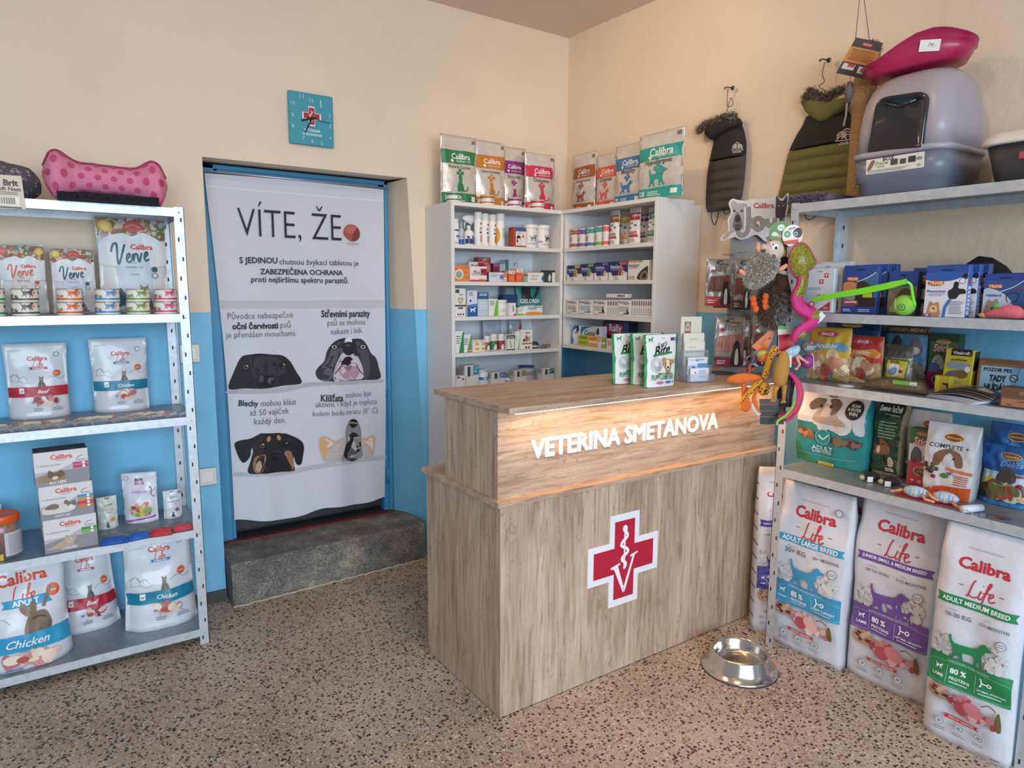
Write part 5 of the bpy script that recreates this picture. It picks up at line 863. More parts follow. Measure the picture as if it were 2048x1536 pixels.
for i, (l, r_, t, c, n_) in enumerate(((1134, 1160, 531, '#d9a83a', 'yellow'), (1160, 1187, 528, '#6fae4a', 'green'), (1188, 1216, 525, '#7a5aa8', 'violet'), (1217, 1254, 523, '#d8504a', 'red'))):
    box_x('navy tablet carton with a '+n_+' tab '+CT, l, r_, t, V2, -.245, .05, '#27305c', [('R', c, .08, .46, .82, .97), ('T', '#dcdce8', 'NexGard', -.1, .72, .6, .02), q5('#8f96b8', -.4, .2, .5, .64, 2), ('C', c, [(.0, .2), (.06, .5), (.22, .66), (.34, .62), (.14, .46), (.08, .2)]), ('C', '#c9b090', [(.18, .2), (.2, .46), (.34, .52), (.42, .3), (.4, .2)]), ('P', '#e6e0d8', [(-.5, 0), (.5, 0), (.5, .42), (.36, .42), (.3, .24), (-.3, .24), (-.36, .42), (-.5, .42)]), ('T', '#5a5a60', 'TBL', -.1, .1, .3)], left=[('R', c, -.3, .3, .55, .9)])
box_x('white tablet carton with a cat inside a dark curve '+CT, 1255, 1296, 521, V2, -.245, .05, '#e2ddd3', [('R', '#d98a4a', -.5, -.02, .90, 1), ('R', '#6aa84a', 0, .22, .90, 1), ('T', '#5a5a62', 'NexGard', -.2, .76, .5, .02), ('T', '#5a5a62', 'COMBO', -.22, .64, .46, -.01), ('C', '#3a3a30', [(-.02, .05), (.1, .4), (.34, .62), (.5, .66), (.5, .05)]), ('C', '#8a7a5a', [(.12, .06), (.2, .34), (.38, .46), (.48, .3), (.46, .06)]), ('C', '#2a2620', [(.2, .1), (.26, .3), (.38, .36), (.42, .12)]), ('T', '#6a8a4a', 'XCZ', -.3, .12, .3, .02)])
for i, (l, r_, n_, c) in enumerate(((1133, 1155, 'first', '#d98a5a'), (1157, 1184, 'second', '#5a8ab8'), (1185.5, 1212, 'third', '#a85a5a'), (1235.5, 1260.5, 'fourth', '#4a4a70'))):
    box_x(n_+' white tablet carton with a sitting dog '+CT, l, r_, 600, V3, -.245, .05, '#e3dfd9', [('T', '#4a4a58', 'NexGard', -.08, .86, .72, .02), ('S', c, [(-.1, .76), (.2, .74), (.42, .8)], .03), ('G', '#b9a890' if i < 2 else '#2c2624', .26, .2, .26), ('R', c, -.05, .4, .14, .22), q5(v0=.3, v1=.6), ('Q', '#8a8a90', -.4, .0, .04, .12, 2)])
for i in range(13):
    l = 1213.5+i*5.2 if i < 4 else 1262+(i-4)*4.6; w_ = 5.0 if i < 4 else 4.4
    box_x('thin white carton standing spine out in its row '+CT, l, l+w_, 600 if i < 4 else 599, V3, -.243, .06, '#d9d6d2' if i % 2 else '#e0dcd6', [('R', '#7a4a52', -.25, .25, .66, .90), ('Q', '#9a9aa4', -.3, .3, .1, .5, 3)], group='cartons seen from the spine')
box_x('small white carton with a dark end, lying on the carton row', 1212, 1250, 588, V3+.0945, -.235, .05, '#e2ded8', [('R', '#8a4a5a', .1, .4, .3, .7), ('R', '#4a5a80', .42, .5, .3, .7)])
box_x('white and blue worming carton with a black and white dog '+CT, 1142, 1160, 650, V4, -.205, .05, '#dfe4ea', [('C', '#2f78b8', [(-.5, .3), (-.3, .9), (.3, .98), (.1, .84), (-.2, .6), (-.24, .05), (-.5, .05)]), ('E', '#eceef0', .0, .5, .36, .3), ('T', '#34343a', 'Cestal', .02, .62, .5, .02, .2), ('C', '#26262a', [(.1, .66), (.16, .92), (.3, .96), (.34, .7)])])
box_x('longer white and blue worming carton beside it '+CT, 1161, 1200, 652, V4, -.205, .05, '#d6dce2', [('C', '#2f78b8', [(-.5, .5), (-.3, .8), (.1, .98), (-.1, .98), (-.46, .9)]), ('T', '#34343a', 'Cestal', -.02, .64, .56, .02, .2), ('C', '#3a3a3e', [(.3, .6), (.34, .86), (.42, .9), (.44, .62)])], cat='medicine box')
box_x('navy carton with a red badge at the bottom back '+CT, 1205, 1256, 643, V4, -.14, .07, '#202c50', [('P', '#b8283c', [(-.44, .56), (-.24, .44), (.2, .46), (.28, .6), (.28, .9), (-.44, .9)]), ('T', '#ece6e6', 'Rally', .0, .7, .5, .03), ('R', '#2f4a86', .3, .5, .0, 1), q5('#8a96b8', -.4, .2, .1, .3, 3)])
for l, r_, t, c, n_ in ((1156, 1177, 671, '#b8bf3a', 'lime yellow carton with dark lettering'), (1177, 1194, 674, '#e09a4a', 'orange and white small carton'), (1195, 1202, 678, '#dcdccf', 'slim white and green carton'), (1203, 1210, 677, '#8fae4a', 'slim green carton with a navy band'), (1212, 1236, 679, '#e4ddd2', 'cream carton with thin red print')):
    box_x(n_+' at the bottom front '+CT, l, r_, t, V4, -.25, .04, c, [('T', '#3a3f2a', 'LANNAE', 0, .8, .7, .03), q5('#5a6a2a')] if 'lime' in n_ else [('R', '#e8e2da', -.5, .5, .4, .6), ('Q', '#b5604a', -.4, .4, .66, .9, 2)] if 'cream' not in n_ else [('Q', '#b5504a', -.4, .4, .3, .9, 5)])

# ================================================================ things on the countertop
ZC = 1.1188
BITE = [([(-.02, .95), (-.08, .6), (-.12, .1)], 0)]
def bite():
    return [('C', '#e6e6e4', [(-.46, .02), (-.42, .5), (-.46, .98), (.46, .98), (.42, .5), (.46, .02)]), ('R', '#2a8a4a', -.5, -.44, .0, 1), ('R', '#2a8a4a', .44, .5, .0, 1), ('D', '#2f9a4f', -.30, .86, .16), ('R', '#4a4a8a', .26, .44, .87, .93), ('R', '#8a8ab0', .36, .44, .87, .93), ('E', '#9a9a9a', .04, .925, .07, .006),
            ('T', '#26262a', "Let's", .02, .815, .26, .01, .35, 1.1, .14), ('T', '#1f1f23', 'Bite', -.0, .70, .50, .02, .35, 1.0, .14), ('P', '#2a8a4a', [(-.28, .585), (.3, .625), (.32, .665), (-.27, .62)]), ('E', '#c9cccb', -.18, .42, .17), ('E', '#a9acab', -.16, .40, .12), ('E', '#d9dcdb', -.2, .45, .07),
            ('C', '#b98f66', [(.0, .42), (-.02, .52), (.06, .56), (.12, .53), (.26, .52), (.36, .50), (.36, .44), (.28, .43), (.24, .32), (.18, .26), (.1, .28), (.06, .36)]), ('C', '#e3d6c4', [(.1, .5), (.18, .5), (.2, .38), (.18, .29), (.12, .31), (.1, .38)]), ('E', '#1f1c1c', .15, .365, .03), ('E', '#1f1c1c', .08, .44, .016), ('E', '#1f1c1c', .22, .43, .016), ('S', '#3a2a28', [(.1, .32), (.15, .30), (.2, .33)], .014),
            ('T', '#2f3a34', 'MEAT SNACKS', .06, .255, .42, .02), ('T', '#1f7a48', 'PUPPY-LAMB BAR', .0, .19, .68, .015, 0, 1.9), ('E', '#c8749a', -.1, .085, .11, .03), ('E', '#3f7fb8', .15, .085, .09, .028), ('T', '#4a4a50', 'N', .3, .085, .05, .03)]
for l, r_, t, y_, lb, sd in (((1233, 769.5), (1286, 765), (1258, 667), 0, 'leftmost of the three white and green puppy snack pouches on the counter', 61), ((1270, 771), (1322, 766.5), (1300, 666.5), 0, 'middle of the three white and green puppy snack pouches on the counter', 62), ((1297, 777), (1352, 771), (1331, 669), 0, 'frontmost and rightmost white and green puppy snack pouch on the counter', 63)):
    S = spot(ZC, l, r_, t); S = (S[0], S[1], S[2]*1.13, S[3]); bag('snack_pouch', lb, 'snack pouch', S, .034, bite(), '#2a8a4a', 'puppy snack pouches', seed=sd, topw=1.12, wr=.004)
a, b = on(2, ZC, 1376, 766.5), on(2, ZC, 1427, 764.5); o_, rz, wd = basis(a, b); hw = wd/2
acr = M('#dfeaf6', .06, trans=.85, alpha=.45)
r = root('leaflet_stand', 'clear acrylic stepped leaflet holder on the countertop', 'leaflet holder', (o_.x, o_.y, ZC+.0006), rz)
for nm, y0, zb, h_ in (('front_pocket', 0, 0, .034), ('card_pocket', .022, 0, .07), ('middle_pocket', .05, 0, .13), ('rear_pocket', .08, 0, .19)):
    mb = MB(); mb.box(-hw-.004, hw+.004, y0, y0+.002, zb+.002, h_, acr)
    for s_ in (-1, 1): mb.box(s_*(hw+.003)-.0015, s_*(hw+.003)+.0015, y0+.002, y0+.02, zb+.002, h_*.96, acr)
    mb.build(nm, r)
mb = MB(); mb.box(-hw-.006, hw+.006, 0, .105, 0, .002, acr); mb.build('base', r)
mb = MB(); mb.box(-hw-.006, hw+.006, .103, .105, .002, .2, acr); mb.build('back_plate', r)
def leaf(label, y, z0, w_, h_, spec, base, name='leaflet', cat='leaflet', dx=0, n=1, th=.0012):
    mb = MB(); mb.box(-w_/2, w_/2, 0, th, 0, h_, M(base, .5)); draw(mb, spec, w_, h_, lambda u, v, k: Vector((u, -k, v)), k0=.0003, dk=.00012)
    Q = Matrix.Rotation(rz, 3, 'Z') @ Vector((dx, y, 0)); tag(mb.build(name, None, (o_.x+Q.x, o_.y+Q.y, ZC+z0), rz), label, cat)
leaf('tall cream leaflet with a small red picture at the back of the holder', .090, .004, .098, .262, [('R', '#6a6a68', -.32, -.02, .72, .92), ('C', '#c9a8a4', [(-.28, .74), (-.26, .88), (-.1, .9), (-.05, .74)]), ('R', '#b8404a', -.32, -.02, .72, .77), ('E', '#b8303c', -.17, .83, .04)], '#d9d6c8')
leaf('cream leaflet with fine capital lettering in the middle of the holder', .066, .004, .096, .195, [('T', '#4a4640', 'MLADÁ LADY', .0, .88, .4, .0), ('T', '#8a8478', 'DEN MEZI MOMENTY', .0, .80, .8, -.005)], '#dedaca')
leaf('cream leaflet with a line of red capitals, second tier of the holder', .058, .004, .095, .16, [('T', '#4a4640', 'MLADÁ LADY', -.1, .86, .36, .0), ('T', '#8a7468', 'DEN MEZI MOMENTY', .02, .74, .9, .01), q5('#a8a294', -.5, .4, .58, .62, 1), ('T', '#3a3836', '~  ~', -.1, .44, .4)], '#dfdbcd')
leaf('white leaflet headed in dark capitals with a blue panel', .030, .004, .092, .098, [('T', '#3a3a40', 'BETTY', .12, .88, .4, .02), ('Q', '#8a8a90', -.4, -.08, .86, .9, 1), ('R', '#4a98c0', .0, .5, .56, .74), ('C', '#3a5a78', [(-.3, .54), (-.2, .64), (-.1, .54)])], '#dbe2ee')
leaf('white business card with a red cross and blue lettering in front', .012, .004, .086, .055, [('X', '#c04050', -.24, .66, .1), ('T', '#4a8fc0', 'VETERINA', .14, .78, .4, .02), ('T', '#4a8fc0', 'SMETANOVA', .16, .62, .44, .02), q5('#a8b0c0', -.05, .35, .3, .4, 1)], '#e2e8f4', 'business_card', 'card')

# treat display with its hanging pouches, standing at the wall end of the countertop
P0 = Vector((-.21, -1.335, ZC)); rz = -.62
nrm = Vector((-math.sin(rz), math.cos(rz), 0)); ax = Vector((math.cos(rz), math.sin(rz), 0))
def pl(px, py, dy=0.):
    q_ = ray(px, py); p = CAM + q_*(((P0+nrm*dy)-CAM).dot(nrm)/q_.dot(nrm)) - P0; return p.dot(ax), p.z
r = root('treat_display', 'countertop display stand with a bulldog and cat sign and wire hooks', 'display stand', P0+Vector((0, 0, .0006)), rz)
mb = MB(); mb.box(-.11, .10, -.05, .06, 0, .006, M('#3a3c40', .4)); mb.build('base', r)
u0, v1 = pl(1466, 476); u1, v0 = pl(1530, 500)
mb = MB(); mb.box(u0, u1+.02, .03, .036, .004, v1+.06, M('#8f8d8c', .45)); mb.build('back_board', r)
for px0, py0 in ((1442, 515), (1483, 510), (1434, 634), (1484, 620)):
    a_, z_ = pl(px0, py0); mb = MB(); mb.tube([(max(u0+.01, a_), .03, z_+.012), (max(u0+.01, a_), -.0, z_+.012), (a_, -.02, z_+.01), (a_, -.06, z_+.008), (a_, -.066, z_+.016)], .0018, M('#c4c6c8', .3, .8), 6); mb.build('hook', r)
def pp(L_): return [pl(x, y) for x, y in L_]
sg = root('sign', None, None); sg.parent = r
def fpoly(name, pts, m, y, th=.002, sm=True): return flat(name, poly_tris(smooth(pp(pts), 4, True) if sm else pp(pts)), M(m, .5) if isinstance(m, str) else m, sg, y, th)
fpoly('outline_board', [(1440, 478), (1446, 470), (1456, 462), (1455, 440), (1462, 425), (1457, 408), (1464, 398), (1474, 400), (1490, 402), (1503, 399), (1530, 398), (1547, 394), (1550, 388), (1557, 396), (1566, 397), (1576, 386), (1576, 410), (1573, 430), (1570, 448), (1556, 452), (1552, 478), (1532, 484), (1512, 470), (1492, 478), (1474, 474), (1458, 478), (1444, 482)], '#d6d3cf', 0, .004)
fpoly('bulldog_picture', [(1443, 478), (1450, 468), (1459, 460), (1458, 440), (1465, 425), (1460, 410), (1467, 401), (1474, 407), (1488, 407), (1494, 410), (1490, 424), (1488, 440), (1486, 460), (1476, 472), (1466, 465), (1452, 478)], '#a89c94', -.004, .0008)
for pts, c in (([(1468, 436), (1474, 424), (1481, 436), (1484, 452), (1479, 462), (1471, 462), (1465, 452)], '#6a5a52'), ([(1469, 436), (1475, 430), (1480, 436), (1478, 444), (1471, 444)], '#2a2523'), ([(1469, 450), (1480, 450), (1478, 462), (1471, 462)], '#8a5a58'), ([(1465, 424), (1468, 419), (1471, 424)], '#2a2624'), ([(1480, 424), (1483, 419), (1486, 424)], '#2a2624')): fpoly('bulldog_features', pts, c, -.0048, .0006)  # muzzle, nose, mouth and eyes of the printed bulldog
fpoly('cat_picture', [(1551, 398), (1553, 392), (1559, 401), (1566, 401), (1573, 391), (1573, 410), (1570, 428), (1567, 444), (1553, 448), (1550, 424), (1551, 410)], '#3f3638', -.004, .0008)
for x in (1557, 1566): flat('cat_eye', poly_tris(ell_pts(*pl(x, 412), .0035, .003)), M('#b8a878', .4), sg, -.0048, .0006)
flat('sign_lettering', (lambda T_, a_, b_: [tuple(((a_[0]+b_[0])/2+p[0]*(b_[0]-a_[0]), (a_[1]+b_[1])/2+p[1]*(b_[0]-a_[0])) for p in t) for t in T_[0]])(text_tris('Calibra', .03), pl(1506, 414), pl(1548, 409)), M('#c23540', .5), sg, -.004, .001)
jw = (pl(1520, 440)[0]-pl(1506, 440)[0])
for nm, pts, c, w_, y in (('script_edge', 0, '#e3e0dc', 1.15, -.005), ('script_face', 0, '#8d8884', .72, -.0062)):
    T_ = []
    for L_ in ([(1496, 414), (1496, 440), (1494, 462), (1486, 471), (1478, 470), (1475, 462)], [(1507, 450), (1509, 440), (1516, 437), (1523, 442), (1523, 454), (1516, 460), (1509, 456), (1507, 450)], [(1532, 438), (1534, 448), (1540, 454)], [(1550, 436), (1546, 456), (1542, 472), (1533, 480)]): T_ += stroke_tris(smooth(pp(L_), 4), jw*w_)
    flat(nm, T_, M(c, .5), sg, y, .001)
flat('paw_mark', poly_tris(ell_pts(*pl(1514, 452), .006, .005))+[t for x, y in ((1509, 444), (1513, 440), (1518, 441), (1521, 446)) for t in poly_tris(ell_pts(*pl(x, y), .0028, .0032))], M('#c23540', .5), sg, -.0074, .0008)
def joy(c):
    return [('T', '#4a4644', 'Calibra', .1, .89, .4, .02), ('S', '#77706c', [(-.16, .86), (-.16, .74), (-.26, .74)], .07), ('T', '#77706c', 'OY', .08, .78, .38, .06), ('E', '#b5303c', -.26, .74, .08, .035), ('E', '#2a2828', -.1, .92, .06, .02), ('P', '#7a4a3a' if c != '#8a2a4f' else '#a8685a', [(-.42, .3), (-.36, .62), (.36, .66), (.44, .3)])] + \
        [('S', '#5a3428' if c != '#8a2a4f' else '#c08a78', [(x, .32), (x*.9, .62)], .025) for x in (-.34, -.22, -.1, .02, .14)] + [('R', c, -.5, .5, .0, .2), ('C', '#26262a', [(.06, .04), (.08, .3), (.16, .5), (.3, .5), (.36, .3), (.46, .04)]), ('C', '#d9d4d0', [(.18, .06), (.18, .3), (.26, .36), (.3, .06)]), ('Q', '#e0c8c8', -.4, -.1, .05, .14, 2), ('R', '#4a4846', -.1, .1, .955, .975)]
for i, (l, r_, t, bt, dy, c, lb) in enumerate(((1409, 1463, 518, 612, -.062, '#b8342f', 'front dark treat pouch with a red base on the upper hook of the display'), (1426, 1460, 522, 616, -.034, '#9c2a2f', 'second dark treat pouch hanging behind the red based one'), (1462, 1500, 518, 620, -.045, '#4a3a34', 'brown treat pouch on the upper hook nearest the plush toys'),
        (1426, 1486, 634, 733, -.062, '#8a2a4f', 'front treat pouch with pink sticks on the lower hook of the display'), (1448, 1500, 640, 734, -.034, '#3a3030', 'dark treat pouch behind the pink stick pouch on the lower hook'), (1500, 1530, 628, 732, -.05, '#5a2a3a', 'treat pouch on the lower hook half hidden by the toys'))):
    (a_, zb), (b_, zb2), (c_, zt) = pl(l, bt, dy), pl(r_, bt, dy), pl((l+r_)/2, t, dy); Q = P0+ax*((a_+b_)/2)+nrm*(dy-.012)
    bag('treat_pouch', lb, 'treat pouch', (Vector((Q.x, Q.y, ZC+max(zb, .012))), rz, b_-a_, zt-max(zb, .012)), .022, joy(c), M('#9a948e', .28, .3, coat=.5), 'treat pouches on the display', seed=70+i, style='pillow', wr=.004)

# ================================================================ right shelf
R1, R2, R3, R4 = 1.826, 1.410, 1.138, .777; RXF, RY0, RY1 = -.262, -1.722, -2.668; DX = RXF+.4826
_spot_x = spot_x
def spot_x(z, x, pl_, pr_, t): return _spot_x(z, x+DX, pl_, pr_, t)
def edge(px, off, z): return Vector((RXF+off, yat(px, RXF+off, z), z+.0006))
shelving('metal_shelf', 'galvanised metal shelf of toys and feed along the right wall', -(RY0-RY1)/2, (RY0-RY1)/2, .35, R1, (R1, R2, R3, R4), (RXF, (RY0+RY1)/2, 0), -PI/2)
OV = [('E', '#8a6a2a', 0, 0, 0)]
def oval(u, v, a, b, txt='Avicentra'): return [('E', '#d9b45a', u, v, a, b), ('E', '#8f4a24', u, v, a*.9, b*.8), ('T', '#ecd9a0', txt, u, v, a*1.5, .01)]
# ---- large dog food bags standing on the floor
def dogfood(c, rib, wt, age, feats, pal, two=False, pup=False):
    s = [('Q', '#b5b8bd', -.2, .25, .905, .92, 1), ('T', '#c02f42', 'Calibra', .02, .845, .58, .035), ('L', '#c02f42', .03, .745, .30), ('S', '#c02f42', [(-.22, .75), (-.17, .75)], .01), ('S', '#c02f42', [(.24, .745), (.29, .745)], .01),
         ('N', c, -.46, .47, .655, .695), ('T', '#eef0f4', rib, .0, .675, .78, .025, 0, 1.1), ('Q', '#a5a8ae', -.3, -.18, .626, .634, 1), ('T', '#6d7076', wt, -.18, .607, .3, .012), ('Q', '#a5a8ae', .12, .2, .626, .634, 1), ('T', '#6d7076', age, .24, .607, .34, .012),
         ('B', '#000000', -.33, .46, .12, .07, 30, ['#c9c8c6', '#d6d5d3', '#bfc0c2', '#cfcdc9'], 5), ('B', '#000000', .3, .46, .14, .06, 30, ['#c9c8c6', '#d6d5d3', '#bfc0c2', '#cfcdc9'], 6), ('E', '#8d9096', .34, .545, .06), ('E', '#d3d5d9', .34, .545, .05), ('Q', '#8d9096', .30, .38, .535, .555, 2),
         ('R', c, -.5, .5, .275, .412), ('D', c, .0, .405, .5)]
    if pup: s += [('D', '#d6d4d8', .2, .403, .24), ('D', c, .2, .404, .22), ('D', c, .06, .403, .2)]
    s += [('T', '#d9e4ec', 'COMPLETE DRY FOOD FOR DOGS', .0, .395, .5, .0), ('S', '#cfdce6', [(-.24, .29), (-.24, .375)], .004), ('S', '#cfdce6', [(.1, .29), (.1, .375)], .004), ('S', '#cfdce6', [(-.44, .285), (-.44, .378), (.46, .378), (.46, .285), (-.44, .285)], .003),
          ('D', '#eef2f6', -.34, .34, .1), ('T', '#eef2f6', feats[0], -.34, .315, .14, .02), ('T', '#eef2f6', feats[1], -.11, .352, .19, .04), ('T', '#eef2f6', 'PROTEINS', -.08, .318, .24, .025), ('Q', '#c9d8e4', -.2, .05, .295, .306, 1), ('T', '#eef2f6', '}-o', .22, .352, .14, .03), ('T', '#eef2f6', feats[2], .28, .315, .32, .02), ('Q', '#c9d8e4', .14, .4, .295, .306, 1),
          ('C', '#b08d78', [(-.44, .235), (-.36, .27), (-.24, .275), (-.12, .24), (-.2, .205), (-.36, .205)]), ('B', '#000000', -.28, .24, .12, .03, 16, ['#b5937c', '#9c7a64', '#c9ab94', '#5a3028'], 8), ('B', '#000000', .02, .225, .18, .045, 20, pal, 9), ('B', '#000000', .2, .19, .17, .035, 14, pal, 10), ('E', '#b5505a', -.02, .2, .09, .035), ('E', pal[1], .12, .215, .12, .032, -.5), ('S', '#4a5a2a', [(.2, .25), (.28, .265), (.36, .25)], .012), ('C', '#6a5a2a', [(.38, .17), (.36, .22), (.39, .25), (.42, .22), (.43, .17)]),
          ('N', '#c02f42', -.22, .2, .128, .146, .0), ('T', '#f0e8ea', 'HEALTHY ADDITIVES', -.01, .137, .3, .02)]
    for u in (-.26, -.03, .2): s += [('E', '#7d8288', u, .10, .05), ('E', '#d8dade', u, .10, .042), ('E', '#8f949a', u, .10, .022), ('Q', '#8d9096', u-.07, u+.08, .055, .075, 2)]
    return s + [('Q', '#6d7076', .34, .46, .025, .04, 1)]
paper = M('#d3d5dc', .5, bump=.7, bscale=13, coat=.2)
LP = ['#cc8f92', '#dcb0aa', '#b97880', '#e3c6bd']; LM = ['#b0505e', '#c97a82', '#9c3f50', '#d9a0a0']
bag('dog_food_bag', 'big white dog food bag with light blue bands standing behind the steel bowl', 'dog food bag', cap_h(_spot_x(0, -.205, 1538, 1674, 975), .735), .10, dogfood('#3a98c4', 'ADULT LARGE BREED', '30+ KG', '30+ MONTHS', ('CHICKEN', '85 %', 'JOINT SUPPORT'), LP)+[('E', '#6d7076', .36, .90, .05), ('E', '#bcd0dc', .36, .90, .04)], paper, style='gusset', seed=3, wr=.014, nu=18, nv=30)
bag('dog_food_bag', 'big white dog food bag with purple bands in the floor row', 'dog food bag', cap_h(_spot_x(0, -.175, 1690, 1846, 985), .735), .115, dogfood('#6f4f98', 'JUNIOR SMALL & MEDIUM BREED', 'UP TO 30 KG', '3-12 MONTHS', ('LAMB', '80 %', 'OPTIMAL GROWTH'), LM, pup=True), paper, style='gusset', seed=8, wr=.012, nu=18, nv=30)
bag('dog_food_bag', 'big white dog food bag with green bands, nearest to the viewer', 'dog food bag', cap_h(_spot_x(0, -.305, 1841, 2008, 1060), .735), .13, dogfood('#23854f', 'ADULT MEDIUM BREED', '10-30 KG', '15+ MONTHS', ('LAMB', '80 %', 'OPTIMAL DIGESTION'), LM), paper, style='gusset', seed=14, wr=.013, nu=18, nv=30)
def striped():
    m, nt, b = nmat('striped_gusset'); L = nt.links.new; N = nt.nodes.new; tc = N('ShaderNodeTexCoord'); sx = N('ShaderNodeSeparateXYZ'); L(tc.outputs['Object'], sx.inputs[0])
    f = N('ShaderNodeMath'); f.operation = 'MULTIPLY'; f.inputs[1].default_value = 15.; L(sx.outputs[2], f.inputs[0]); g = N('ShaderNodeMath'); g.operation = 'FRACT'; L(f.outputs[0], g.inputs[0])
    r = ramp(nt, [(0, '#d3d5dc'), (.86, '#d3d5dc'), (.88, '#4a5aa8'), (1, '#4a5aa8')]); r.color_ramp.interpolation = 'CONSTANT'; L(g.outputs[0], r.inputs[0])
    n = N('ShaderNodeTexNoise'); n.inputs['Scale'].default_value = 260; L(tc.outputs['Object'], n.inputs['Vector']); r2 = ramp(nt, [(.42, '#b5b8c0'), (.5, '#ffffff')]); L(n.outputs[0], r2.inputs[0])
    mx = N('ShaderNodeMix'); mx.data_type = 'RGBA'; mx.blend_type = 'MULTIPLY'; mx.inputs[0].default_value = .7; L(r.outputs[0], mx.inputs[6]); L(r2.outputs[0], mx.inputs[7]); L(mx.outputs[2], b.inputs['Base Color']); b.inputs['Roughness'].default_value = .5; return m
w0 = .15; o0 = Vector((-.205+.77*w0/2, -1.622-.64*w0/2, 0))
bag('dog_food_bag', 'white dog food bag with dark blue bands squeezed between counter and shelf post', 'dog food bag', (o0, -.69, w0, .735), .10, dogfood('#4a3f94', 'ADULT SMALL BREED', '1-10 KG', '12+ MONTHS', ('LAMB', '80 %', 'OPTIMAL DIGESTION'), LM), paper, style='gusset', seed=21, wr=.016, side=striped())

bag('dog_food_bag', 'dog food bag in the shade behind the light blue and purple banded bags', 'dog food bag', (Vector((-.02, yat(1700, -.02, .7)-.06, 0)), -PI/2, .30, .725), .08, dogfood('#4a3f94', 'ADULT', '10-20 KG', '15+ MONTHS', ('LAMB', '80 %', 'DIGESTION'), LM), paper, style='gusset', seed=25, wr=.012)

# ---- steel bowl
r = root('dog_bowl', 'shiny stainless steel dog bowl on the terrazzo floor', 'bowl', (-.501, -1.774, .0005)); chrome = M('#d3cfca', .16, 1., var=.04, scale=14)
mb = MB(); mb.lathe([(.143, 0), (.147, .002), (.147, .006), (.142, .011), (.132, .016), (.124, .030), (.113, .062), (.110, .070), (.107, .074), (.103, .072), (.099, .062), (.092, .036), (.088, .026), (.080, .022), (0, .020)], chrome, 64); mb.build('body', r)
mb = MB(); mb.lathe([(.147, 0), (.149, .002), (.147, .005)], M('#3a3532', .7), 64); mb.build('rubber_ring', r)

# ---- fourth board: small animal food
def bx(label, l, r_, t, z, x, d, base, spec, left=None, right=None, cat='box', name='food_box', group=None, lean=0., rz=None):
    return carton(name, label, cat, spot_x(z, x, l, r_, t), d, spec, base, group, left=left, right=right, lean=lean, rz=rz)
bag('rabbit_food_bag', 'large teal rabbit food bag with a white upper half on the lowest board', 'pet food bag', cap_h(_spot_x(R4, -.062, 1588, 1722, 790), .325), .105, [('R', '#dcdad8', -.5, .5, .58, 1), ('R', '#2a8a88', -.5, .5, .0, .58), ('C', '#2f7f5a', [(-.5, .0), (-.5, .3), (-.3, .12), (-.1, .0)]), ('B', '#000000', .1, .6, .32, .05, 30, ['#dcdad8', '#e6e4e0', '#d3d6d6'], 3),
    ('C', '#b9a292', [(-.22, .6), (-.2, .76), (-.12, .86), (.02, .84), (.1, .72), (.22, .64), (.2, .58)]), ('C', '#6d5a50', [(-.3, .76), (-.34, .84), (-.26, .92), (-.12, .92), (-.14, .84), (-.22, .78)]), ('C', '#6d5a50', [(-.06, .92), (.04, .94), (.12, .88), (.1, .78), (.02, .72), (.0, .82)]), ('C', '#d6cac0', [(-.14, .7), (-.1, .82), (-.02, .8), (.0, .7)]), ('E', '#2a2424', -.16, .82, .022), ('E', '#2a2424', -.02, .83, .022), ('S', '#4a4a4a', [(-.1, .97), (-.04, .96), (.02, .97)], .012),
    ('E', '#26282a', .33, .83, .13), ('T', '#e4e4e2', 'SCAN', .33, .885, .13, .03), ('T', '#e4e4e2', '& ENTER', .33, .835, .2, .03), ('T', '#e4e4e2', 'WIN', .33, .78, .13, .03), ('P', '#8a5a3a', [(-.46, .50), (-.18, .42), (-.18, .34), (-.46, .40)]), ('P', '#5a4a3a', [(.06, .39), (.47, .41), (.47, .35), (.06, .33)]), ('B', '#000000', -.32, .42, .13, .03, 16, ['#9c6a48', '#7a4a30', '#b58a64'], 4), ('B', '#000000', .27, .37, .19, .025, 20, ['#6a5644', '#4a3c30', '#7d6a54'], 5),
    ('E', '#8fc4c0', -.06, .40, .11), ('E', '#2a8a88', -.06, .40, .10), ('S', '#dce8e6', [(-.12, .42), (-.06, .37), (.02, .44)], .018), ('T', '#dce8e6', 'ADULT', -.06, .235, .3, .01), ('T', '#dce8e6', 'RABBIT FOOD', -.06, .18, .28, .0), ('S', '#a8d0cc', [(-.42, .14), (0, .12), (.42, .14)], .004), ('R', '#cfc23a', -.12, .12, .005, .045), ('Q', '#8a8228', -.1, .1, .01, .04, 2)], '#2a8a88', style='gusset', seed=5, wr=.012)
hay = M('#9a8f76', .8, var=.25, scale=90, bump=.9, bscale=70)
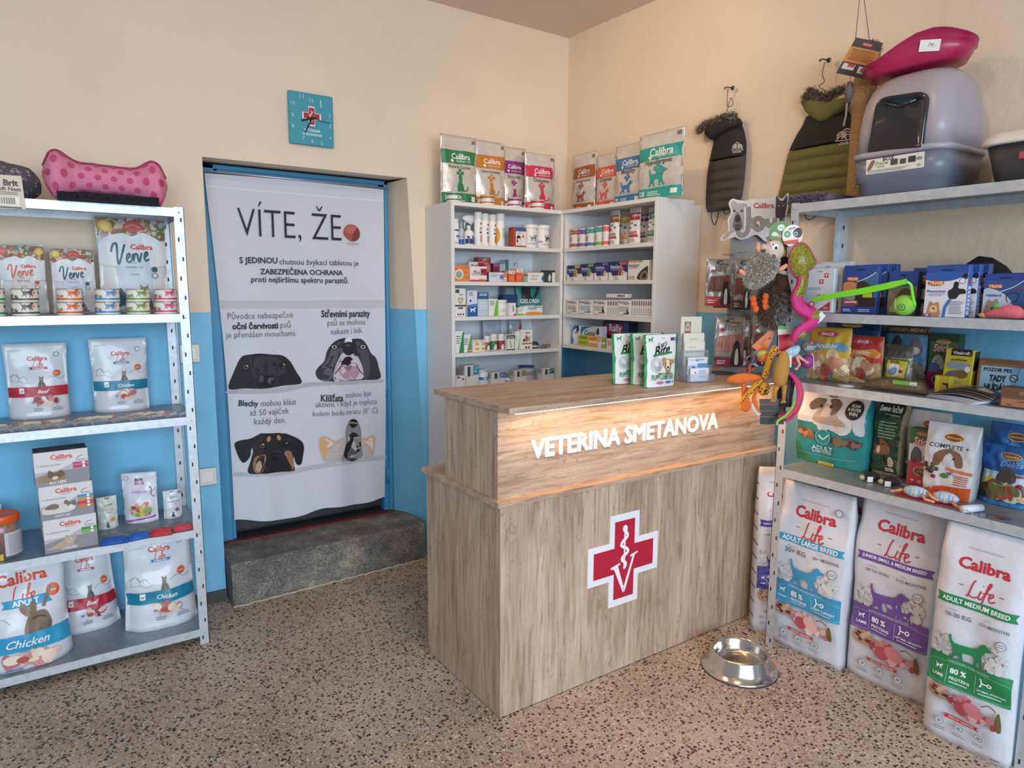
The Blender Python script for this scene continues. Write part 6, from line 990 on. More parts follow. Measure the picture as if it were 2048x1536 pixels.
bag('hay_pack', 'green and clear meadow hay pack beside the teal rabbit food', 'hay pack', fitx(R4, (1738, 928), (1797, 944), (1764, 803), .10, .322), .10, [('R', '#23402f', -.46, .40, .04, .98), ('R', '#1c2a24', -.46, .40, .86, .98), ('T', '#e0e2dc', 'Seno luční', -.03, .90, .74, .03, 0, 1.5), ('Q', '#a8b8a8', -.2, .36, .81, .83, 1), ('Q', '#7f9a7f', -.3, .3, .5, .74, 6), ('C', '#8a5a3a', [(-.4, .3), (-.36, .44), (-.2, .50), (.0, .46), (.14, .38), (.1, .3), (-.2, .27)]), ('C', '#2f2420', [(-.36, .42), (-.3, .50), (-.2, .48), (-.22, .38)]), ('C', '#d9c4a4', [(-.3, .32), (-.26, .40), (-.18, .38), (-.2, .3)]), ('E', '#1c1816', -.1, .42, .03), ('C', '#c9b9a0', [(.12, .14), (.1, .22), (.18, .27), (.28, .22), (.28, .14)]), ('R', '#d9dad6', .04, .3, .07, .11), ('Q', '#3a3a3a', .06, .28, .075, .105, 1)], hay, style='gusset', seed=9, wr=.01)
def comp(z=1): return [('R', '#d3d3d6', -.5, .5, .0, 1)] + oval(.05, .82, .2, .055) + [('T', '#38383c', 'COMPLETE +', .0, .70, .78, .01), ('C', '#7d5f4a', [(-.3, .46), (-.26, .58), (-.08, .66), (.12, .66), (.26, .6), (.3, .46), (.18, .44), (.1, .52), (-.1, .5), (-.2, .42)]), ('C', '#c9cbd0', [(-.08, .44), (-.06, .56), (.04, .62), (.12, .54), (.12, .44)]), ('E', '#2a2220', .12, .55, .025),
    ('P', '#cf5a2c', [(-.5, .0), (-.5, .07), (-.1, .16), (.5, .19), (.5, .0)]), ('P', '#d8743f', [(-.02, .42), (.5, .40), (.5, .36), (-.02, .385)]), ('B', '#000000', -.34, .38, .14, .06, 26, ['#4a4236', '#5d5344', '#37322a'], 3), ('E', '#8a2a3a', -.26, .27, .05), ('C', '#3f7a3f', [(-.12, .3), (-.04, .34), (.06, .3), (-.04, .27)]), ('S', '#7a3a6a', [(.02, .36), (.06, .33), (.1, .37)], .03), ('Q', '#c0503a', .16, .46, .2, .34, 5), ('T', '#e9d9cf', '750 g', -.36, .12, .2, .0), ('T', '#3a2a24', 'COMPLETE +', .06, .06, .5, .02)]
bag('rabbit_food_bag', 'silver feed bag with a blue base half hidden behind the stick box', 'pet food bag', spot_x(R4, -.205, 1806, 1885, 822), .06, comp()[:6]+[('R', '#3f78a8', -.5, .5, 0, .22), ('B', '#000000', -.3, .34, .2, .08, 20, ['#4a4236', '#5d5344', '#7d7262'], 4), ('T', '#dfe6ea', '700 g', -.36, .1, .2)], M('#c3c3c4', .4, .2, coat=.3), style='gusset', seed=3)
bx('pink and green stick box with small rodents on the lowest board', 1812, 1872, 858, R4, -.275, .045, '#3f6a3a', [('R', '#d8dcd6', -.5, .5, .42, .72), ('R', '#c24a56', -.5, .5, .0, .42), ('T', '#d86a7a', 'Sticks', -.02, .78, .7, .05, .2, 1.3), ('T', '#f0e4e6', 'Sticks', -.02, .785, .68, .0, .2, 1.3), ('C', '#5a6270', [(-.4, .42), (-.4, .58), (-.28, .68), (-.1, .62), (-.06, .44)]), ('C', '#b08a5a', [(.0, .44), (.06, .58), (.2, .62), (.4, .54), (.4, .44)]), ('E', '#8a2a3a', -.3, .43, .1), ('C', '#8f9a4a', [(.1, .4), (.2, .46), (.4, .42), (.3, .38)]), ('E', '#e0c8b8', .0, .26, .3, .09), ('E', '#6a4a36', .0, .26, .27, .075), ('B', '#000000', 0, .26, .22, .06, 16, MIX, 4), ('T', '#f4d8da', '+  o  #', -.05, .08, .6, .03)] + oval(.0, .92, .26, .035))
bag('rabbit_food_bag', 'silver feed bag with an orange base and a rabbit, at the front', 'pet food bag', _spot_x(R4, -.135, 1843, 1936, 848), .072, comp(), M('#cbcbcd', .4, .15, coat=.3), style='gusset', seed=6, wr=.008, topw=1.12)
def deli(s): return [('R', '#2a5f9e', -.5, .5, .0, 1), ('B', '#000000', .1, .8, .3, .1, 14, ['#3f78b8', '#2a5f9e', '#5a90c8'], s)] + oval(.06, .83, .2, .06) + [('T', '#bcd4ea', 'Delicat', .12, .70, .5, -.01, .4), ('R', '#c3cdd6', -.46, .46, .10, .55), ('C', '#4a4038', [(-.16, .42), (-.1, .56), (.02, .64), (.16, .58), (.22, .44), (.1, .38)]), ('E', '#c9b83a', -.3, .40, .11, .05, .5), ('E', '#8a2232', .3, .33, .09), ('B', '#000000', .0, .22, .44, .1, 46, MIX, s+1), ('S', '#6a9a4a', [(-.2, .36), (0, .34), (.2, .38)], .03), ('R', '#8a3a4a', .2, .42, .5, .54), ('R', '#2f78b4', -.5, .5, .0, .07)]
bag('rodent_food_bag', 'shiny blue feed bag standing upright at the back by the right end', 'pet food bag', spot_x(R4, -.20, 1962, 2062, 848), .055, deli(11), M('#2a5f9e', .2, coat=.6), style='pouch', seed=31)
bag('rodent_food_bag', 'shiny blue feed bag showing a guinea pig and mixed grain, in front of its twin', 'pet food bag', spot_x(R4, -.285, 1948, 2056, 893), .075, deli(21), M('#2a5f9e', .2, coat=.6), style='pouch', seed=33, wr=.01)
# little toys lying at the front edge
def spotz(z, px, py, x=None): p = on(2, z, px, py); return p
for px, py, n_, a_ in ((1742, 962, 'left', .2), (1782, 972, 'right', -.1)):
    p = spotz(R4, px, py); r = root('toy_mouse', 'dark plush toy mouse with a white tag, '+n_+' of the pair on the board edge', 'toy mouse', (max(p.x, RXF+.03), p.y, R4+.0006), -.9+a_)
    mb = MB(); mb.ell((0, 0, .016), (.030, .017, .016), M('#2f2826', .9), 14, 8); mb.fur([((.028*math.cos(t)*math.cos(f), .016*math.sin(t)*math.cos(f), .016+.015*math.sin(f)), (math.cos(t), math.sin(t), math.sin(f))) for t, f in [(random.Random(i).uniform(0, 6.28), random.Random(i+50).uniform(-.2, 1.4)) for i in range(160)]], .008, .0009, [M('#3a302c', .9), M('#241f1d', .9)], random.Random(3)); mb.build('body', r)
    mb = MB(); mb.ell((-.032, 0, .013), (.012, .010, .010), M('#b9a890', .9), 10, 6); mb.build('head', r)
    mb = MB(); mb.tube([(.028, 0, .012), (.045, .006, .006), (.060, .0, .004), (.072, .01, .004)], .003, M('#7a82a0', .8), 6); mb.build('tail', r)
    mb = MB(); mb.box(-.024, -.004, -.0255, -.0245, .002, .022, M('#e4e2e0', .5)); mb.build('tag', r)
p = spotz(R4, 1788, 950); mb = MB(); mb.ell((0, 0, .012), (.024, .011, .012), M('#c86a98', .8), 12, 7); draw(mb, [('R', '#4a90b8', -.5, -.1, .2, .8), ('R', '#d9c04a', -.1, .05, .2, .8)], .03, .02, lambda u, v, k: Vector((u, -.0112-k, v+.002)), k0=.0006); tag(mb.build('toy_fish', None, edge(1788, .155, R4), -1.0), 'tiny rainbow toy lying behind the plush mice', 'toy')
p = spotz(R4, 1842, 1000); r = root('candy_toy', 'plaid stuffed toy of two candy shapes with orange legs on the board edge', 'toy', edge(1858, .048, R4+.0015), -1.42)
plaid = M('#a8c4d8', .8, var=.2, scale=120); pea = M('#e0966e', .7)
for i, x in enumerate((-.042, .048)):
    mb = MB(); mb.lathe([(.003, -.040), (.012, -.034), (.019, -.018), (.021, 0), (.018, .02), (.010, .036), (.003, .040)], plaid, 18, Matrix.Translation((x, 0, .021)) @ Matrix.Rotation(PI/2, 4, 'Y'))
    draw(mb, [('R', c, u, u+.05, -.5, .5) for u, c in ((-.35, '#d9a060'), (-.2, '#7fa8c8'), (.0, '#e0c890'), (.18, '#7fa8c8'), (.33, '#d9a060'))], .08, .05, lambda u, v, k: Vector((x+u, -(.0205*(1-(u/.042)**2)**.5+k)*math.cos(v*30), .021+(.0205*(1-(u/.042)**2)**.5+k)*math.sin(v*30))), .012, .0008); mb.build('stuffed_body', r)
for i, P_ in enumerate((((-.085, 0, .02), (-.10, .004, .012), (-.118, .002, .006)), ((-.02, -.015, .02), (-.005, -.027, .008), (.018, -.03, .006)), ((.07, -.015, .016), (.088, -.026, .006), (.10, -.03, .005)), ((.0, -.012, .03), (.012, -.022, .02), (.03, -.026, .014)))):
    mb = MB(); mb.tube(P_, .005, pea, 8); mb.ell(P_[-1], (.008, .006, .005), pea, 10, 6); mb.build('leg', r)
mb = MB(); mb.box(-.085, .085, -.03, .03, 0, .0012, M('#b5283e', .5)); tag(mb.build('red_card', None, edge(1850, .05, R4), -1.47), 'flat red card lying under the plaid candy toy', 'card')
p = spotz(R4, 1935, 1012); r = root('paper_roll', 'small white roll with a bead chain beside the plaid toy', 'roll', edge(1944, .035, R4+.0125), -.35)
mb = MB(); mb.tube([(-.038, 0, 0), (.038, 0, 0)], .0125, M('#d4d4e2', .5), 18); mb.build('roll', r)
mb = MB()
for i in range(12): mb.ell((-.036-.002*math.sin(i), -.014-.0035*min(i, 4)-.001*i, .002-.004*max(0, i-3)), (.0016,)*3, M('#cfd0d2', .3, .6), 8, 5)
mb.build('bead_chain', r)
mb = MB(); mb.box(-.042, .042, -.028, .028, 0, .0012, M('#5a5f78', .4)); draw(mb, [('E', '#a04a3a', .1, .5, .2, .26, .3), ('E', '#7a2a28', .2, .45, .1, .2), ('P', '#c9b090', [(-.2, .4), (.0, .5), (-.02, .6), (-.24, .5)]), ('R', '#8f98b8', -.48, -.3, .1, .9), ('R', '#dcdce4', -.5, .5, .0, .05)], .084, .056, lambda u, v, k: Vector((u, v-.028, .0012+k)), k0=.0003); tag(mb.build('photo_card', None, edge(1990, .034, R4), -1.25), 'glossy picture card lying right of the white roll', 'card')

# ---- third board: nuts, bird food, signs
def nuts(c, top, seed): return [('R', c, -.5, .5, .45, 1)] + [('E', '#c2506a', .0, .88, .26, .06), ('T', '#f0dfd0', 'SNACK', .0, .88, .3, .03, .2), ('C', top, [(-.46, .62), (-.3, .72), (.0, .70), (.3, .74), (.46, .66), (.4, .56), (.0, .60), (-.36, .54)]), ('T', '#e8dcb8', 'Arašídy', .0, .65, .5, .02, .2), ('B', '#000000', .0, .26, .44, .26, 46, ['#c9a878', '#d9bd92', '#b08a5c', '#e3cfae', '#c08a6a'], seed), ('C', '#a85a4a', [(-.1, .1), (-.06, .3), (.1, .32), (.16, .14)]), ('B', '#000000', .1, .08, .2, .06, 8, ['#4a8ab0', '#c84a3a', '#e0c050', '#4a9a5a'], seed+2)]
bag('nut_bag', 'yellow topped bag of peanuts, first on the board beside the toys', 'snack bag', spot_x(R3, -.375, 1606, 1690, 655), .05, nuts('#c9a12c', '#6a94ac', 3), '#c9b48a', style='pillow', seed=4, wr=.007)
bag('nut_bag', 'red topped bag of peanuts next to the yellow one', 'snack bag', spot_x(R3, -.325, 1681, 1755, 672), .05, nuts('#b8382f', '#d8853a', 7), '#b9955a', style='pillow', seed=6, wr=.007)
bag('bird_seed_bag', 'dark blue bird seed bag at the back between the two peanut bags', 'bird food bag', spot_x(R3, -.20, 1640, 1748, 643), .05, [('R', '#22406a', -.5, .5, 0, 1), ('R', '#1d2f52', -.5, .5, .86, 1)] + oval(.0, .93, .2, .035) + [('C', '#4a78a8', [(-.3, .5), (.0, .8), (.3, .6), (.2, .3), (-.2, .3)]), ('B', '#000000', 0, .18, .44, .14, 30, MIX, 5)], '#22406a', style='pillow', seed=8)
bag('bird_seed_bag', 'tall bird food bag with a brown header and blue sky picture', 'bird food bag', spot_x(R3, -.205, 1758, 1846, 646), .055, [('R', '#4f83a8', -.5, .5, .3, .88), ('R', '#4a3a2e', -.5, .5, .82, .97), ('T', '#b9a88c', 'GARDEN MENU', .0, .89, .8, .01), ('C', '#3f3a38', [(-.3, .5), (-.28, .7), (-.16, .8), (-.06, .7), (-.1, .5)]), ('C', '#6a6a70', [(.1, .5), (.12, .68), (.24, .78), (.38, .68), (.36, .48)]), ('E', '#c08a5a', -.18, .58, .08, .06), ('E', '#d9c9a8', .26, .56, .09, .06), ('B', '#000000', .0, .17, .48, .2, 60, ['#4a4438', '#37332c', '#6a6250', '#8a8270'], 4)], '#3f4a50', style='pillow', seed=9)
bag('bird_food_bag', 'small clear bag with a yellow and green bird label', 'bird food bag', spot_x(R3, -.30, 1758, 1816, 690), .04, [('R', '#55504a', -.5, .5, .7, 1), ('P', '#3f7a3a', [(-.48, .02), (.3, .02), (.44, .66), (-.3, .68)]), ('P', '#d9c33a', [(-.36, .22), (.32, .22), (.4, .62), (-.26, .64)]), ('E', '#e6e4d8', -.02, .40, .28, .15), ('C', '#8f98b0', [(-.2, .3), (-.1, .46), (.08, .44), (.02, .3)]), ('E', '#b8382f', .2, .38, .07), ('T', '#7a3a24', 'Birds', .0, .6, .3, .02)], '#8a857c', style='pillow', seed=10)
bx('green and pink bird stick box with a budgerigar picture', 1851, 1908, 668, R3, -.20, .05, '#4a6a34', [('R', '#26361f', -.5, .5, .86, 1), ('T', '#c84a5a', 'Sticks', -.0, .74, .7, .05, .2, 1.3), ('T', '#ecd8d8', 'Sticks', -.0, .745, .67, .0, .2, 1.3), ('C', '#c9cfd0', [(-.36, .36), (-.3, .56), (-.1, .62), (.06, .5), (.02, .36)]), ('C', '#6a78a8', [(-.42, .28), (-.36, .46), (-.1, .44), (-.06, .3)]), ('C', '#b5a23a', [(.06, .34), (.14, .5), (.32, .5), (.34, .36)]), ('R', '#a82a5f', -.5, .5, .0, .3), ('E', '#d9b8c8', .0, .16, .32, .1), ('E', '#4a3a2a', .0, .16, .28, .085), ('E', '#1c1c1e', -.2, .5, .025)] + oval(.0, .86, .26, .04), right=[('R', '#2f4a28', -.5, .5, 0, 1)])
bx('yellow and black bird grit box leaning at the back of the board', 1880, 1937, 701, R3, -.285, .05, '#cfb92c', [('R', '#1f1f20', -.3, .42, .84, 1), ('T', '#ece8d8', 'Vitakraft', .06, .91, .6, .02), ('T', '#3a3020', 'Jod-Perlen', .0, .74, .56, .03), ('C', '#8f98a0', [(-.4, .62), (-.3, .70), (.3, .68), (.4, .58), (.2, .52), (-.3, .54)]), ('C', '#5a6278', [(-.44, .3), (-.3, .46), (.1, .5), (.2, .42), (-.1, .34)]), ('E', '#7a5a34', .16, .42, .22, .1), ('E', '#e4e2d8', .34, .54, .1, .07), ('R', '#9a9a94', -.5, .2, .2, .26), ('R', '#2a2a2a', -.5, .5, .0, .12)], right=[('P', '#1f1f20', [(-.4, .5), (.4, .6), (.4, 1), (-.4, .95)])], lean=.12)
bx('small yellow carton standing before the bird grit box', 1868, 1898, 752, R3, -.315, .03, '#d3bb30', [('R', '#2a2a2a', .0, .4, .0, .6), ('E', '#cfae28', .1, .3, .2, .2), ('R', '#e4d04a', -.5, -.2, 0, 1)])
mb = MB(); mb.lathe([(.034, 0), (.0355, .003), (.0355, .024), (.034, .027), (.031, .026), (0, .026)], M('#5d6064', .35, .6), 30); draw(mb, [('E', '#3a3c40', 0, 0, .42, .42), ('E', '#b9c0cc', -.1, .06, .2, .14), ('E', '#8f98a8', .16, -.1, .16, .14)], .066, .066, lambda u, v, k: Vector((u, v, .026+k)), k0=.0004); tag(mb.build('fish_tin', None, edge(1936, .158, R3)), 'round grey feed tin behind the fanned magazines', 'tin')
for i in range(3):
    x = -.285+.017*i; S = spot_x(R3, x, 1948-i*1, 2062, 728-i*4); mb = MB(); W_, H_ = S[2], S[3]; mb.box(-W_/2, W_/2, 0, .012, 0, H_, M('#96694a', .6, var=.15, scale=40), .002)
    if i == 0: draw(mb, [('R', '#9cc4d8', -.44, .46, .08, .90), ('R', '#6fa8cc', .1, .46, .08, .90), ('T', '#22262c', 'POZOR PES', -.14, .80, .5, .04), ('T', '#22262c', 'TADY', -.12, .56, .3, .05, 0, 1.6), ('T', '#22262c', 'HLÍDÁM', -.13, .32, .42, .04, 0, 1.5), ('E', '#2a2e34', .16, .60, .075), ('E', '#9cc4d8', .16, .60, .055), ('S', '#2a2e34', [(.12, .63), (.2, .56)], .02), ('C', '#5a4638', [(.24, .1), (.3, .34), (.42, .44), (.5, .4), (.5, .1)]), ('S', '#7a3a4a', [(.26, 1.0), (.2, .5), (.18, .1)], .008)], W_, H_, lambda u, v, k: Vector((u, -k, v)), k0=.0004)
    Tm = Matrix.Rotation(-.10, 4, 'X'); mb.v = [tuple(Tm @ Vector(q_)) for q_ in mb.v]; zm = min(q_[2] for q_ in mb.v); mb.v = [(q_[0], q_[1], q_[2]-zm) for q_ in mb.v]
    tag(mb.build('wooden_sign', None, S[0]+Vector((.003*i, 0, .0006)), -PI/2), ('front wooden sign with a beware of the dog text on a pale blue panel', 'wooden sign leaning second behind the beware of the dog sign', 'rearmost wooden sign of the leaning stack of three')[i], 'sign', 'leaning wooden signs')
r = root('seed_bundle', 'clear bag of brown millet with a green label and loose straws', 'bird food', edge(1790, .06, R3), -1.50)
mb = MB(); mill = M('#7d6242', .85, var=.3, scale=110, bump=1., bscale=130)
mb.rings([[Vector((x, .034*f*math.cos(a)*(1+.1*math.sin(x*80)), .024*f+.022*f*math.sin(a)+.001)) for a in [2*PI*j/18 for j in range(18)]] for x, f in ((-.115, .1), (-.10, .55), (-.06, .9), (0, 1.), (.05, 1.), (.085, .85), (.10, .3))], mill, True); mb.build('millet', r)
mb = MB(); mb.rings([[Vector((x, .037*f*math.cos(a), .027*f+.026*f*math.sin(a)*(1+.06*math.sin(x*120+j)))) for j, a in enumerate([2*PI*j/18 for j in range(18)])] for x, f in ((-.145, .7), (-.125, .5), (-.11, .5), (-.06, .95), (0, 1.03), (.05, 1.03), (.09, .9), (.108, .35), (.125, .5))], M('#cfc9c0', .12, trans=.9, alpha=.28), True, cap0=False, cap1=False); mb.build('film_wrap', r)
mb = MB(); draw(mb, [('R', '#6fa838', -.5, .5, .0, 1), ('R', '#dfe3e0', .2, .48, .1, .8), ('Q', '#3a3a3a', .24, .46, .2, .6, 2)], .08, .03, lambda u, v, k: Vector((.045+u, -.034*math.cos((v-.015)*16)-k, .034+.024*math.sin((v-.005)*20))), .012, .004); mb.build('paper_label', r)
mb = MB(); rnd = random.Random(8)
for i in range(16): a = rnd.uniform(-.35, .25); mb.tube([(-.10, rnd.uniform(-.01, .01), .022), (-.15, -.02*a-.004, .028+rnd.uniform(-.01, .012)), (-.21-rnd.uniform(0, .03), -.07*a, .034+rnd.uniform(-.02, .03))], .0009, M('#b59a6a', .8), 5)
mb.build('straw', r)
p = spotz(R3, 1704, 771); mb = MB(); mb.lathe([(.030, 0), (.032, .002), (.030, .005), (0, .006)], M('#c9c9cc', .35), 26); tag(mb.build('white_disc', None, edge(1692, .045, R3)), 'flat white disc lying in front of the red peanut bag', 'disc')
for i in range(7):
    mb = MB(); V = []; n = 10; W_, D_ = .17, .115
    for s_ in (0, 1):
        for a in range(n+1):
            for b_ in range(3):
                u = a/n; V.append((-W_/2+W_*u, -D_/2+D_*b_/2, .0015*i+(.004+.0028*i)*math.sin(PI*u)*(1 if i > 2 else .4)+s_*.0011))
    Fc = []
    for a in range(n):
        for b_ in range(2):
            k = a*3+b_; Fc += [(k, k+1, k+4, k+3), (33+k+3, 33+k+4, 33+k+1, 33+k)]
    for a in range(n): Fc += [(a*3, a*3+3, 33+a*3+3, 33+a*3), (a*3+2, 33+a*3+2, 33+a*3+5, a*3+5)]
    Fc += [(0, 33, 34, 1), (1, 34, 35, 2), (30, 31, 64, 63), (31, 32, 65, 64)]
    c = ('#c9cbd6', '#d3d4dc', '#bfc0cc', '#8f8a88', '#5a504c', '#6d5a50', '#3c3634')[i]; mb.add(V, Fc, M(c, .3, coat=.3), True)
    if i >= 4: draw(mb, [('P', '#a88a78', [(-.4, .2), (-.1, .3), (.1, .9), (-.3, .8)]), ('P', '#c9b8a0', [(.15, .2), (.4, .3), (.36, .7), (.2, .8)])], W_, D_, lambda u, v, k: Vector((u, v-D_/2, .0015*i+(.004+.0028*i)*math.sin(PI*(u/W_+.5))+.0012+k)), .02, .0006)
    tag(mb.build('magazine', None, edge(1922, .062, R3+.0024*i)-Vector((0, .004*i, 0)), -1.62+.075*(i-3)), ('lowest white leaflet', 'second white leaflet', 'third pale leaflet', 'grey leaflet', 'dark picture leaflet', 'brown picture leaflet', 'topmost dark leaflet')[i]+' of the fanned pile on the board edge', 'leaflet', 'fanned leaflets')
bx('brown kraft box with a printed label at the right end of the board', 1998, 2085, 778, R3, -.455, .07, '#6a4a38', [('R', '#a87454', -.46, .5, .06, .46), ('S', '#5a3a2a', [(-.44, .1), (-.44, .42), (.48, .42)], .006), ('T', '#4a3024', 'TOP', .0, .32, .16, .0), ('T', '#4a3024', '~oo~', -.26, .14, .18, .02), ('R', '#8f6248', -.06, .5, .66, .86)], name='food_box')

# ---- second board: boxed accessories
def vbox(): return [('R', '#b8c4d8', -.5, -.4, 0, 1), ('C', '#9a9ca0', [(-.1, .93), (-.04, .955), (.04, .955), (.1, .93)]), ('R', '#b53a3e', .16, .30, .80, .90), ('T', '#f0f0f2', 'V', .23, .85, .09, .03), ('R', '#b53a3e', .0, .14, .66, .76), ('T', '#f0f0f2', 'V', .07, .71, .09, .03), ('Q', '#9aa0a8', -.4, .2, .52, .58, 2), ('S', '#3a3a3e', [(-.06, .38), (.04, .42), (.1, .36), (.2, .41), (.3, .36)], .014), ('P', '#a83a3e', [(.0, .05), (.42, .05), (.42, .26)]), ('Q', '#d8b8b8', .2, .4, .08, .14, 2), ('P', '#c9ccd4', [(-.5, .0), (-.3, .0), (.1, .1), (-.5, .12)])]
for i, (l, r_, t, x, n_) in enumerate(((1607, 1664, 538, -.43, 'front'), (1622, 1680, 528, -.385, 'middle'), (1636, 1697, 524, -.335, 'rear'))):
    bx(n_+' of three pale boxes with red tick logos behind the plush snake', l, r_, t, R2, x, .028, '#ccd2dc', vbox(), cat='accessory box', name='accessory_box', left=[('Q', '#8a92a8', -.3, .3, .1, .9, 8)])
def trix(kind):
    s = [('R', '#2a4a94', -.5, .5, .84, 1), ('C', '#1c2a50', [(-.16, .90), (-.08, .925), (.08, .925), (.16, .90), (.08, .89), (-.08, .89)])]
    lg = [('E', '#b23a2c', -.22, .72, .19, .055), ('T', '#ecdfa0', 'TRIXIE', -.22, .72, .32, .03)]
    if kind == 'A': return s + [('R', '#3f6a9a', -.5, .5, .15, .84), ('C', '#2a4a94', [(-.5, .84), (-.5, .62), (-.1, .66), (.4, .86)]), ('S', '#dfe4ea', [(-.1, .66), (.2, .74), (.46, .86)], .02), ('C', '#c9875a', [(-.5, .62), (-.5, .34), (-.2, .38), (-.06, .56), (-.2, .66)]), ('C', '#3a3028', [(-.1, .5), (-.06, .66), (.16, .66), (.4, .5), (.34, .3), (-.06, .3)]), ('C', '#b8c83a', [(.1, .36), (.16, .48), (.36, .44), (.36, .32), (.2, .28)]), ('C', '#8a8f98', [(-.4, .3), (-.34, .42), (-.16, .42), (-.14, .3)]), ('R', '#2c2622', -.1, .5, .15, .34), ('R', '#a82f34', -.46, -.02, .18, .28), ('T', '#f0e4e4', 'Leuchtie', -.24, .25, .36, .02), ('R', '#23408a', -.5, .5, .0, .15), ('Q', '#c9d4e8', -.46, -.2, .04, .11, 2), ('Q', '#c9d4e8', .0, .4, .04, .11, 2)] + lg
    if kind == 'B': return s + [('R', '#6a6a5a', -.5, .5, .0, .76), ('C', '#2a4a94', [(-.5, .84), (-.5, .7), (.5, .66), (.5, .84)]), ('C', '#4a3a2c', [(-.2, .2), (-.14, .5), (.1, .62), (.34, .5), (.4, .2)]), ('C', '#8a7a64', [(-.5, .1), (-.5, .5), (-.26, .46), (-.16, .1)]), ('E', '#1f1a18', .14, .44, .06), ('Q', '#d9d2c4', -.4, .3, .06, .2, 3)] + lg
    if kind == 'C': return [('R', '#8a8680', -.5, .5, .0, .84), ('R', '#2f4a8a', -.5, .5, .84, 1), ('R', '#8f98a4', -.5, .5, .72, .84), ('C', '#2f2c2a', [(-.3, .3), (-.34, .56), (-.1, .66), (.34, .62), (.4, .4), (.2, .26)]), ('C', '#a8a49c', [(-.16, .36), (-.18, .52), (.06, .56), (.26, .5), (.2, .36)]), ('Q', '#d3cfc8', -.3, .3, .08, .18, 2)] + [('E', '#a8544a', -.1, .74, .22, .05), ('T', '#e6d8a8', 'TRIXIE', -.1, .74, .36, .03)]
    if kind == 'D': return s + [('R', '#d6d8e0', -.5, .5, .0, .84), ('C', '#2f5aa8', [(-.5, .86), (-.5, .72), (.1, .70), (.46, .86)]), ('C', '#242428', [(.1, .36), (.06, .5), (.16, .56), (.2, .68), (.3, .66), (.3, .56), (.44, .54), (.48, .46), (.34, .44), (.26, .36)]), ('C', '#242428', [(.34, .74), (.42, .84), (.5, .82), (.48, .74)]), ('E', '#7a90c0', .38, .70, .08), ('E', '#e0e4ee', .38, .70, .06), ('T', '#3a5a9a', 'Pfotenschutz', -.22, .50, .46, .02), ('Q', '#8a9ac0', -.4, .0, .40, .46, 2), ('C', '#b5825a', [(-.4, .02), (-.38, .22), (-.34, .30), (-.26, .26), (-.2, .28), (-.14, .28), (-.12, .2), (-.1, .02)]), ('C', '#d9b48e', [(-.34, .1), (-.32, .2), (-.2, .22), (-.16, .1)]), ('E', '#1f1a18', -.25, .16, .025), ('S', '#3f6ab8', [(.0, .0), (.03, .2), (.14, .34)], .07), ('Q', '#8a8f9c', .12, .46, .06, .32, 9), ('R', '#7a4a9a', -.5, -.3, .0, .06), ('T', '#f0e8f4', 'XS', -.4, .03, .08, .03)] + [('E', '#b23a2c', -.24, .66, .2, .055), ('T', '#ecdfa0', 'TRIXIE', -.24, .66, .34, .03)]
    return s + [('R', '#33568f', -.5, .5, .0, .84), ('C', '#b9c6d8', [(-.5, .0), (-.5, .64), (-.1, .6), (.2, .36), (.24, .0)]), ('S', '#dfe6f0', [(-.1, .6), (.2, .7), (.46, .86)], .02), ('C', '#9a8a74', [(-.44, .04), (-.42, .3), (-.36, .42), (-.26, .38), (-.16, .44), (-.1, .3), (-.1, .04)]), ('E', '#1f1a18', -.26, .22, .03), ('S', '#1f2228', [(.1, .36), (.06, .5), (.16, .58), (.34, .54), (.3, .4), (.16, .34)], .02), ('T', '#3a5a9a', 'Halsband', -.24, .52, .36, .02), ('R', '#8a3a6a', .2, .5, .66, .69)] + lg
for i, (l, r_, t, x) in enumerate(((1683, 1750, 531, -.425), (1703, 1769, 530, -.38), (1722, 1786, 529, -.335))):
    bx(('front', 'middle', 'rear')[i]+' of three blue boxes with a light accessory picture and orange corner', l, r_, t, R2, x, .03, '#2a4a94', trix('A'), cat='accessory box', name='accessory_box')
bx('brownish dog picture box behind the green ball', 1773, 1830, 543, R2, -.40, .03, '#3a4a6a', trix('B'), cat='accessory box', name='accessory_box')
bx('grey box with a black muzzle picture behind the green ball', 1820, 1866, 536, R2, -.355, .03, '#7f7c78', trix('C'), cat='accessory box', name='accessory_box')
for i, (l, r_, t, x) in enumerate(((1846, 1929, 531, -.455), (1868, 1950, 530, -.41), (1888, 1969, 529, -.365))):
    bx(('front', 'middle', 'rear')[i]+' of three white and blue paw protection boxes', l, r_, t, R2, x, .03, '#3f62ae', trix('D'), cat='accessory box', name='accessory_box', right=[('R', '#c9d2e4', -.3, .3, .05, .6), ('R', '#b53a3e', -.3, .3, .66, .72), ('Q', '#5a6a98', -.2, .2, .1, .56, 6)])
for i, (l, r_, t, x) in enumerate(((1962, 2046, 548, -.41), (1985, 2070, 546, -.36))):
    bx(('front', 'rear')[i]+' of two blue collar boxes with a puppy at the right end', l, r_, t, R2, x, .03, '#2a4a94', trix('E'), cat='accessory box', name='accessory_box')
r = root('cap', 'black folded fabric hat lying behind the paw protection boxes', 'hat', edge(1960, .25, R2), -PI/2); mb = MB(); bk = M('#1c1b1d', .95, bump=.4, bscale=200)
mb.rings([[Vector((x, .05*f*math.cos(a), g+.045*f*math.sin(a))) for a in [2*PI*j/16 for j in range(16)]] for x, f, g in ((-.085, .15, .145), (-.06, .6, .15), (-.02, .9, .165), (.02, .9, .158), (.06, .7, .14), (.085, .3, .13))], bk, True); mb.build('crown', r)
mb = MB(); mb.box(-.06, .06, -.04, .04, 0, .13, bk, .015); mb.build('body', r)
r = root('ball_thrower', 'neon green ball thrower arm with a tennis ball on the board edge', 'dog toy', (0, 0, 0)); neon = M('#7fe02f', .45)
tx = RXF-.016
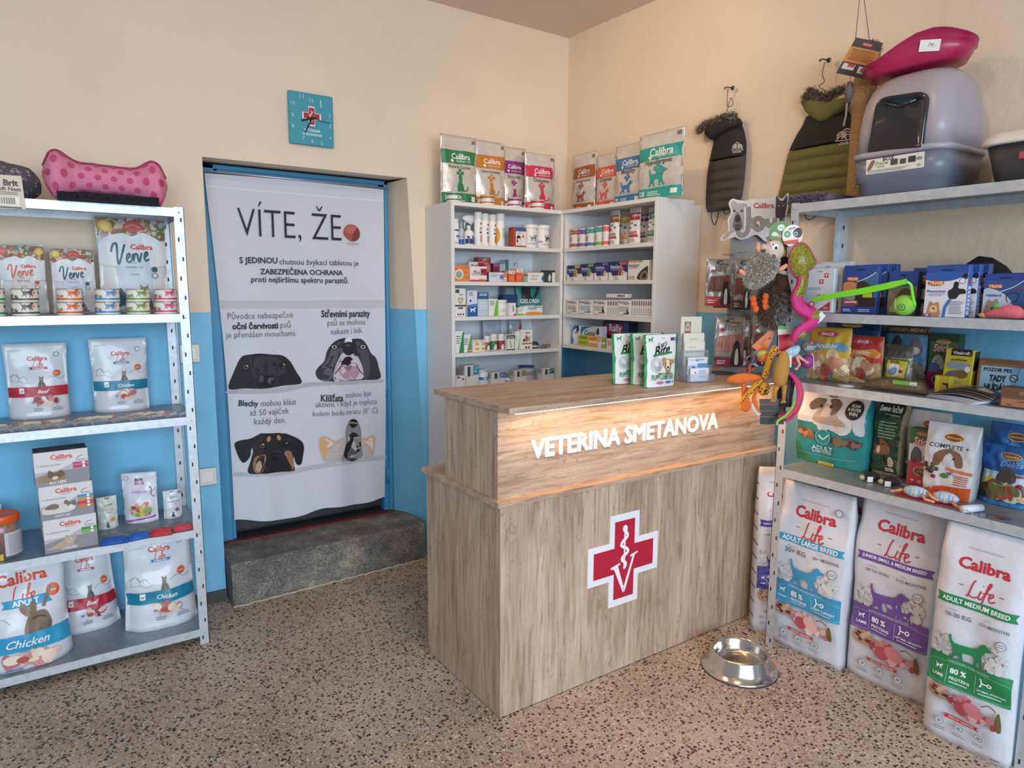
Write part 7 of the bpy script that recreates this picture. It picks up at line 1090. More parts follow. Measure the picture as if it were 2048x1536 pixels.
pts = [on(0, tx, px, py) for px, py in ((1626, 600), (1670, 591), (1720, 583), (1770, 573), (1812, 563))]; mb = MB(); P_ = smooth([tuple(p) for p in pts], 5)
mb.rings([[Vector((p[0]-.004, p[1], p[2]-h)), Vector((p[0]+.004, p[1], p[2]-h)), Vector((p[0]+.004, p[1], p[2]+h)), Vector((p[0]-.004, p[1], p[2]+h))] for i, p in enumerate(P_) for h in [(.008+.003*min(1, i/8)) * (1 if i < len(P_)-3 else .8)]], neon); mb.build('arm', r)
q_ = on(0, RXF+.02, 1808, 610); br = .036; mb = MB(); bc_ = Vector((RXF+.022, q_.y, R2+br+.0006)); mb.ell(bc_, (br, br, br), M('#8fd04a', .95, bump=.6, bscale=260), 26, 16)
draw(mb, [('S', '#dfe8d0', [(math.cos(a)*.45-.62, .5+.5*math.sin(a)) for a in [-.7+1.4*i/8 for i in range(9)]], .05), ('E', '#2a6a3a', .12, .42, .16), ('E', '#8fd04a', .12, .42, .12), ('T', '#2a6a3a', 'ff', .12, .42, .12, .03)], 2*br, 2*br, lambda u, v, k: bc_+Vector((-(max(0, br*br-u*u-(v-br)**2))**.5-k, -u, v-br)), .01, .0008); mb.build('ball', r)
mb = MB(); e0 = on(0, tx, 1812, 563); mb.tube(smooth([(e0.x, e0.y, e0.z), (RXF-.006, e0.y-.012, e0.z-.012), (RXF+.006, bc_.y-br*.9, R2+.07), (RXF+.018, bc_.y-br*1.02, R2+br)], 6), .005, neon, 10); mb.build('cup', r)
r = root('feather_toy', 'pink plush bird cat toy with brown feathers at the right end', 'cat toy', edge(2016, .026, R2), -PI/2); pk = M('#d96a78', .9, bump=.3, bscale=150)
mb = MB(); mb.rings([[Vector((x, .020*f*math.cos(a), .021*f+g+.020*f*math.sin(a))) for a in [2*PI*j/14 for j in range(14)]] for x, f, g in ((-.068, .1, .008), (-.055, .45, .004), (-.03, .8, .002), (0, 1.1, .0), (.025, 1.0, .0), (.045, .55, .004))], pk, True); mb.build('body', r)
mb = MB(); mb.ell((-.072, 0, .010), (.012, .007, .007), M('#e08a4a', .7), 10, 6); mb.build('beak', r)
mb = MB(); mb.ell((-.035, -.004, .040), (.010, .004, .008), M('#5aa84a', .7), 10, 6); mb.build('leaf', r)
mb = MB(); rnd = random.Random(3); mb.fur([((.035+rnd.uniform(0, .03), rnd.uniform(-.012, .012), .012+rnd.uniform(-.006, .008)), (1, rnd.uniform(-.3, .3), rnd.uniform(.1, .5))) for i in range(70)], .05, .003, [M('#8a5a3a', .9), M('#b5835a', .9)], rnd, -.35); mb.build('feathers', r)

# ================================================================ on top of the right shelf
def ring(hx, y0, y1, z, r, n=7, xc=0., pw=1.):
    r = min(r, hx*.98, (y1-y0)/2*.98); P_ = []
    for cx, cy, a0 in ((hx-r, y0+r, -PI/2), (hx-r, y1-r, 0), (-hx+r, y1-r, PI/2), (-hx+r, y0+r, PI)):
        for i in range(n): a = a0+PI/2*i/(n-1); P_.append((xc+cx+r*math.cos(a), cy+r*math.sin(a), z))
    return P_
ya_, yb_ = yat(1694, RXF+.012, R1+.06), yat(1893, RXF+.012, R1+.06); LW = (ya_-yb_)/2; LD = .325
zr = on(0, RXF, 1770, 305).z-R1; zt = on(0, RXF+.12, 1860, 142).z-R1
r = root('litter_box', 'covered grey cat litter box with a dark see-through flap on the right shelf', 'litter box', (RXF+.004, (ya_+yb_)/2, R1+.0006), -PI/2)
dk, lt_ = M('#6f7486', .35), M('#a09ba3', .35)
mb = MB(); mb.rings([ring(LW*.80, .030, LD-.03, 0, .05), ring(LW*.86, .018, LD-.02, .006, .06), ring(LW*.90, .012, LD-.012, zr*.33, .06), ring(LW*.94, .006, LD-.006, zr*.36, .06), ring(LW*.97, .002, LD-.002, zr-.012, .06)], dk, True)
zl0, zl1 = on(0, RXF, 1728, 350).z-R1, on(0, RXF, 1728, 321).z-R1; ul, ur = (ya_+yb_)/2-yat(1729, RXF, R1+.07), (ya_+yb_)/2-yat(1846, RXF, R1+.08)
draw(mb, [('R', '#dcdad2', -.5, .5, 0, 1), ('C', '#8a6a54', [(-.48, .3), (-.4, .9), (-.34, .8), (-.42, .3)]), ('T', '#7fae4a', 'Fresh', -.24, .66, .2, .02, .3), ('T', '#3a3a3a', 'BOX', -.1, .9, .2, .02), ('Q', '#8a8a8a', -.3, -.14, .36, .5, 2), ('R', '#4a4a4c', -.06, .06, .42, .8), ('R', '#4a4a4c', .1, .2, .42, .74), ('R', '#38383a', .24, .36, .44, .82), ('E', '#8a8a8c', .42, .62, .05, .1), ('E', '#4a5a8a', -.12, .62, .015, .05), ('Q', '#9a9a98', -.46, .3, .06, .26, 3), ('T', '#5a5a5c', 'DE', .42, .2, .06)], ur-ul, zl1-zl0, lambda u, v, k: Vector(((ul+ur)/2+u, .0045-.010*((zl0+v)/zr-.7)-k-.002, zl0+v)), .05, .0005)
mb.build('base_tray', r)
mb = MB(); mb.rings([ring(LW*.96, .0, LD, zr-.012, .06), ring(LW*1.0, -.008, LD+.006, zr-.008, .065), ring(LW*1.0, -.008, LD+.006, zr+.006, .065), ring(LW*.95, .004, LD-.004, zr+.010, .06)], lt_, True); mb.build('rim', r)
mb = MB(); hh = zt-zr
mb.rings([ring(LW*.93, .004, LD-.006, zr+.008, .055), ring(LW*.92, .005, LD-.007, zr+hh*.30, .055), ring(LW*.90, .008, LD-.010, zr+hh*.52, .06), ring(LW*.87, .014, LD-.014, zr+hh*.68, .065), ring(LW*.82, .026, LD-.022, zr+hh*.82, .075), ring(LW*.76, .046, LD-.034, zr+hh*.92, .08), ring(LW*.67, .072, LD-.05, zr+hh*.98, .08), ring(LW*.55, .10, LD-.07, zt, .07), ring(LW*.25, .15, LD-.12, zt+.001, .05)], lt_, True); mb.build('hood', r)
mb = MB(); yc = (ya_+yb_)/2; Dp = [on(0, RXF-.006, *p) for p in ((1733, 304), (1843, 296), (1856, 180), (1752, 196))]; D2 = [(yc-p.y, p.z-R1) for p in Dp]
def inset(P_, f): cx, cz = sum(p[0] for p in P_)/4, sum(p[1] for p in P_)/4; return [(cx+(p[0]-cx)*f, cz+(p[1]-cz)*f) for p in P_]
def rq(P_, f, n=6):
    P_ = inset(P_, f); out = []
    for i in range(4):
        a, b, c = P_[i-1], P_[i], P_[(i+1) % 4]; rr_ = .22 if i > 1 else .05
        for k in range(n): t = k/(n-1); p0 = (b[0]+(a[0]-b[0])*rr_, b[1]+(a[1]-b[1])*rr_); p1 = (b[0]+(c[0]-b[0])*rr_, b[1]+(c[1]-b[1])*rr_); out.append(((1-t)**2*p0[0]+2*t*(1-t)*b[0]+t*t*p1[0], (1-t)**2*p0[1]+2*t*(1-t)*b[1]+t*t*p1[1]))
    return out
dkf = M('#202226', .12, coat=.6)
mb.rings([[(p[0], y, p[1]) for p in rq(D2, f)] for y, f in ((.012, 1.0), (-.006, 1.0), (-.010, .97), (-.010, .92), (-.006, .88))], dkf, True, cap0=False); 
mb.build('flap', r)
mb = MB(); mb.tube([(D2[3][0]*.8+D2[2][0]*.2, -.010, D2[3][1]-.025), ((D2[3][0]+D2[2][0])/2, -.014, (D2[3][1]+D2[2][1])/2-.040), (D2[3][0]*.2+D2[2][0]*.8, -.010, D2[2][1]-.022)], .006, dkf, 10); mb.build('flap_grip', r)
# pink tray balanced on the hood
a, b = on(0, RXF+.14, 1745, 150), on(0, RXF+.14, 1925, 122)
PLn = .345; pkm = M('#a81a4c', .32, coat=.2)
r = root('litter_tray', 'glossy pink open litter tray tilted on top of the grey litter box', 'litter tray', (RXF+.155, (a.y+b.y)/2-.004, R1+zt+.016), -PI/2+.38)
Tt = Matrix.Rotation(-.085, 4, 'Y'); mb = MB(); n = 48
def rimz(x): t = (x+PLn/2)/PLn; return .040+.016*t+.050*max(0, math.sin(PI*min(1, max(0, (t-.12)/.95))))**1.5
def trr(f, zf, ins): 
    P_ = []
    for i in range(n):
        a = 2*PI*i/n; c, s_ = math.cos(a), math.sin(a); x = PLn/2*f*math.copysign(abs(c)**.62, c); y = .112*f*math.copysign(abs(s_)**.7, s_); P_.append(Tt @ Vector((x-ins, y, rimz(x)*zf+.0)))
    return P_
mb.rings([trr(.78, 0., .01), trr(.86, .05, .005), trr(.93, .45, 0), trr(.97, .70, 0), trr(1.005, .74, 0), trr(1.0, 1.0, 0), trr(1.02, 1.0, 0), trr(1.01, 1.03, 0), trr(.97, .98, 0), trr(.92, .5, 0), trr(.84, .10, .005), trr(.5, .08, .01)], pkm, True)
mb.build('tray_body', r)
mb = MB(); mb.box(-.030, .030, -.001, .001, -.018, .018, M('#dedcd8', .5)); draw(mb, [('T', '#3a3a3e', '79,-', .1, .5, .4, .0, .3)], .06, .036, lambda u, v, k: Vector((u, -.001-k, v-.018)), k0=.0003); o = mb.build('price_sticker', r); v_ = Tt @ Vector((.04, -.1085, .048)); o.location = (v_.x, v_.y+.0, v_.z); o.rotation_euler = (.10, -.085*-1, .12)
# dark tray with a white rim
r = root('litter_tray', 'dark grey litter tray with a white rim at the right end of the shelf', 'litter tray', (RXF+.01, yat(1955, RXF+.01, R1+.03)-.165, R1+.0006), -PI/2); dg = M('#39373a', .45)
zq = on(0, RXF, 1945, 292).z-R1
mb = MB(); mb.rings([ring(.130, .03, .27, 0, .05), ring(.140, .022, .28, .006, .05), ring(.165, .004, .30, zq, .055)], dg, True); draw(mb, [('R', '#2f5a9c', -.5, .5, 0, 1), ('R', '#b8484a', -.5, -.3, .1, .9), ('E', '#c9d4e8', -.1, .6, .06, .25), ('E', '#c9d4e8', .1, .6, .06, .25), ('E', '#c9d4e8', .3, .6, .06, .25), ('Q', '#c9d4e8', -.2, .45, .08, .3, 2)], .14, .022, lambda u, v, k: Vector((.01+u, .0075-k, zq*.52+v)), k0=.002); mb.build('tray_body', r)
mb = MB(); wr_ = M('#e2dad0', .4); mb.rings([ring(.163, .0, .302, zq-.006, .055), ring(.176, -.010, .312, zq-.004, .06), ring(.176, -.010, .312, zq+.004, .06), ring(.166, .004, .298, zq+.028, .06), ring(.150, .016, .286, zq+.032, .055), ring(.146, .02, .282, zq-.004, .05)], wr_, True, cap1=False); mb.build('rim', r)
# scratching post with its card and mouse
px_, pz_ = 1731, 0; X_ = RXF+.248; r = root('scratching_post', 'sisal cat scratching post on a grey plush base with a hanging card', 'scratching post', (X_, yat(1724, X_, 2.1), R1+.0006), -PI/2); rnd = random.Random(6)
sis = M('#b08c63', .85, var=.2, scale=120, bump=.9, bscale=170); plush = [M('#6d6470', .95), M('#8a8290', .95), M('#544c58', .95), M('#9a93a0', .95)]
zp = on(0, X_, 1745, 84).z-R1
mb = MB(); mb.lathe([(.041+.0012*(i % 2), .03+(zp-.06)*i/110) for i in range(111)], sis, 26); mb.build('sisal_pole', r)
mb = MB(); bw_ = .082; mb.rings([ring(bw_, -.235, .05, z, .03, 7, -.062) for z in (0, .004, .026, .030)], M('#5f5762', .95, var=.3, scale=50)); mb.fur([((rnd.uniform(-bw_, bw_)-.062, rnd.choice([-.235, -.235, rnd.uniform(-.23, .04)]), rnd.uniform(.004, .03)), (0, -1, .5)) for i in range(1500)] + [((-bw_-.062, rnd.uniform(-.22, .03), rnd.uniform(.002, .03)), (-1, 0, .4)) for i in range(300)], .014, .0013, plush, rnd, .1); mb.build('plush_base', r)
mb = MB(); mb.ell((0, 0, zp-.028), (.044, .044, .03), M('#6a5a50', .95), 18, 8); mb.fur([((.042*math.cos(t)*math.cos(f), .042*math.sin(t)*math.cos(f), zp-.028+.03*math.sin(f)), (math.cos(t), math.sin(t), math.sin(f))) for t, f in [(rnd.uniform(0, 6.28), rnd.uniform(-.6, 1.5)) for i in range(500)]], .014, .0013, [M('#6a5a50', .95), M('#8a7868', .95), M('#4a3f38', .95)], rnd); mb.build('plush_top', r)
Pp = Vector((X_-.09, yat(1716, X_-.09, 2.3), R1)); n2 = Vector((math.sin(.6), math.cos(.6), 0)); a2 = Vector((math.cos(.6), -math.sin(.6), 0)); rinv = Matrix.Rotation(PI/2, 3, 'Z')
def pt(px, py, dy=0.):
    q_ = ray(px, py); p = CAM+q_*((Pp+n2*dy-CAM).dot(n2)/q_.dot(n2)); return rinv @ (p-Vector(r.location))
cq = [(1672, 146), (1740, 160), (1766, 86), (1712, 75)]; C4 = [pt(*p) for p in cq]; nn = (C4[1]-C4[0]).cross(C4[3]-C4[0]).normalized()
mb = MB(); mb.add([c+nn*.0008 for c in C4]+[c-nn*.0008 for c in C4], [(0, 1, 2, 3), (7, 6, 5, 4), (0, 4, 5, 1), (1, 5, 6, 2), (2, 6, 7, 3), (3, 7, 4, 0)], M('#3f3833', .5))
bil = lambda u, v, k: (C4[0]*(1-u)+C4[1]*u)*(1-v)+(C4[3]*(1-u)+C4[2]*u)*v+nn*(.0008+k)
draw(mb, [('R', '#c98236', 0, 1, .34, .76), ('E', '#b03030', .5, .87, .2, .06), ('T', '#ecd0b0', 'ZOLUX', .5, .87, .3, .03, 0, .6), ('Q', '#8a5420', .1, .9, .40, .72, 8), ('R', '#d9d2c8', .06, .42, .14, .30), ('R', '#e2ddd4', .54, .94, .10, .28), ('R', '#b54a4a', .2, .4, .22, .3)] + [('R', '#2a2624', .60+.028*i, .60+.028*i+.012, .13, .24) for i in range(10)], 1., 1., lambda u, v, k: bil(u, v, k), .2, .0004); mb.build('hang_card', r)
mb = MB()
for p in (1711, 1739): mb.tube([pt(p, 77 if p < 1720 else 82), pt(1723, -40)], .0013, M('#55504c', .7), 6)
mb.build('cord', r)
mb = MB(); c_ = pt(1699, 184, -.02); mb.ell(c_, (.014, .014, .036), M('#6f6860', .95), 14, 10); mb.fur([((c_.x+.013*math.cos(t)*math.cos(f), c_.y+.013*math.sin(t)*math.cos(f), c_.z+.034*math.sin(f)), (math.cos(t), math.sin(t), math.sin(f))) for t, f in [(rnd.uniform(0, 6.28), rnd.uniform(-1.5, 1.5)) for i in range(350)]], .010, .001, [M('#6f6860', .95), M('#8f877e', .95), M('#57504a', .95)], rnd); mb.tube([pt(1702, 150, -.02), pt(1700, 172, -.02)], .001, M('#55504c', .7), 5); mb.build('plush_mouse', r)
mb = MB(); p0, p1 = pt(1694, 206, -.02), pt(1687, 252, -.02); mb.rings([[p+a2*.0 + Vector((dx, 0, 0)) + Vector((0, dy, 0)) for dx, dy in ((-.004, 0), (.004, 0), (.004, .0008), (-.004, .0008))] for p in (p0, (p0+p1)/2+Vector((.003, 0, 0)), p1)], M('#8f8a88', .8)); mb.build('ribbon', r)

# ---------------------------------------------------------------- dog coats on wall hooks
def coat(label, xw, rows, yoke, seams, cq, cy, hoodp, furc, furp, emb, ctr, cords, hookp):
    """rows: (py, px left, px right) down the outline; each coat lies against the wall plane x = xw"""
    o = on(0, xw, *ctr); r = root('dog_coat', label, 'dog coat', (xw, o.y, o.z)); S = []
    for py, pl_, pr_ in rows: a, b = on(0, xw, pl_, py), on(0, xw, pr_, py); S.append(((a.z+b.z)/2-o.z, a.y-o.y, b.y-o.y))
    S = smooth(S, 6); zs = [s[0] for s in S]
    def at(z):
        for i in range(len(S)-1):
            if S[i][0] >= z >= S[i+1][0]: t = (S[i][0]-z)/max(1e-6, S[i][0]-S[i+1][0]); return tuple(S[i][k]+(S[i+1][k]-S[i][k])*t for k in (1, 2))
        return S[-1][1:] if z < zs[-1] else S[0][1:]
    zse = [on(0, xw, ctr[0], p).z-o.z for p in seams]; zy = on(0, xw, ctr[0], yoke).z-o.z
    def puff(z):
        if z > zy: return 1.
        for a, b in zip(zse, zse[1:]):
            if a >= z >= b: return .42+.58*math.sin(PI*(a-z)/(a-b))**.55
        return .8
    def surf(u, z, k, th=.030):
        yl, yr = at(z); e = abs(2*u); n = .003*noise.noise(Vector((u*9, z*40, 3)))+.002*noise.noise(Vector((u*22, z*70, 9)))
        return Vector((-.002-(th*puff(z)*(1-e**3.)+n*(1-e)+k), yl+(yr-yl)*(u+.5), z))
    def sheet(z0, z1, mat, name, th, nz):
        mb = MB(); nu_ = 16; V = []; Fc = []
        for s_ in (0, 1):
            for j in range(nz+1):
                for i in range(nu_+1): z = z0+(z1-z0)*j/nz; p = surf(i/nu_-.5, z, 0, th); V.append(p if s_ == 0 else Vector((-.001, p.y, p.z)))
        m = (nu_+1)*(nz+1)
        for j in range(nz):
            for i in range(nu_): a = j*(nu_+1)+i; Fc += [(a, a+nu_+1, a+nu_+2, a+1), (m+a, m+a+1, m+a+nu_+2, m+a+nu_+1)]
        for i in range(nu_): a = nz*(nu_+1)+i; Fc += [(i, i+1, m+i+1, m+i), (a, m+a, m+a+1, a+1)]
        mb.add(V, Fc, mat, True); return mb
    mb = sheet(zy, zs[-1]+.001, M(cq, .75, var=.06, scale=60, bump=.35, bscale=90), 0, .030, 60); mb.build('quilted_body', r)
    mb = sheet(zs[0]-.001, zy+.002, M(cy, .8, bump=.15, bscale=120), 0, .031, 24); eu, ez, ew = emb; ex_ = ezz = on(0, xw-.035, eu, ez)
    g = lambda p: (p[0], p[1])
    yl, yr = at(ex_.z-o.z); uc = (ex_.y-o.y-yl)/(yr-yl)-.5; W_ = abs(yr-yl)
    T_ = [('S', '#cfcac2', [(uc+x+dx*w_, h*q_) for dx, q_ in ((-1, z0), (0, z0+.30), (1, z0))], .012) for x, h, w_ in ((-.06*ew, 1, .05*ew), (0, 1.25, .06*ew), (.06*ew, .9, .045*ew)) for z0 in (.2, .4, .6)] + [('S', '#cfcac2', [(uc-.12*ew, .1), (uc+.12*ew, .1)], .010), ('T', '#cfcac2', 'ZOLUX', uc, -.12, .18*ew, .03)]
    draw(mb, T_, W_, .035*ew, lambda u, v, k: surf(max(-.49, min(.49, u/W_)), ex_.z-o.z-.010+v, k, .031), .02, .0010, .0001); mb.build('yoke', r)
    hp = [on(0, xw-.03, *p) - o for p in hoodp]; mb = MB(); hc = sum((Vector(p) for p in hp), Vector())/len(hp); Hs = smooth([(p.y, p.z) for p in hp], 5, True); V = [(-.036, y, z) for y, z in Hs]; n = len(V)
    hm = M(cy if furc == 0 else cq, .8, var=.05, bump=.2, bscale=100)
    mb.rings([[(x, hc.y+(y-hc.y)*f, hc.z+(z-hc.z)*f) for y, z in Hs] for x, f in ((-.004, 1.0), (-.038, 1.0), (-.050, .82), (-.056, .45), (-.057, .05))], hm, True); mb.build('hood', r)
    fp = smooth([(lambda p: (p.x, p.y, p.z))(on(0, xw-.035, *p)-o) for p in furp], 12); rnd = random.Random(len(label)); mb = MB(); mb.tube(fp, .014, M('#5d5348', .95), 8)
    mb.fur([((p[0]+rnd.uniform(-.016, .004), p[1]+rnd.uniform(-.012, .012), p[2]+rnd.uniform(-.012, .012)), (rnd.uniform(-1, .1), rnd.uniform(-1, 1), rnd.uniform(-.6, 1))) for p in fp for _ in range(38)], .024, .0013, [M('#6d6152', .95), M('#8f826e', .95), M('#4a4138', .95), M('#a89a86', .95)], rnd, .25); mb.build('fur_collar', r)
    for c_ in cords: mb = MB(); mb.tube(smooth([tuple(on(0, xw-.01, *p)-o) for p in c_], 4), .0022, M('#2a2826', .7), 6); mb.build('elastic_cord', r)
    mb = MB(); H0 = [on(0, xw-.02, *p)-o for p in hookp[1]]; mb.tube(smooth([tuple(p) for p in H0], 4), .0018, M('#5f5b58', .4, .7), 6); mb.build('hanger', r)
    h = on(0, xw, *hookp[0]); hk = root('wall_hook', 'small metal hook on the wall above the '+('black and grey' if furc == 0 else 'green and black')+' dog coat', 'hook', (xw, h.y, h.z)); mb = MB(); mb.tube([(-.001, 0, .004), (-.03, .012, .006), (-.034, .016, .0), (-.036, .017, -.004), (-.036, .0165, .006)], .0032, M('#6a6664', .4, .8), 8); mb.lathe([(.010, -.003), (.010, .0)], M('#6a6664', .4, .8), 12, Matrix.Translation((-.001, 0, .004)) @ Matrix.Rotation(-PI/2, 4, 'Y')); mb.build('hook_body', hk)
cx_ = lambda X, Y: (1380+X/3.066, Y/3.066)
def rw(L_): return [(Y/3.066, 1380+a/3.066, 1380+b/3.066) for Y, a, b in L_]
coat('black and grey quilted dog coat with fur trim hanging on the wall', .038, rw([(735, 165, 295), (800, 150, 325), (850, 147, 338), (900, 136, 346), (980, 119, 345), (1060, 108, 340), (1150, 102, 330), (1220, 99, 318), (1270, 102, 285), (1296, 112, 240)]), 975/3.066, [p/3.066 for p in (975, 1050, 1115, 1175, 1235, 1296)], '#45403c', '#242223', [cx_(*p) for p in ((95, 820), (130, 855), (150, 850), (240, 800), (300, 760), (270, 715), (180, 740), (110, 780))], 0, [cx_(*p) for p in ((60, 805), (100, 765), (160, 745), (220, 720), (280, 712))], (cx_(280, 910)[0], cx_(280, 910)[1], 1.), cx_(225, 1000), [[cx_(*p) for p in ((135, 1290), (132, 1330), (150, 1380), (170, 1330), (175, 1290))], [cx_(*p) for p in ((200, 1275), (215, 1310), (240, 1300), (260, 1260))]], (cx_(262, 545), [cx_(*p) for p in ((232, 545), (230, 650), (262, 640), (250, 600), (225, 690), (225, 720))]))
coat('green and black quilted dog coat with fur hood beside the scratching post', .068, rw([(690, 715, 960), (745, 690, 985), (800, 655, 1000), (900, 608, 1010), (1000, 584, 1005), (1100, 562, 990), (1180, 545, 975), (1250, 552, 960), (1300, 585, 940)]), 900/3.066, [p/3.066 for p in (900, 975, 1050, 1110, 1180, 1245, 1305)], '#6b6a36', '#1f1d1e', [cx_(*p) for p in ((695, 610), (700, 660), (740, 710), (810, 748), (880, 710), (945, 660), (965, 600), (880, 620), (800, 610))], 1, [cx_(*p) for p in ((715, 610), (745, 565), (790, 590), (850, 600), (900, 570), (950, 555))], (cx_(950, 845)[0], cx_(950, 845)[1], 1.25), cx_(780, 1000), [[cx_(*p) for p in ((700, 1300), (715, 1340), (740, 1345), (790, 1310))]], (cx_(850, 375), [cx_(*p) for p in ((825, 380), (812, 460), (825, 500), (790, 530), (830, 560), (820, 600))]))

# ---------------------------------------------------------------- plush toys clipped to a strip on the shelf post
P1 = Vector((-.365, -1.793, 1.)); rz1 = -.60; n1 = Vector((-math.sin(rz1), math.cos(rz1), 0)); a1 = Vector((math.cos(rz1), math.sin(rz1), 0))
def tq(px, py, dy=0.):
    q_ = ray(px, py); p = CAM+q_*((P1+n1*dy-CAM).dot(n1)/q_.dot(n1)) - P1; return Vector((p.dot(a1), dy, p.z))
def troot(name, label, cat, c, group=None):
    global TC
    TC = tq(*c); w_ = P1 + a1*TC.x + n1*TC.y + Vector((0, 0, TC.z)); return root(name, label, cat, w_, rz1, group)
def t(px, py, dy=0.): return tq(px, py, dy)-TC
PXM = tq(1561, 600).x-tq(1560, 600).x
def furball(mb, c, rr, ln, wd_, mats, n, rnd, Rm=None, front=True):
    L_ = []
    for i in range(n):
        z = rnd.uniform(-1, 1); a = rnd.uniform(PI, 2*PI) if front else rnd.uniform(0, 2*PI); s_ = (1-z*z)**.5; d = Vector((s_*math.cos(a), s_*math.sin(a), z)); p = Vector((d.x*rr[0], d.y*rr[1], d.z*rr[2]))
        if Rm: p, d = Rm @ p, Rm @ d
        L_.append((c+p, d))
    mb.fur(L_, ln, wd_, mats, rnd)
r = troot('clip_strip', 'black hanging clip strip holding the plush toys on the shelf post', 'clip strip', (1563, 470, .085))
mb = MB(); mb.rings([[t(1563+dx, py, y) for dx, y in ((-9, .083), (9, .083), (9, .087), (-9, .087))] for py in (452, 600, 720, 842)], M('#1c1b1c', .5)); mb.build('strip', r)
for py in (500, 570, 650, 720, 780): mb = MB(); mb.tube([t(1563, py, .083), t(1563, py+4, .070), t(1563, py+8, .066)], .0022, M('#2a292a', .4), 6); mb.build('clip', r)
mb = MB(); mb.tube([t(1563, 455, .085), t(1566, 440, .09), t(1572, 432, .11), t(1578, 432, .13)], .0025, M('#8a8c8e', .3, .8), 6); mb.build('hook', r)
pch = M('#d9a080', .85)
r = troot('hedgehog_plush', 'grey plush hedgehog hanging at the left of the toy bunch', 'plush toy', (1520, 535)); rnd = random.Random(2)
Rh = Matrix.Rotation(-.62, 3, 'Y'); gm_ = [M(c, .9) for c in ('#b5afa4', '#d6d0c5', '#979187', '#e3ddd3', '#a5a096')]
mb = MB(); c_ = t(1516, 538); rr = (26*PXM, 24*PXM, 42*PXM); Rb = Matrix.Rotation(.62, 3, 'Y'); mb.ell(c_, rr, M('#7d776c', .95), 22, 14, Rm=Rb); furball(mb, c_, rr, .0095, .0013, gm_, 4200, rnd, Rb); mb.build('body', r)
mb = MB(); c_ = t(1541, 503, -.01); mb.ell(c_, (20*PXM, 18*PXM, 21*PXM), M('#cfc0b0', .95, bump=.3, bscale=200), 18, 12, Rm=Rb); mb.ell(t(1527, 500, -.012), (9*PXM, 9*PXM, 13*PXM), M('#c4b4a4', .95), 12, 8, Rm=Matrix.Rotation(-.9, 3, 'Y')); mb.build('head', r)
for x, y, s_ in ((1545, 497, 8.5), (1539, 490, 5)):
    mb = MB(); c_ = t(x, y, -.036); mb.ell(c_, (s_*PXM, 4*PXM, s_*PXM), M('#e6e2dc', .5), 12, 8); mb.ell(c_+Vector((0, -3.4*PXM, 0)), (s_*.35*PXM, 1.6*PXM, s_*.35*PXM), M('#151414', .2), 10, 6); mb.build('eye', r)
mb = MB(); mb.ell(t(1541, 514, -.034), (5*PXM, 5*PXM, 7*PXM), M('#6a5a60', .8), 12, 8); mb.build('ear', r)
mb = MB(); mb.ell(t(1523, 502, -.036), (3*PXM, 3*PXM, 3*PXM), M('#4a4042', .6), 10, 6); mb.build('nose', r)
for P_ in (((1512, 506), (1511, 498), (1511, 490)), ((1550, 542), (1560, 536), (1566, 532)), ((1486, 549), (1480, 546), (1477, 543))):
    mb = MB(); mb.tube([t(*p, -.012) for p in P_], [4.5*PXM, 5*PXM, 4*PXM], pch, 10); mb.ell(t(*P_[-1], -.012), (4.3*PXM,)*3, pch, 10, 6); mb.build('paw', r)
r.location -= n1*.028
r = troot('pheasant_plush', 'brown and grey plush pheasant with orange feet in the toy bunch', 'plush toy', (1545, 605, .03)); rnd = random.Random(3)
mb = MB(); c_ = t(1545, 607, .035); rr = (33*PXM, 24*PXM, 46*PXM); fm_ = [M(c, .95) for c in ('#5d4a3c', '#7a6552', '#4a3a30', '#6a5a4c')]; gf_ = [M(c, .95) for c in ('#6d6a6a', '#8f8c8a', '#4a4848', '#a5a2a0')]
mb.ell(c_, rr, M('#4f4038', .95), 20, 14)
for i in range(2600):
    z = rnd.uniform(-1, 1); a = rnd.uniform(PI, 2*PI); s_ = (1-z*z)**.5; d = Vector((s_*math.cos(a), s_*math.sin(a), z)); mb.fur([(c_+Vector((d.x*rr[0], d.y*rr[1], d.z*rr[2])), d)], .020, .0013, gf_ if d.x > .05+.2*math.sin(z*4) else fm_, rnd, .9)
mb.build('body', r)
mb = MB(); mb.tube([t(1562, 585, .03), t(1563, 562, .02), t(1564, 548, .015)], [20*PXM, 14*PXM, 11*PXM], M('#4a2a20', .95, var=.15), 14); mb.build('shoulder', r)
for nm, y0, y1, c, rr_ in (('neck_ring', 549, 542, '#c9c4bc', 11), ('neck', 542, 514, '#161416', 10), ('head_band', 514, 501, '#c9a82a', 9), ('head', 501, 486, '#5a5648', 9)):
    mb = MB(); mb.tube([t(1564, y0, .012), t(1565, (y0+y1)/2, .012), t(1566, y1, .012)], [rr_*PXM, rr_*1.03*PXM, rr_*PXM], M(c, .95), 14); mb.build(nm, r)
for x, y, a in ((1508, 608, .15), (1530, 603, -.1)):
    mb = MB(); om = M('#e0602a', .85)
    for dx, dy in ((0, -10), (0, 0), (2, 10)): mb.ell(t(x+dx+a*dy, y+dy, -.006), (6.5*PXM, 5*PXM, 7.5*PXM), om, 12, 8)
    mb.build('foot', r)
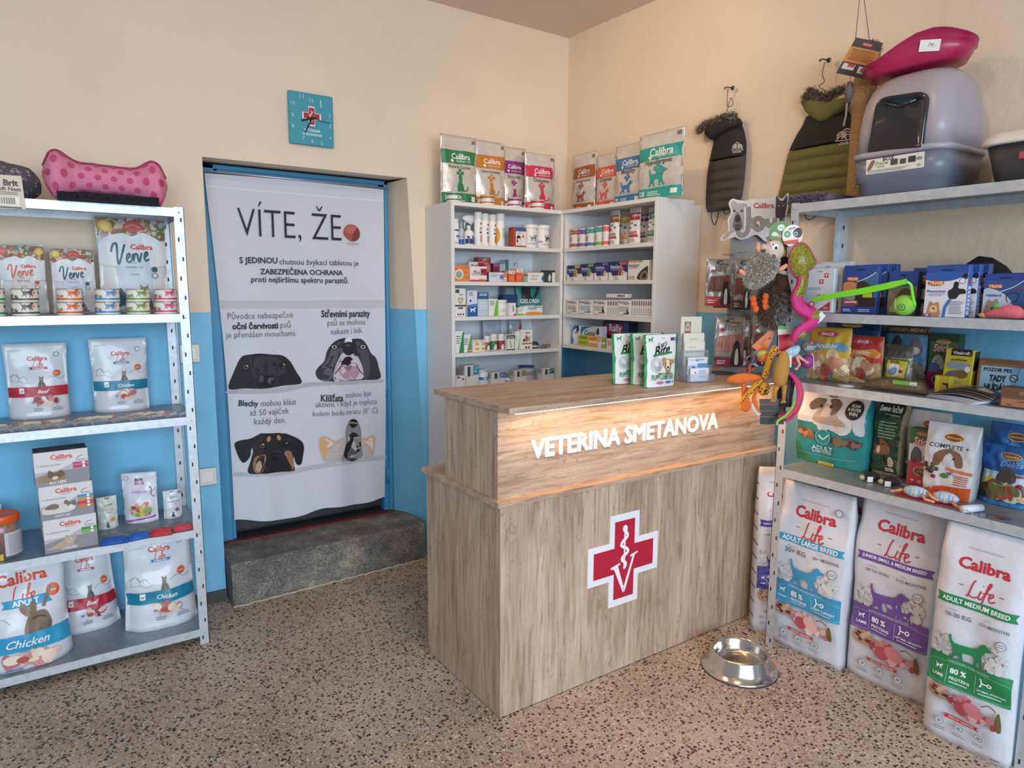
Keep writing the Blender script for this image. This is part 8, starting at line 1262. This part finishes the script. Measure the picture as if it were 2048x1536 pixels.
# sequin snake
r = troot('snake_plush', 'pink plush snake with gold green sequins curling down the toy bunch', 'plush toy', (1600, 580, -.02)); pkp = M('#c9337c', .7, bump=.3, bscale=140); sq = M('#a8a83a', .25, .6, var=.45, scale=160, bump=1., bscale=190, coat=.4)
path = smooth([tuple(t(x, y, d))+(w_*PXM,) for x, y, d, w_ in ((1601, 552, -.03, 15), (1598, 574, -.03, 16), (1589, 592, -.03, 17), (1593, 611, -.028, 18), (1612, 623, -.026, 18), (1625, 634, -.026, 17), (1618, 647, -.026, 18), (1601, 657, -.026, 17), (1588, 670, -.028, 15), (1584, 682, -.028, 9))], 6)
mb = MB(); mb.tube([p[:3] for p in path], [p[3] for p in path], pkp, 16, flat=.62); mb.build('body', r)
for nm, a, b in (('sequin_panel', 0, 14), ('sequin_panel', 25, 33), ('sequin_panel', 43, 51)):
    P_ = path[a:b]; mb = MB(); mb.tube([(p[0], p[1]-p[3]*.16, p[2]) for p in P_], [p[3]*.86*(1 if 0 < i < len(P_)-1 else .8) for i, p in enumerate(P_)], sq, 14, flat=.62); mb.build(nm, r)
hd = [(1597, 486), (1609, 492), (1618, 506), (1627, 524), (1619, 537), (1609, 544), (1611, 556), (1590, 557), (1578, 545), (1573, 528), (1575, 508), (1583, 494)]
hp = [t(x, y, -.03) for x, y in hd]; hc = t(1599, 522, -.03); mb = MB(); Hs = smooth([(p.x, p.z) for p in hp], 4, True)
def hring(y, f): return [(hc.x+(x-hc.x)*f, hc.y+y, hc.z+(z-hc.z)*f) for x, z in Hs]
mb.rings([hring(.018, .55), hring(.012, .9), hring(0, 1.0), hring(-.010, .93), hring(-.020, .70), hring(-.026, .40), hring(-.028, .05)], sq, True); mb.build('head', r)
mb = MB(); mb.tube([(hc.x+(x-hc.x)*1.0, hc.y, hc.z+(z-hc.z)*1.0) for x, z in Hs]+[(Hs[0][0], hc.y, Hs[0][1])], .003, pkp, 6); mb.build('head_piping', r)
mb = MB(); mb.ell(t(1618, 604+4, -.052), (6*PXM, 2*PXM, 6*PXM), M('#8a3a4a', .5), 12, 6); mb.ell(t(1618, 608, -.055), (3*PXM, 2*PXM, 3*PXM), M('#d98aa0', .5), 10, 6); mb.build('button', r)
mb = MB(); L4_ = [t(1622, 640, -.045), t(1631, 647, -.045), t(1646, 632, -.045), t(1638, 622, -.045)]; mb.add(L4_+[p+Vector((0, .0012, 0)) for p in L4_], [(0, 1, 2, 3), (7, 6, 5, 4), (0, 4, 5, 1), (1, 5, 6, 2), (2, 6, 7, 3), (3, 7, 4, 0)], M('#d6d6da', .6)); mb.build('cloth_label', r)
r.location -= n1*.022
# round header cards of two toys
for (x, y), rx, ry, spec, base, lb, dy in (((1562, 466), 23, 23, [('E', '#d9dcd4', .0, .72, .16, .14), ('S', '#3f7a3a', [(-.06, .74), (.0, .70), (.06, .74)], .03), ('C', '#c9d4c0', [(-.4, .4), (-.3, .55), (-.1, .45), (-.2, .36)]), ('P', '#d9a0a0', [(-.2, .36), (.3, .2), (.34, .3), (-.14, .46)]), ('T', '#b84a4a', 'Toys', .06, .32, .3, .02, .2)], '#5d8a4a', 'round green toy header card at the top of the toy bunch', -.026), ((1585, 471), 20, 21, [('C', '#221f1f', [(.02, .62), (.1, .78), (.3, .86), (.46, .72), (.44, .5), (.3, .4), (.1, .46)]), ('E', '#e4e0dc', .16, .58, .09, .09), ('E', '#221f1f', .16, .58, .06, .06), ('E', '#4f9a5a', -.26, .56, .16, .15), ('T', '#e0e8e0', 'x', -.26, .56, .12, .04), ('P', '#c8382f', [(-.44, .24), (.3, .34), (.3, .16), (-.36, .08)]), ('S', '#4a4644', [(-.2, .78), (.0, .84), (.1, .86)], .04)], '#dfdbd6', 'round white header card with a black eye patch beside the green one', -.034)):
    r0 = troot('x', 'x', 'x', (x, y, dy)); bpy.data.objects.remove(r0); mb = MB(); a_, b_ = rx*PXM, ry*PXM; pts = ell_pts(0, 0, a_, b_, 28); mb.rings([[(p[0], d, p[1]) for p in pts] for d in (0, .0015)], M(base, .5)); draw(mb, spec, 2*a_, 2*b_, lambda u, v, k: Vector((u, -k, v-b_)), k0=.0003); w_ = P1+a1*TC.x+n1*TC.y+Vector((0, 0, TC.z)); tag(mb.build('header_card', None, w_, rz1), lb, 'card')
r = troot('ribbon_bow', 'small purple foil ribbon between the hedgehog and header cards', 'ribbon', (1562, 491, -.045)); mb = MB(); pm = M('#7a5fa8', .3, .4)
for a, b, c in (((1566, 492), (1572, 487), (1576, 494)), ((1563, 490), (1548, 482), (1538, 480)), ((1566, 494), (1572, 500), (1566, 502))): mb.tube([t(*a), t(*b), t(*c)], [.004, .006, .003], pm, 8, flat=.3)
mb.build('loops', r)
# lower bunch
def slab(name, label, cat, pts, base, spec, dy, th=.0015, bx_=None):
    c = (sum(p[0] for p in pts)/4, sum(p[1] for p in pts)/4, dy); r0 = troot('x', 'x', 'x', c); bpy.data.objects.remove(r0); C_ = [t(x, y, dy) for x, y in pts]; mb = MB(); mb.add(C_+[p+Vector((0, th, 0)) for p in C_], [(0, 1, 2, 3), (7, 6, 5, 4), (0, 4, 5, 1), (1, 5, 6, 2), (2, 6, 7, 3), (3, 7, 4, 0)], M(base, .5))
    draw(mb, spec, 1., 1., lambda u, v, k: (C_[0]*(.5-u)+C_[1]*(.5+u))*(1-v)+(C_[3]*(.5-u)+C_[2]*(.5+u))*v+Vector((0, -k, 0)), 9, .0004); w_ = P1+a1*TC.x+n1*TC.y+Vector((0, 0, TC.z)); return tag(mb.build(name, None, w_, rz1), label, cat)
slab('toy_card', 'orange cardboard toy tag slanting at the left of the lower bunch', 'card', [(1503, 693), (1530, 712), (1556, 652), (1550, 650)], '#d9743a', [('Q', '#9a4a24', -.3, .1, .2, .5, 6), ('R', '#3a2a24', .1, .3, .5, .58)], .042)
slab('toy_card', 'bright red toy card behind the plaid chicken', 'card', [(1557, 723), (1594, 730), (1586, 668), (1556, 668)], '#c01f3a', [('S', '#d9d0c8', [(-.48, .02), (-.48, .98)], .03)], .02)
slab('toy_card', 'white and green card edge above the red one', 'card', [(1556, 670), (1576, 668), (1572, 652), (1555, 651)], '#dcd6d0', [('R', '#4f9a5a', -.5, .5, .6, 1)], .012)
r = troot('plaid_chicken', 'pale blue plaid plush chicken with long pink legs', 'plush toy', (1582, 706, -.02)); plb = M('#a8c8d8', .8, var=.25, scale=130)
mb = MB(); mb.rings([[c + Vector((0, w_*PXM*.7*math.cos(a), 0)) + Vector((math.sin(a)*w_*PXM*.1, 0, math.sin(a)*w_*PXM)) for a in [2*PI*j/14 for j in range(14)]] for c, w_ in ((t(1562, 707, -.02), 3), (t(1570, 706, -.02), 8), (t(1582, 703, -.02), 12), (t(1592, 700, -.02), 11), (t(1597, 698, -.02), 4))], plb, True); mb.build('body', r)
for P_ in (((1566, 706), (1556, 704), (1548, 708)), ((1592, 710), (1602, 718), (1611, 724)), ((1590, 712), (1597, 728), (1590, 737))): mb = MB(); mb.tube([t(*p, -.02) for p in P_], [3.5*PXM, 3*PXM, 2.6*PXM], M('#d9a08a', .7), 8); mb.ell(t(*P_[-1], -.02), (4.5*PXM, 3*PXM, 3*PXM), M('#d9a08a', .7), 10, 6); mb.build('leg', r)
mb = MB(); mb.box(-3.5*PXM, 3.5*PXM, -.001, .001, -12*PXM, 12*PXM, M('#d3d3d8', .6), T=Matrix.Translation(t(1577, 722, -.042))); mb.build('cloth_label', r)
r.location -= n1*.012
for (x, y, d), rr_, c, lb, nm in (((1527, 713, .014), 13, '#d9763f', 'orange tennis ball with a pale green panel in the toy bunch', 'toy_ball'), ((1614, 723, .01), 14, '#9c3a8a', 'purple rubber ball behind the plaid chicken', 'toy_ball')):
    r0 = troot('x', 'x', 'x', (x, y, d)); bpy.data.objects.remove(r0); mb = MB(); q_ = rr_*PXM; mb.ell((0, 0, 0), (q_, q_, q_), M(c, .85, bump=.4, bscale=220), 24, 14)
    if c == '#d9763f': draw(mb, [('C', '#b8c86a', [(-.5, .5), (-.45, .8), (-.2, .97), (.2, .97), (.45, .8), (.3, .78), (.0, .8), (-.25, .7)])], 2*q_, 2*q_, lambda u, v, k: Vector((u, -(max(0, q_*q_*1.0-u*u-(v-q_)**2))**.5-k, v-q_)), .006, .0008)
    w_ = P1+a1*TC.x+n1*TC.y+Vector((0, 0, TC.z)); tag(mb.build(nm, None, w_, rz1), lb, 'ball')
r = troot('mouse_plush', 'grey striped plush mouse with a white string tail beside the snake tail', 'plush toy', (1616, 694, -.01)); mb = MB(); mb.ell((0, 0, 0), (15*PXM, 10*PXM, 12*PXM), M('#6f7272', .9), 18, 10, Rm=Matrix.Rotation(.6, 3, 'Y')); draw(mb, [('S', '#d3d3d0', [(-.3+.12*i, .3), (-.12+.12*i, .62)], .04) for i in range(5)] + [('E', '#d9705a', .12, .86, .14, .1)], 30*PXM, 26*PXM, lambda u, v, k: Vector((u, -(max(0, 1-(u/(15*PXM))**2-((v-13*PXM)/(14*PXM))**2))**.5*10.4*PXM-k, v-13*PXM)), .006, .0012); mb.build('body', r)
mb = MB(); mb.tube(smooth([tuple(t(*p, -.012)) for p in ((1623, 705), (1627, 715), (1627, 730), (1629, 740))], 4), .0018, M('#d3cbc0', .8), 6); mb.build('tail', r)
r = troot('rope_ball', 'multicoloured knotted rope ball at the left of the lower bunch', 'toy', (1501, 727, -.02)); rnd = random.Random(9)
for i in range(22):
    mb = MB() if i == 0 else mb; c0 = Vector((rnd.uniform(-9, 9), rnd.uniform(-6, 6), rnd.uniform(-12, 12)))*PXM; d = Vector((rnd.uniform(-1, 1), rnd.uniform(-.5, .5), rnd.uniform(-1, 1))).normalized()*9*PXM; mb.tube([c0-d, c0+Vector((rnd.uniform(-4, 4), -3, rnd.uniform(-4, 4)))*PXM, c0+d], .0032, M(('#c8542f', '#2f4a5a', '#3a3a3e', '#8a2f3a', '#d9a08a', '#4a7a8a')[i % 6], .9), 7)
mb.build('knotted_strands', r)
# leopard toy: spotted limbs and orange felt leaves
r = troot('spotted_plush', 'yellow black-spotted plush toy with orange felt leaves, lowest left of the bunch', 'plush toy', (1530, 752, -.015)); yl_ = M('#cf8f2c', .85, var=.06, bump=.2, bscale=160); spt = M('#2a2016', .9); of_ = M('#dd6f2c', .9, bump=.25, bscale=180); rnd = random.Random(4)
def limb(name, P_, wds, mat, spots=0):
    Q_ = smooth([tuple(t(x, y, d)) for x, y, d in P_], 5); m = len(Q_); ws = [wds[min(len(wds)-1, int(i/(m-1)*(len(wds)-1)))]*(1-(i/(m-1)*(len(wds)-1)) % 1)+wds[min(len(wds)-1, int(i/(m-1)*(len(wds)-1))+1)]*((i/(m-1)*(len(wds)-1)) % 1) for i in range(m)]
    mb = MB(); mb.tube(Q_, [w_*PXM for w_ in ws], mat, 12)
    for i in range(spots):
        k = 1+int((m-3)*(i+.5)/spots); w_ = ws[k]*PXM; o_ = rnd.uniform(-.6, .6); p = Vector(Q_[k]); d = (Vector(Q_[k+1])-p).normalized(); sdir = d.cross(Vector((0, 1, 0))).normalized(); mb.ell(p+sdir*w_*o_+Vector((0, -w_*(1-o_*o_)**.5*.97, 0)), (.0030, .0012, .0030), spt, 8, 5)
    mb.build(name, r)
limb('limb', ((1551, 692, -.02), (1542, 712, -.022), (1534, 740, -.022), (1528, 756, -.02)), (6, 8, 7.5, 6), yl_, 12)
limb('limb', ((1522, 758, -.022), (1508, 774, -.024), (1492, 792, -.024), (1475, 809, -.022)), (5, 6, 5, 2.5), yl_, 12)
mb = MB(); c_ = t(1527, 777, -.012); mb.ell(c_, (11*PXM, 10*PXM, 15*PXM), yl_, 16, 10)
for i in range(16): a, z = rnd.uniform(PI*1.1, PI*1.9), rnd.uniform(-.8, .8); mb.ell(c_+Vector((11*PXM*math.cos(a)*(1-z*z)**.5, 10*PXM*math.sin(a)*(1-z*z)**.5, 15*PXM*z)), (.003, .002, .003), spt, 8, 5)
mb.build('torso', r)
for pts, nm in (([(1453, 760), (1466, 750), (1490, 746), (1512, 749), (1526, 756), (1510, 762), (1486, 766), (1466, 766)], 'felt_leaf'), ([(1486, 768), (1494, 766), (1500, 790), (1503, 818), (1494, 826), (1484, 818), (1486, 795)], 'felt_leaf')):
    C_ = [(t(x, y, -.012).x, t(x, y, -.012).z) for x, y in pts]; cx0, cz0 = sum(p[0] for p in C_)/len(C_), sum(p[1] for p in C_)/len(C_); Hs = smooth(C_, 5, True); y_ = t(*pts[0], -.012 if pts[0][0] < 1470 else .006).y
    mb = MB(); mb.rings([[(cx0+(x-cx0)*f, y_+d, cz0+(z-cz0)*f) for x, z in Hs] for d, f in ((.006, .8), (.002, 1.), (-.002, 1.), (-.007, .75), (-.009, .2))], of_, True); mb.build(nm, r)
limb('felt_strip', ((1516, 776, -.008), (1508, 795, -.01), (1512, 812, -.01), (1518, 826, -.008)), (3, 4, 4, 3), of_)
r = troot('chicken_plush', 'tan plush chicken body with two long feet hanging beside the rope rings', 'plush toy', (1552, 745, -.03)); tan = M('#b5843f', .85, bump=.25, bscale=170)
mb = MB(); mb.tube(smooth([tuple(t(x, y, -.03)) for x, y in ((1560, 700), (1557, 718), (1553, 740), (1551, 758), (1551, 770))], 4), [w_*PXM for w_ in (3, 6, 9, 11, 12.5, 13.5, 14, 14.5, 14.5, 14.5, 14.5, 14, 13.5, 12.5, 11, 8, 3)], tan, 16); mb.build('body', r)
for P_ in (((1545, 768), (1541, 780), (1538, 794)), ((1559, 766), (1559, 782), (1558, 796))):
    mb = MB(); mb.tube([t(*p, -.03) for p in P_], [6*PXM, 4*PXM, 3.2*PXM], tan, 10)
    for dx in (-4, 0, 4): mb.tube([t(*P_[-1], -.03), t(P_[-1][0]+dx, P_[-1][1]+6, -.034)], [2.6*PXM, 2*PXM], tan, 7)
    mb.build('foot', r)
r.location -= n1*.044
for i, (c, pts, lb) in enumerate((('#d93a86', ((1567, 738), (1585, 752), (1596, 778), (1594, 804), (1578, 824), (1557, 834)), 'thick pink rope ring, inner one of the rings'), ('#d9663a', ((1572, 742), (1592, 760), (1600, 786), (1594, 812), (1580, 828), (1566, 836)), 'orange rope ring between the pink ones'), ('#d93a86', ((1578, 744), (1598, 764), (1604, 790), (1598, 814), (1586, 832), (1571, 843)), 'outer pink rope ring of the toy bunch'), ('#8fc45a', ((1590, 800), (1584, 815), (1572, 830), (1556, 842), (1554, 850)), 'short light green rope end below the pink ring'))):
    r0 = troot('x', 'x', 'x', (1575, 790, -.012-.004*(i == 3))); bpy.data.objects.remove(r0); mb = MB(); dd = -.014+.014*i-.062*(i == 3); mb.tube(smooth([tuple(t(x, y, dd)) for x, y in pts], 6), 3.4*PXM if i < 3 else 2.6*PXM, M(c, .8, bump=.5, bscale=220), 10); w_ = P1+a1*TC.x+n1*TC.y+Vector((0, 0, TC.z)); tag(mb.build('rope_ring', None, w_, rz1), lb, 'rope toy')
r = troot('treat_card_bundle', 'dark bundle of treat packs at the bottom of the toy bunch', 'pack', (1542, 822, .0))
for i in range(4):
    mb = MB(); y0 = 798+i*12; mb.rings([[t(1519+dx+i*.3, py, d) for dx, d in ((0, .016-.004*i), (38, .016-.004*i), (48, .045), (0, .045))] for py in (y0, y0+11.5+(3 if i == 3 else 0))], M(('#4a4030', '#2c2620', '#262220', '#201d1c')[i], .35, coat=.3)); mb.build('pack', r)
for i in range(5): mb = MB(); mb.box(-.0035, .0035, -.002, .002, -40*PXM, 36*PXM, M(('#26262a', '#1c1c1e', '#3a3a40')[i % 3], .3), T=Matrix.Translation(t(1568+i*4.5, 776, .03+.004*(i % 2))) @ Matrix.Rotation(.04*(i-2), 4, 'Y')); mb.build('black_stick', r)
mb = MB(); mb.tube(smooth([tuple(t(x, y, -.005)) for x, y in ((1505, 806), (1508, 818), (1518, 830))], 5), [4*PXM]*4+[5*PXM]*7, M('#cfc6bc', .9), 9); mb.build('white_stick', r)
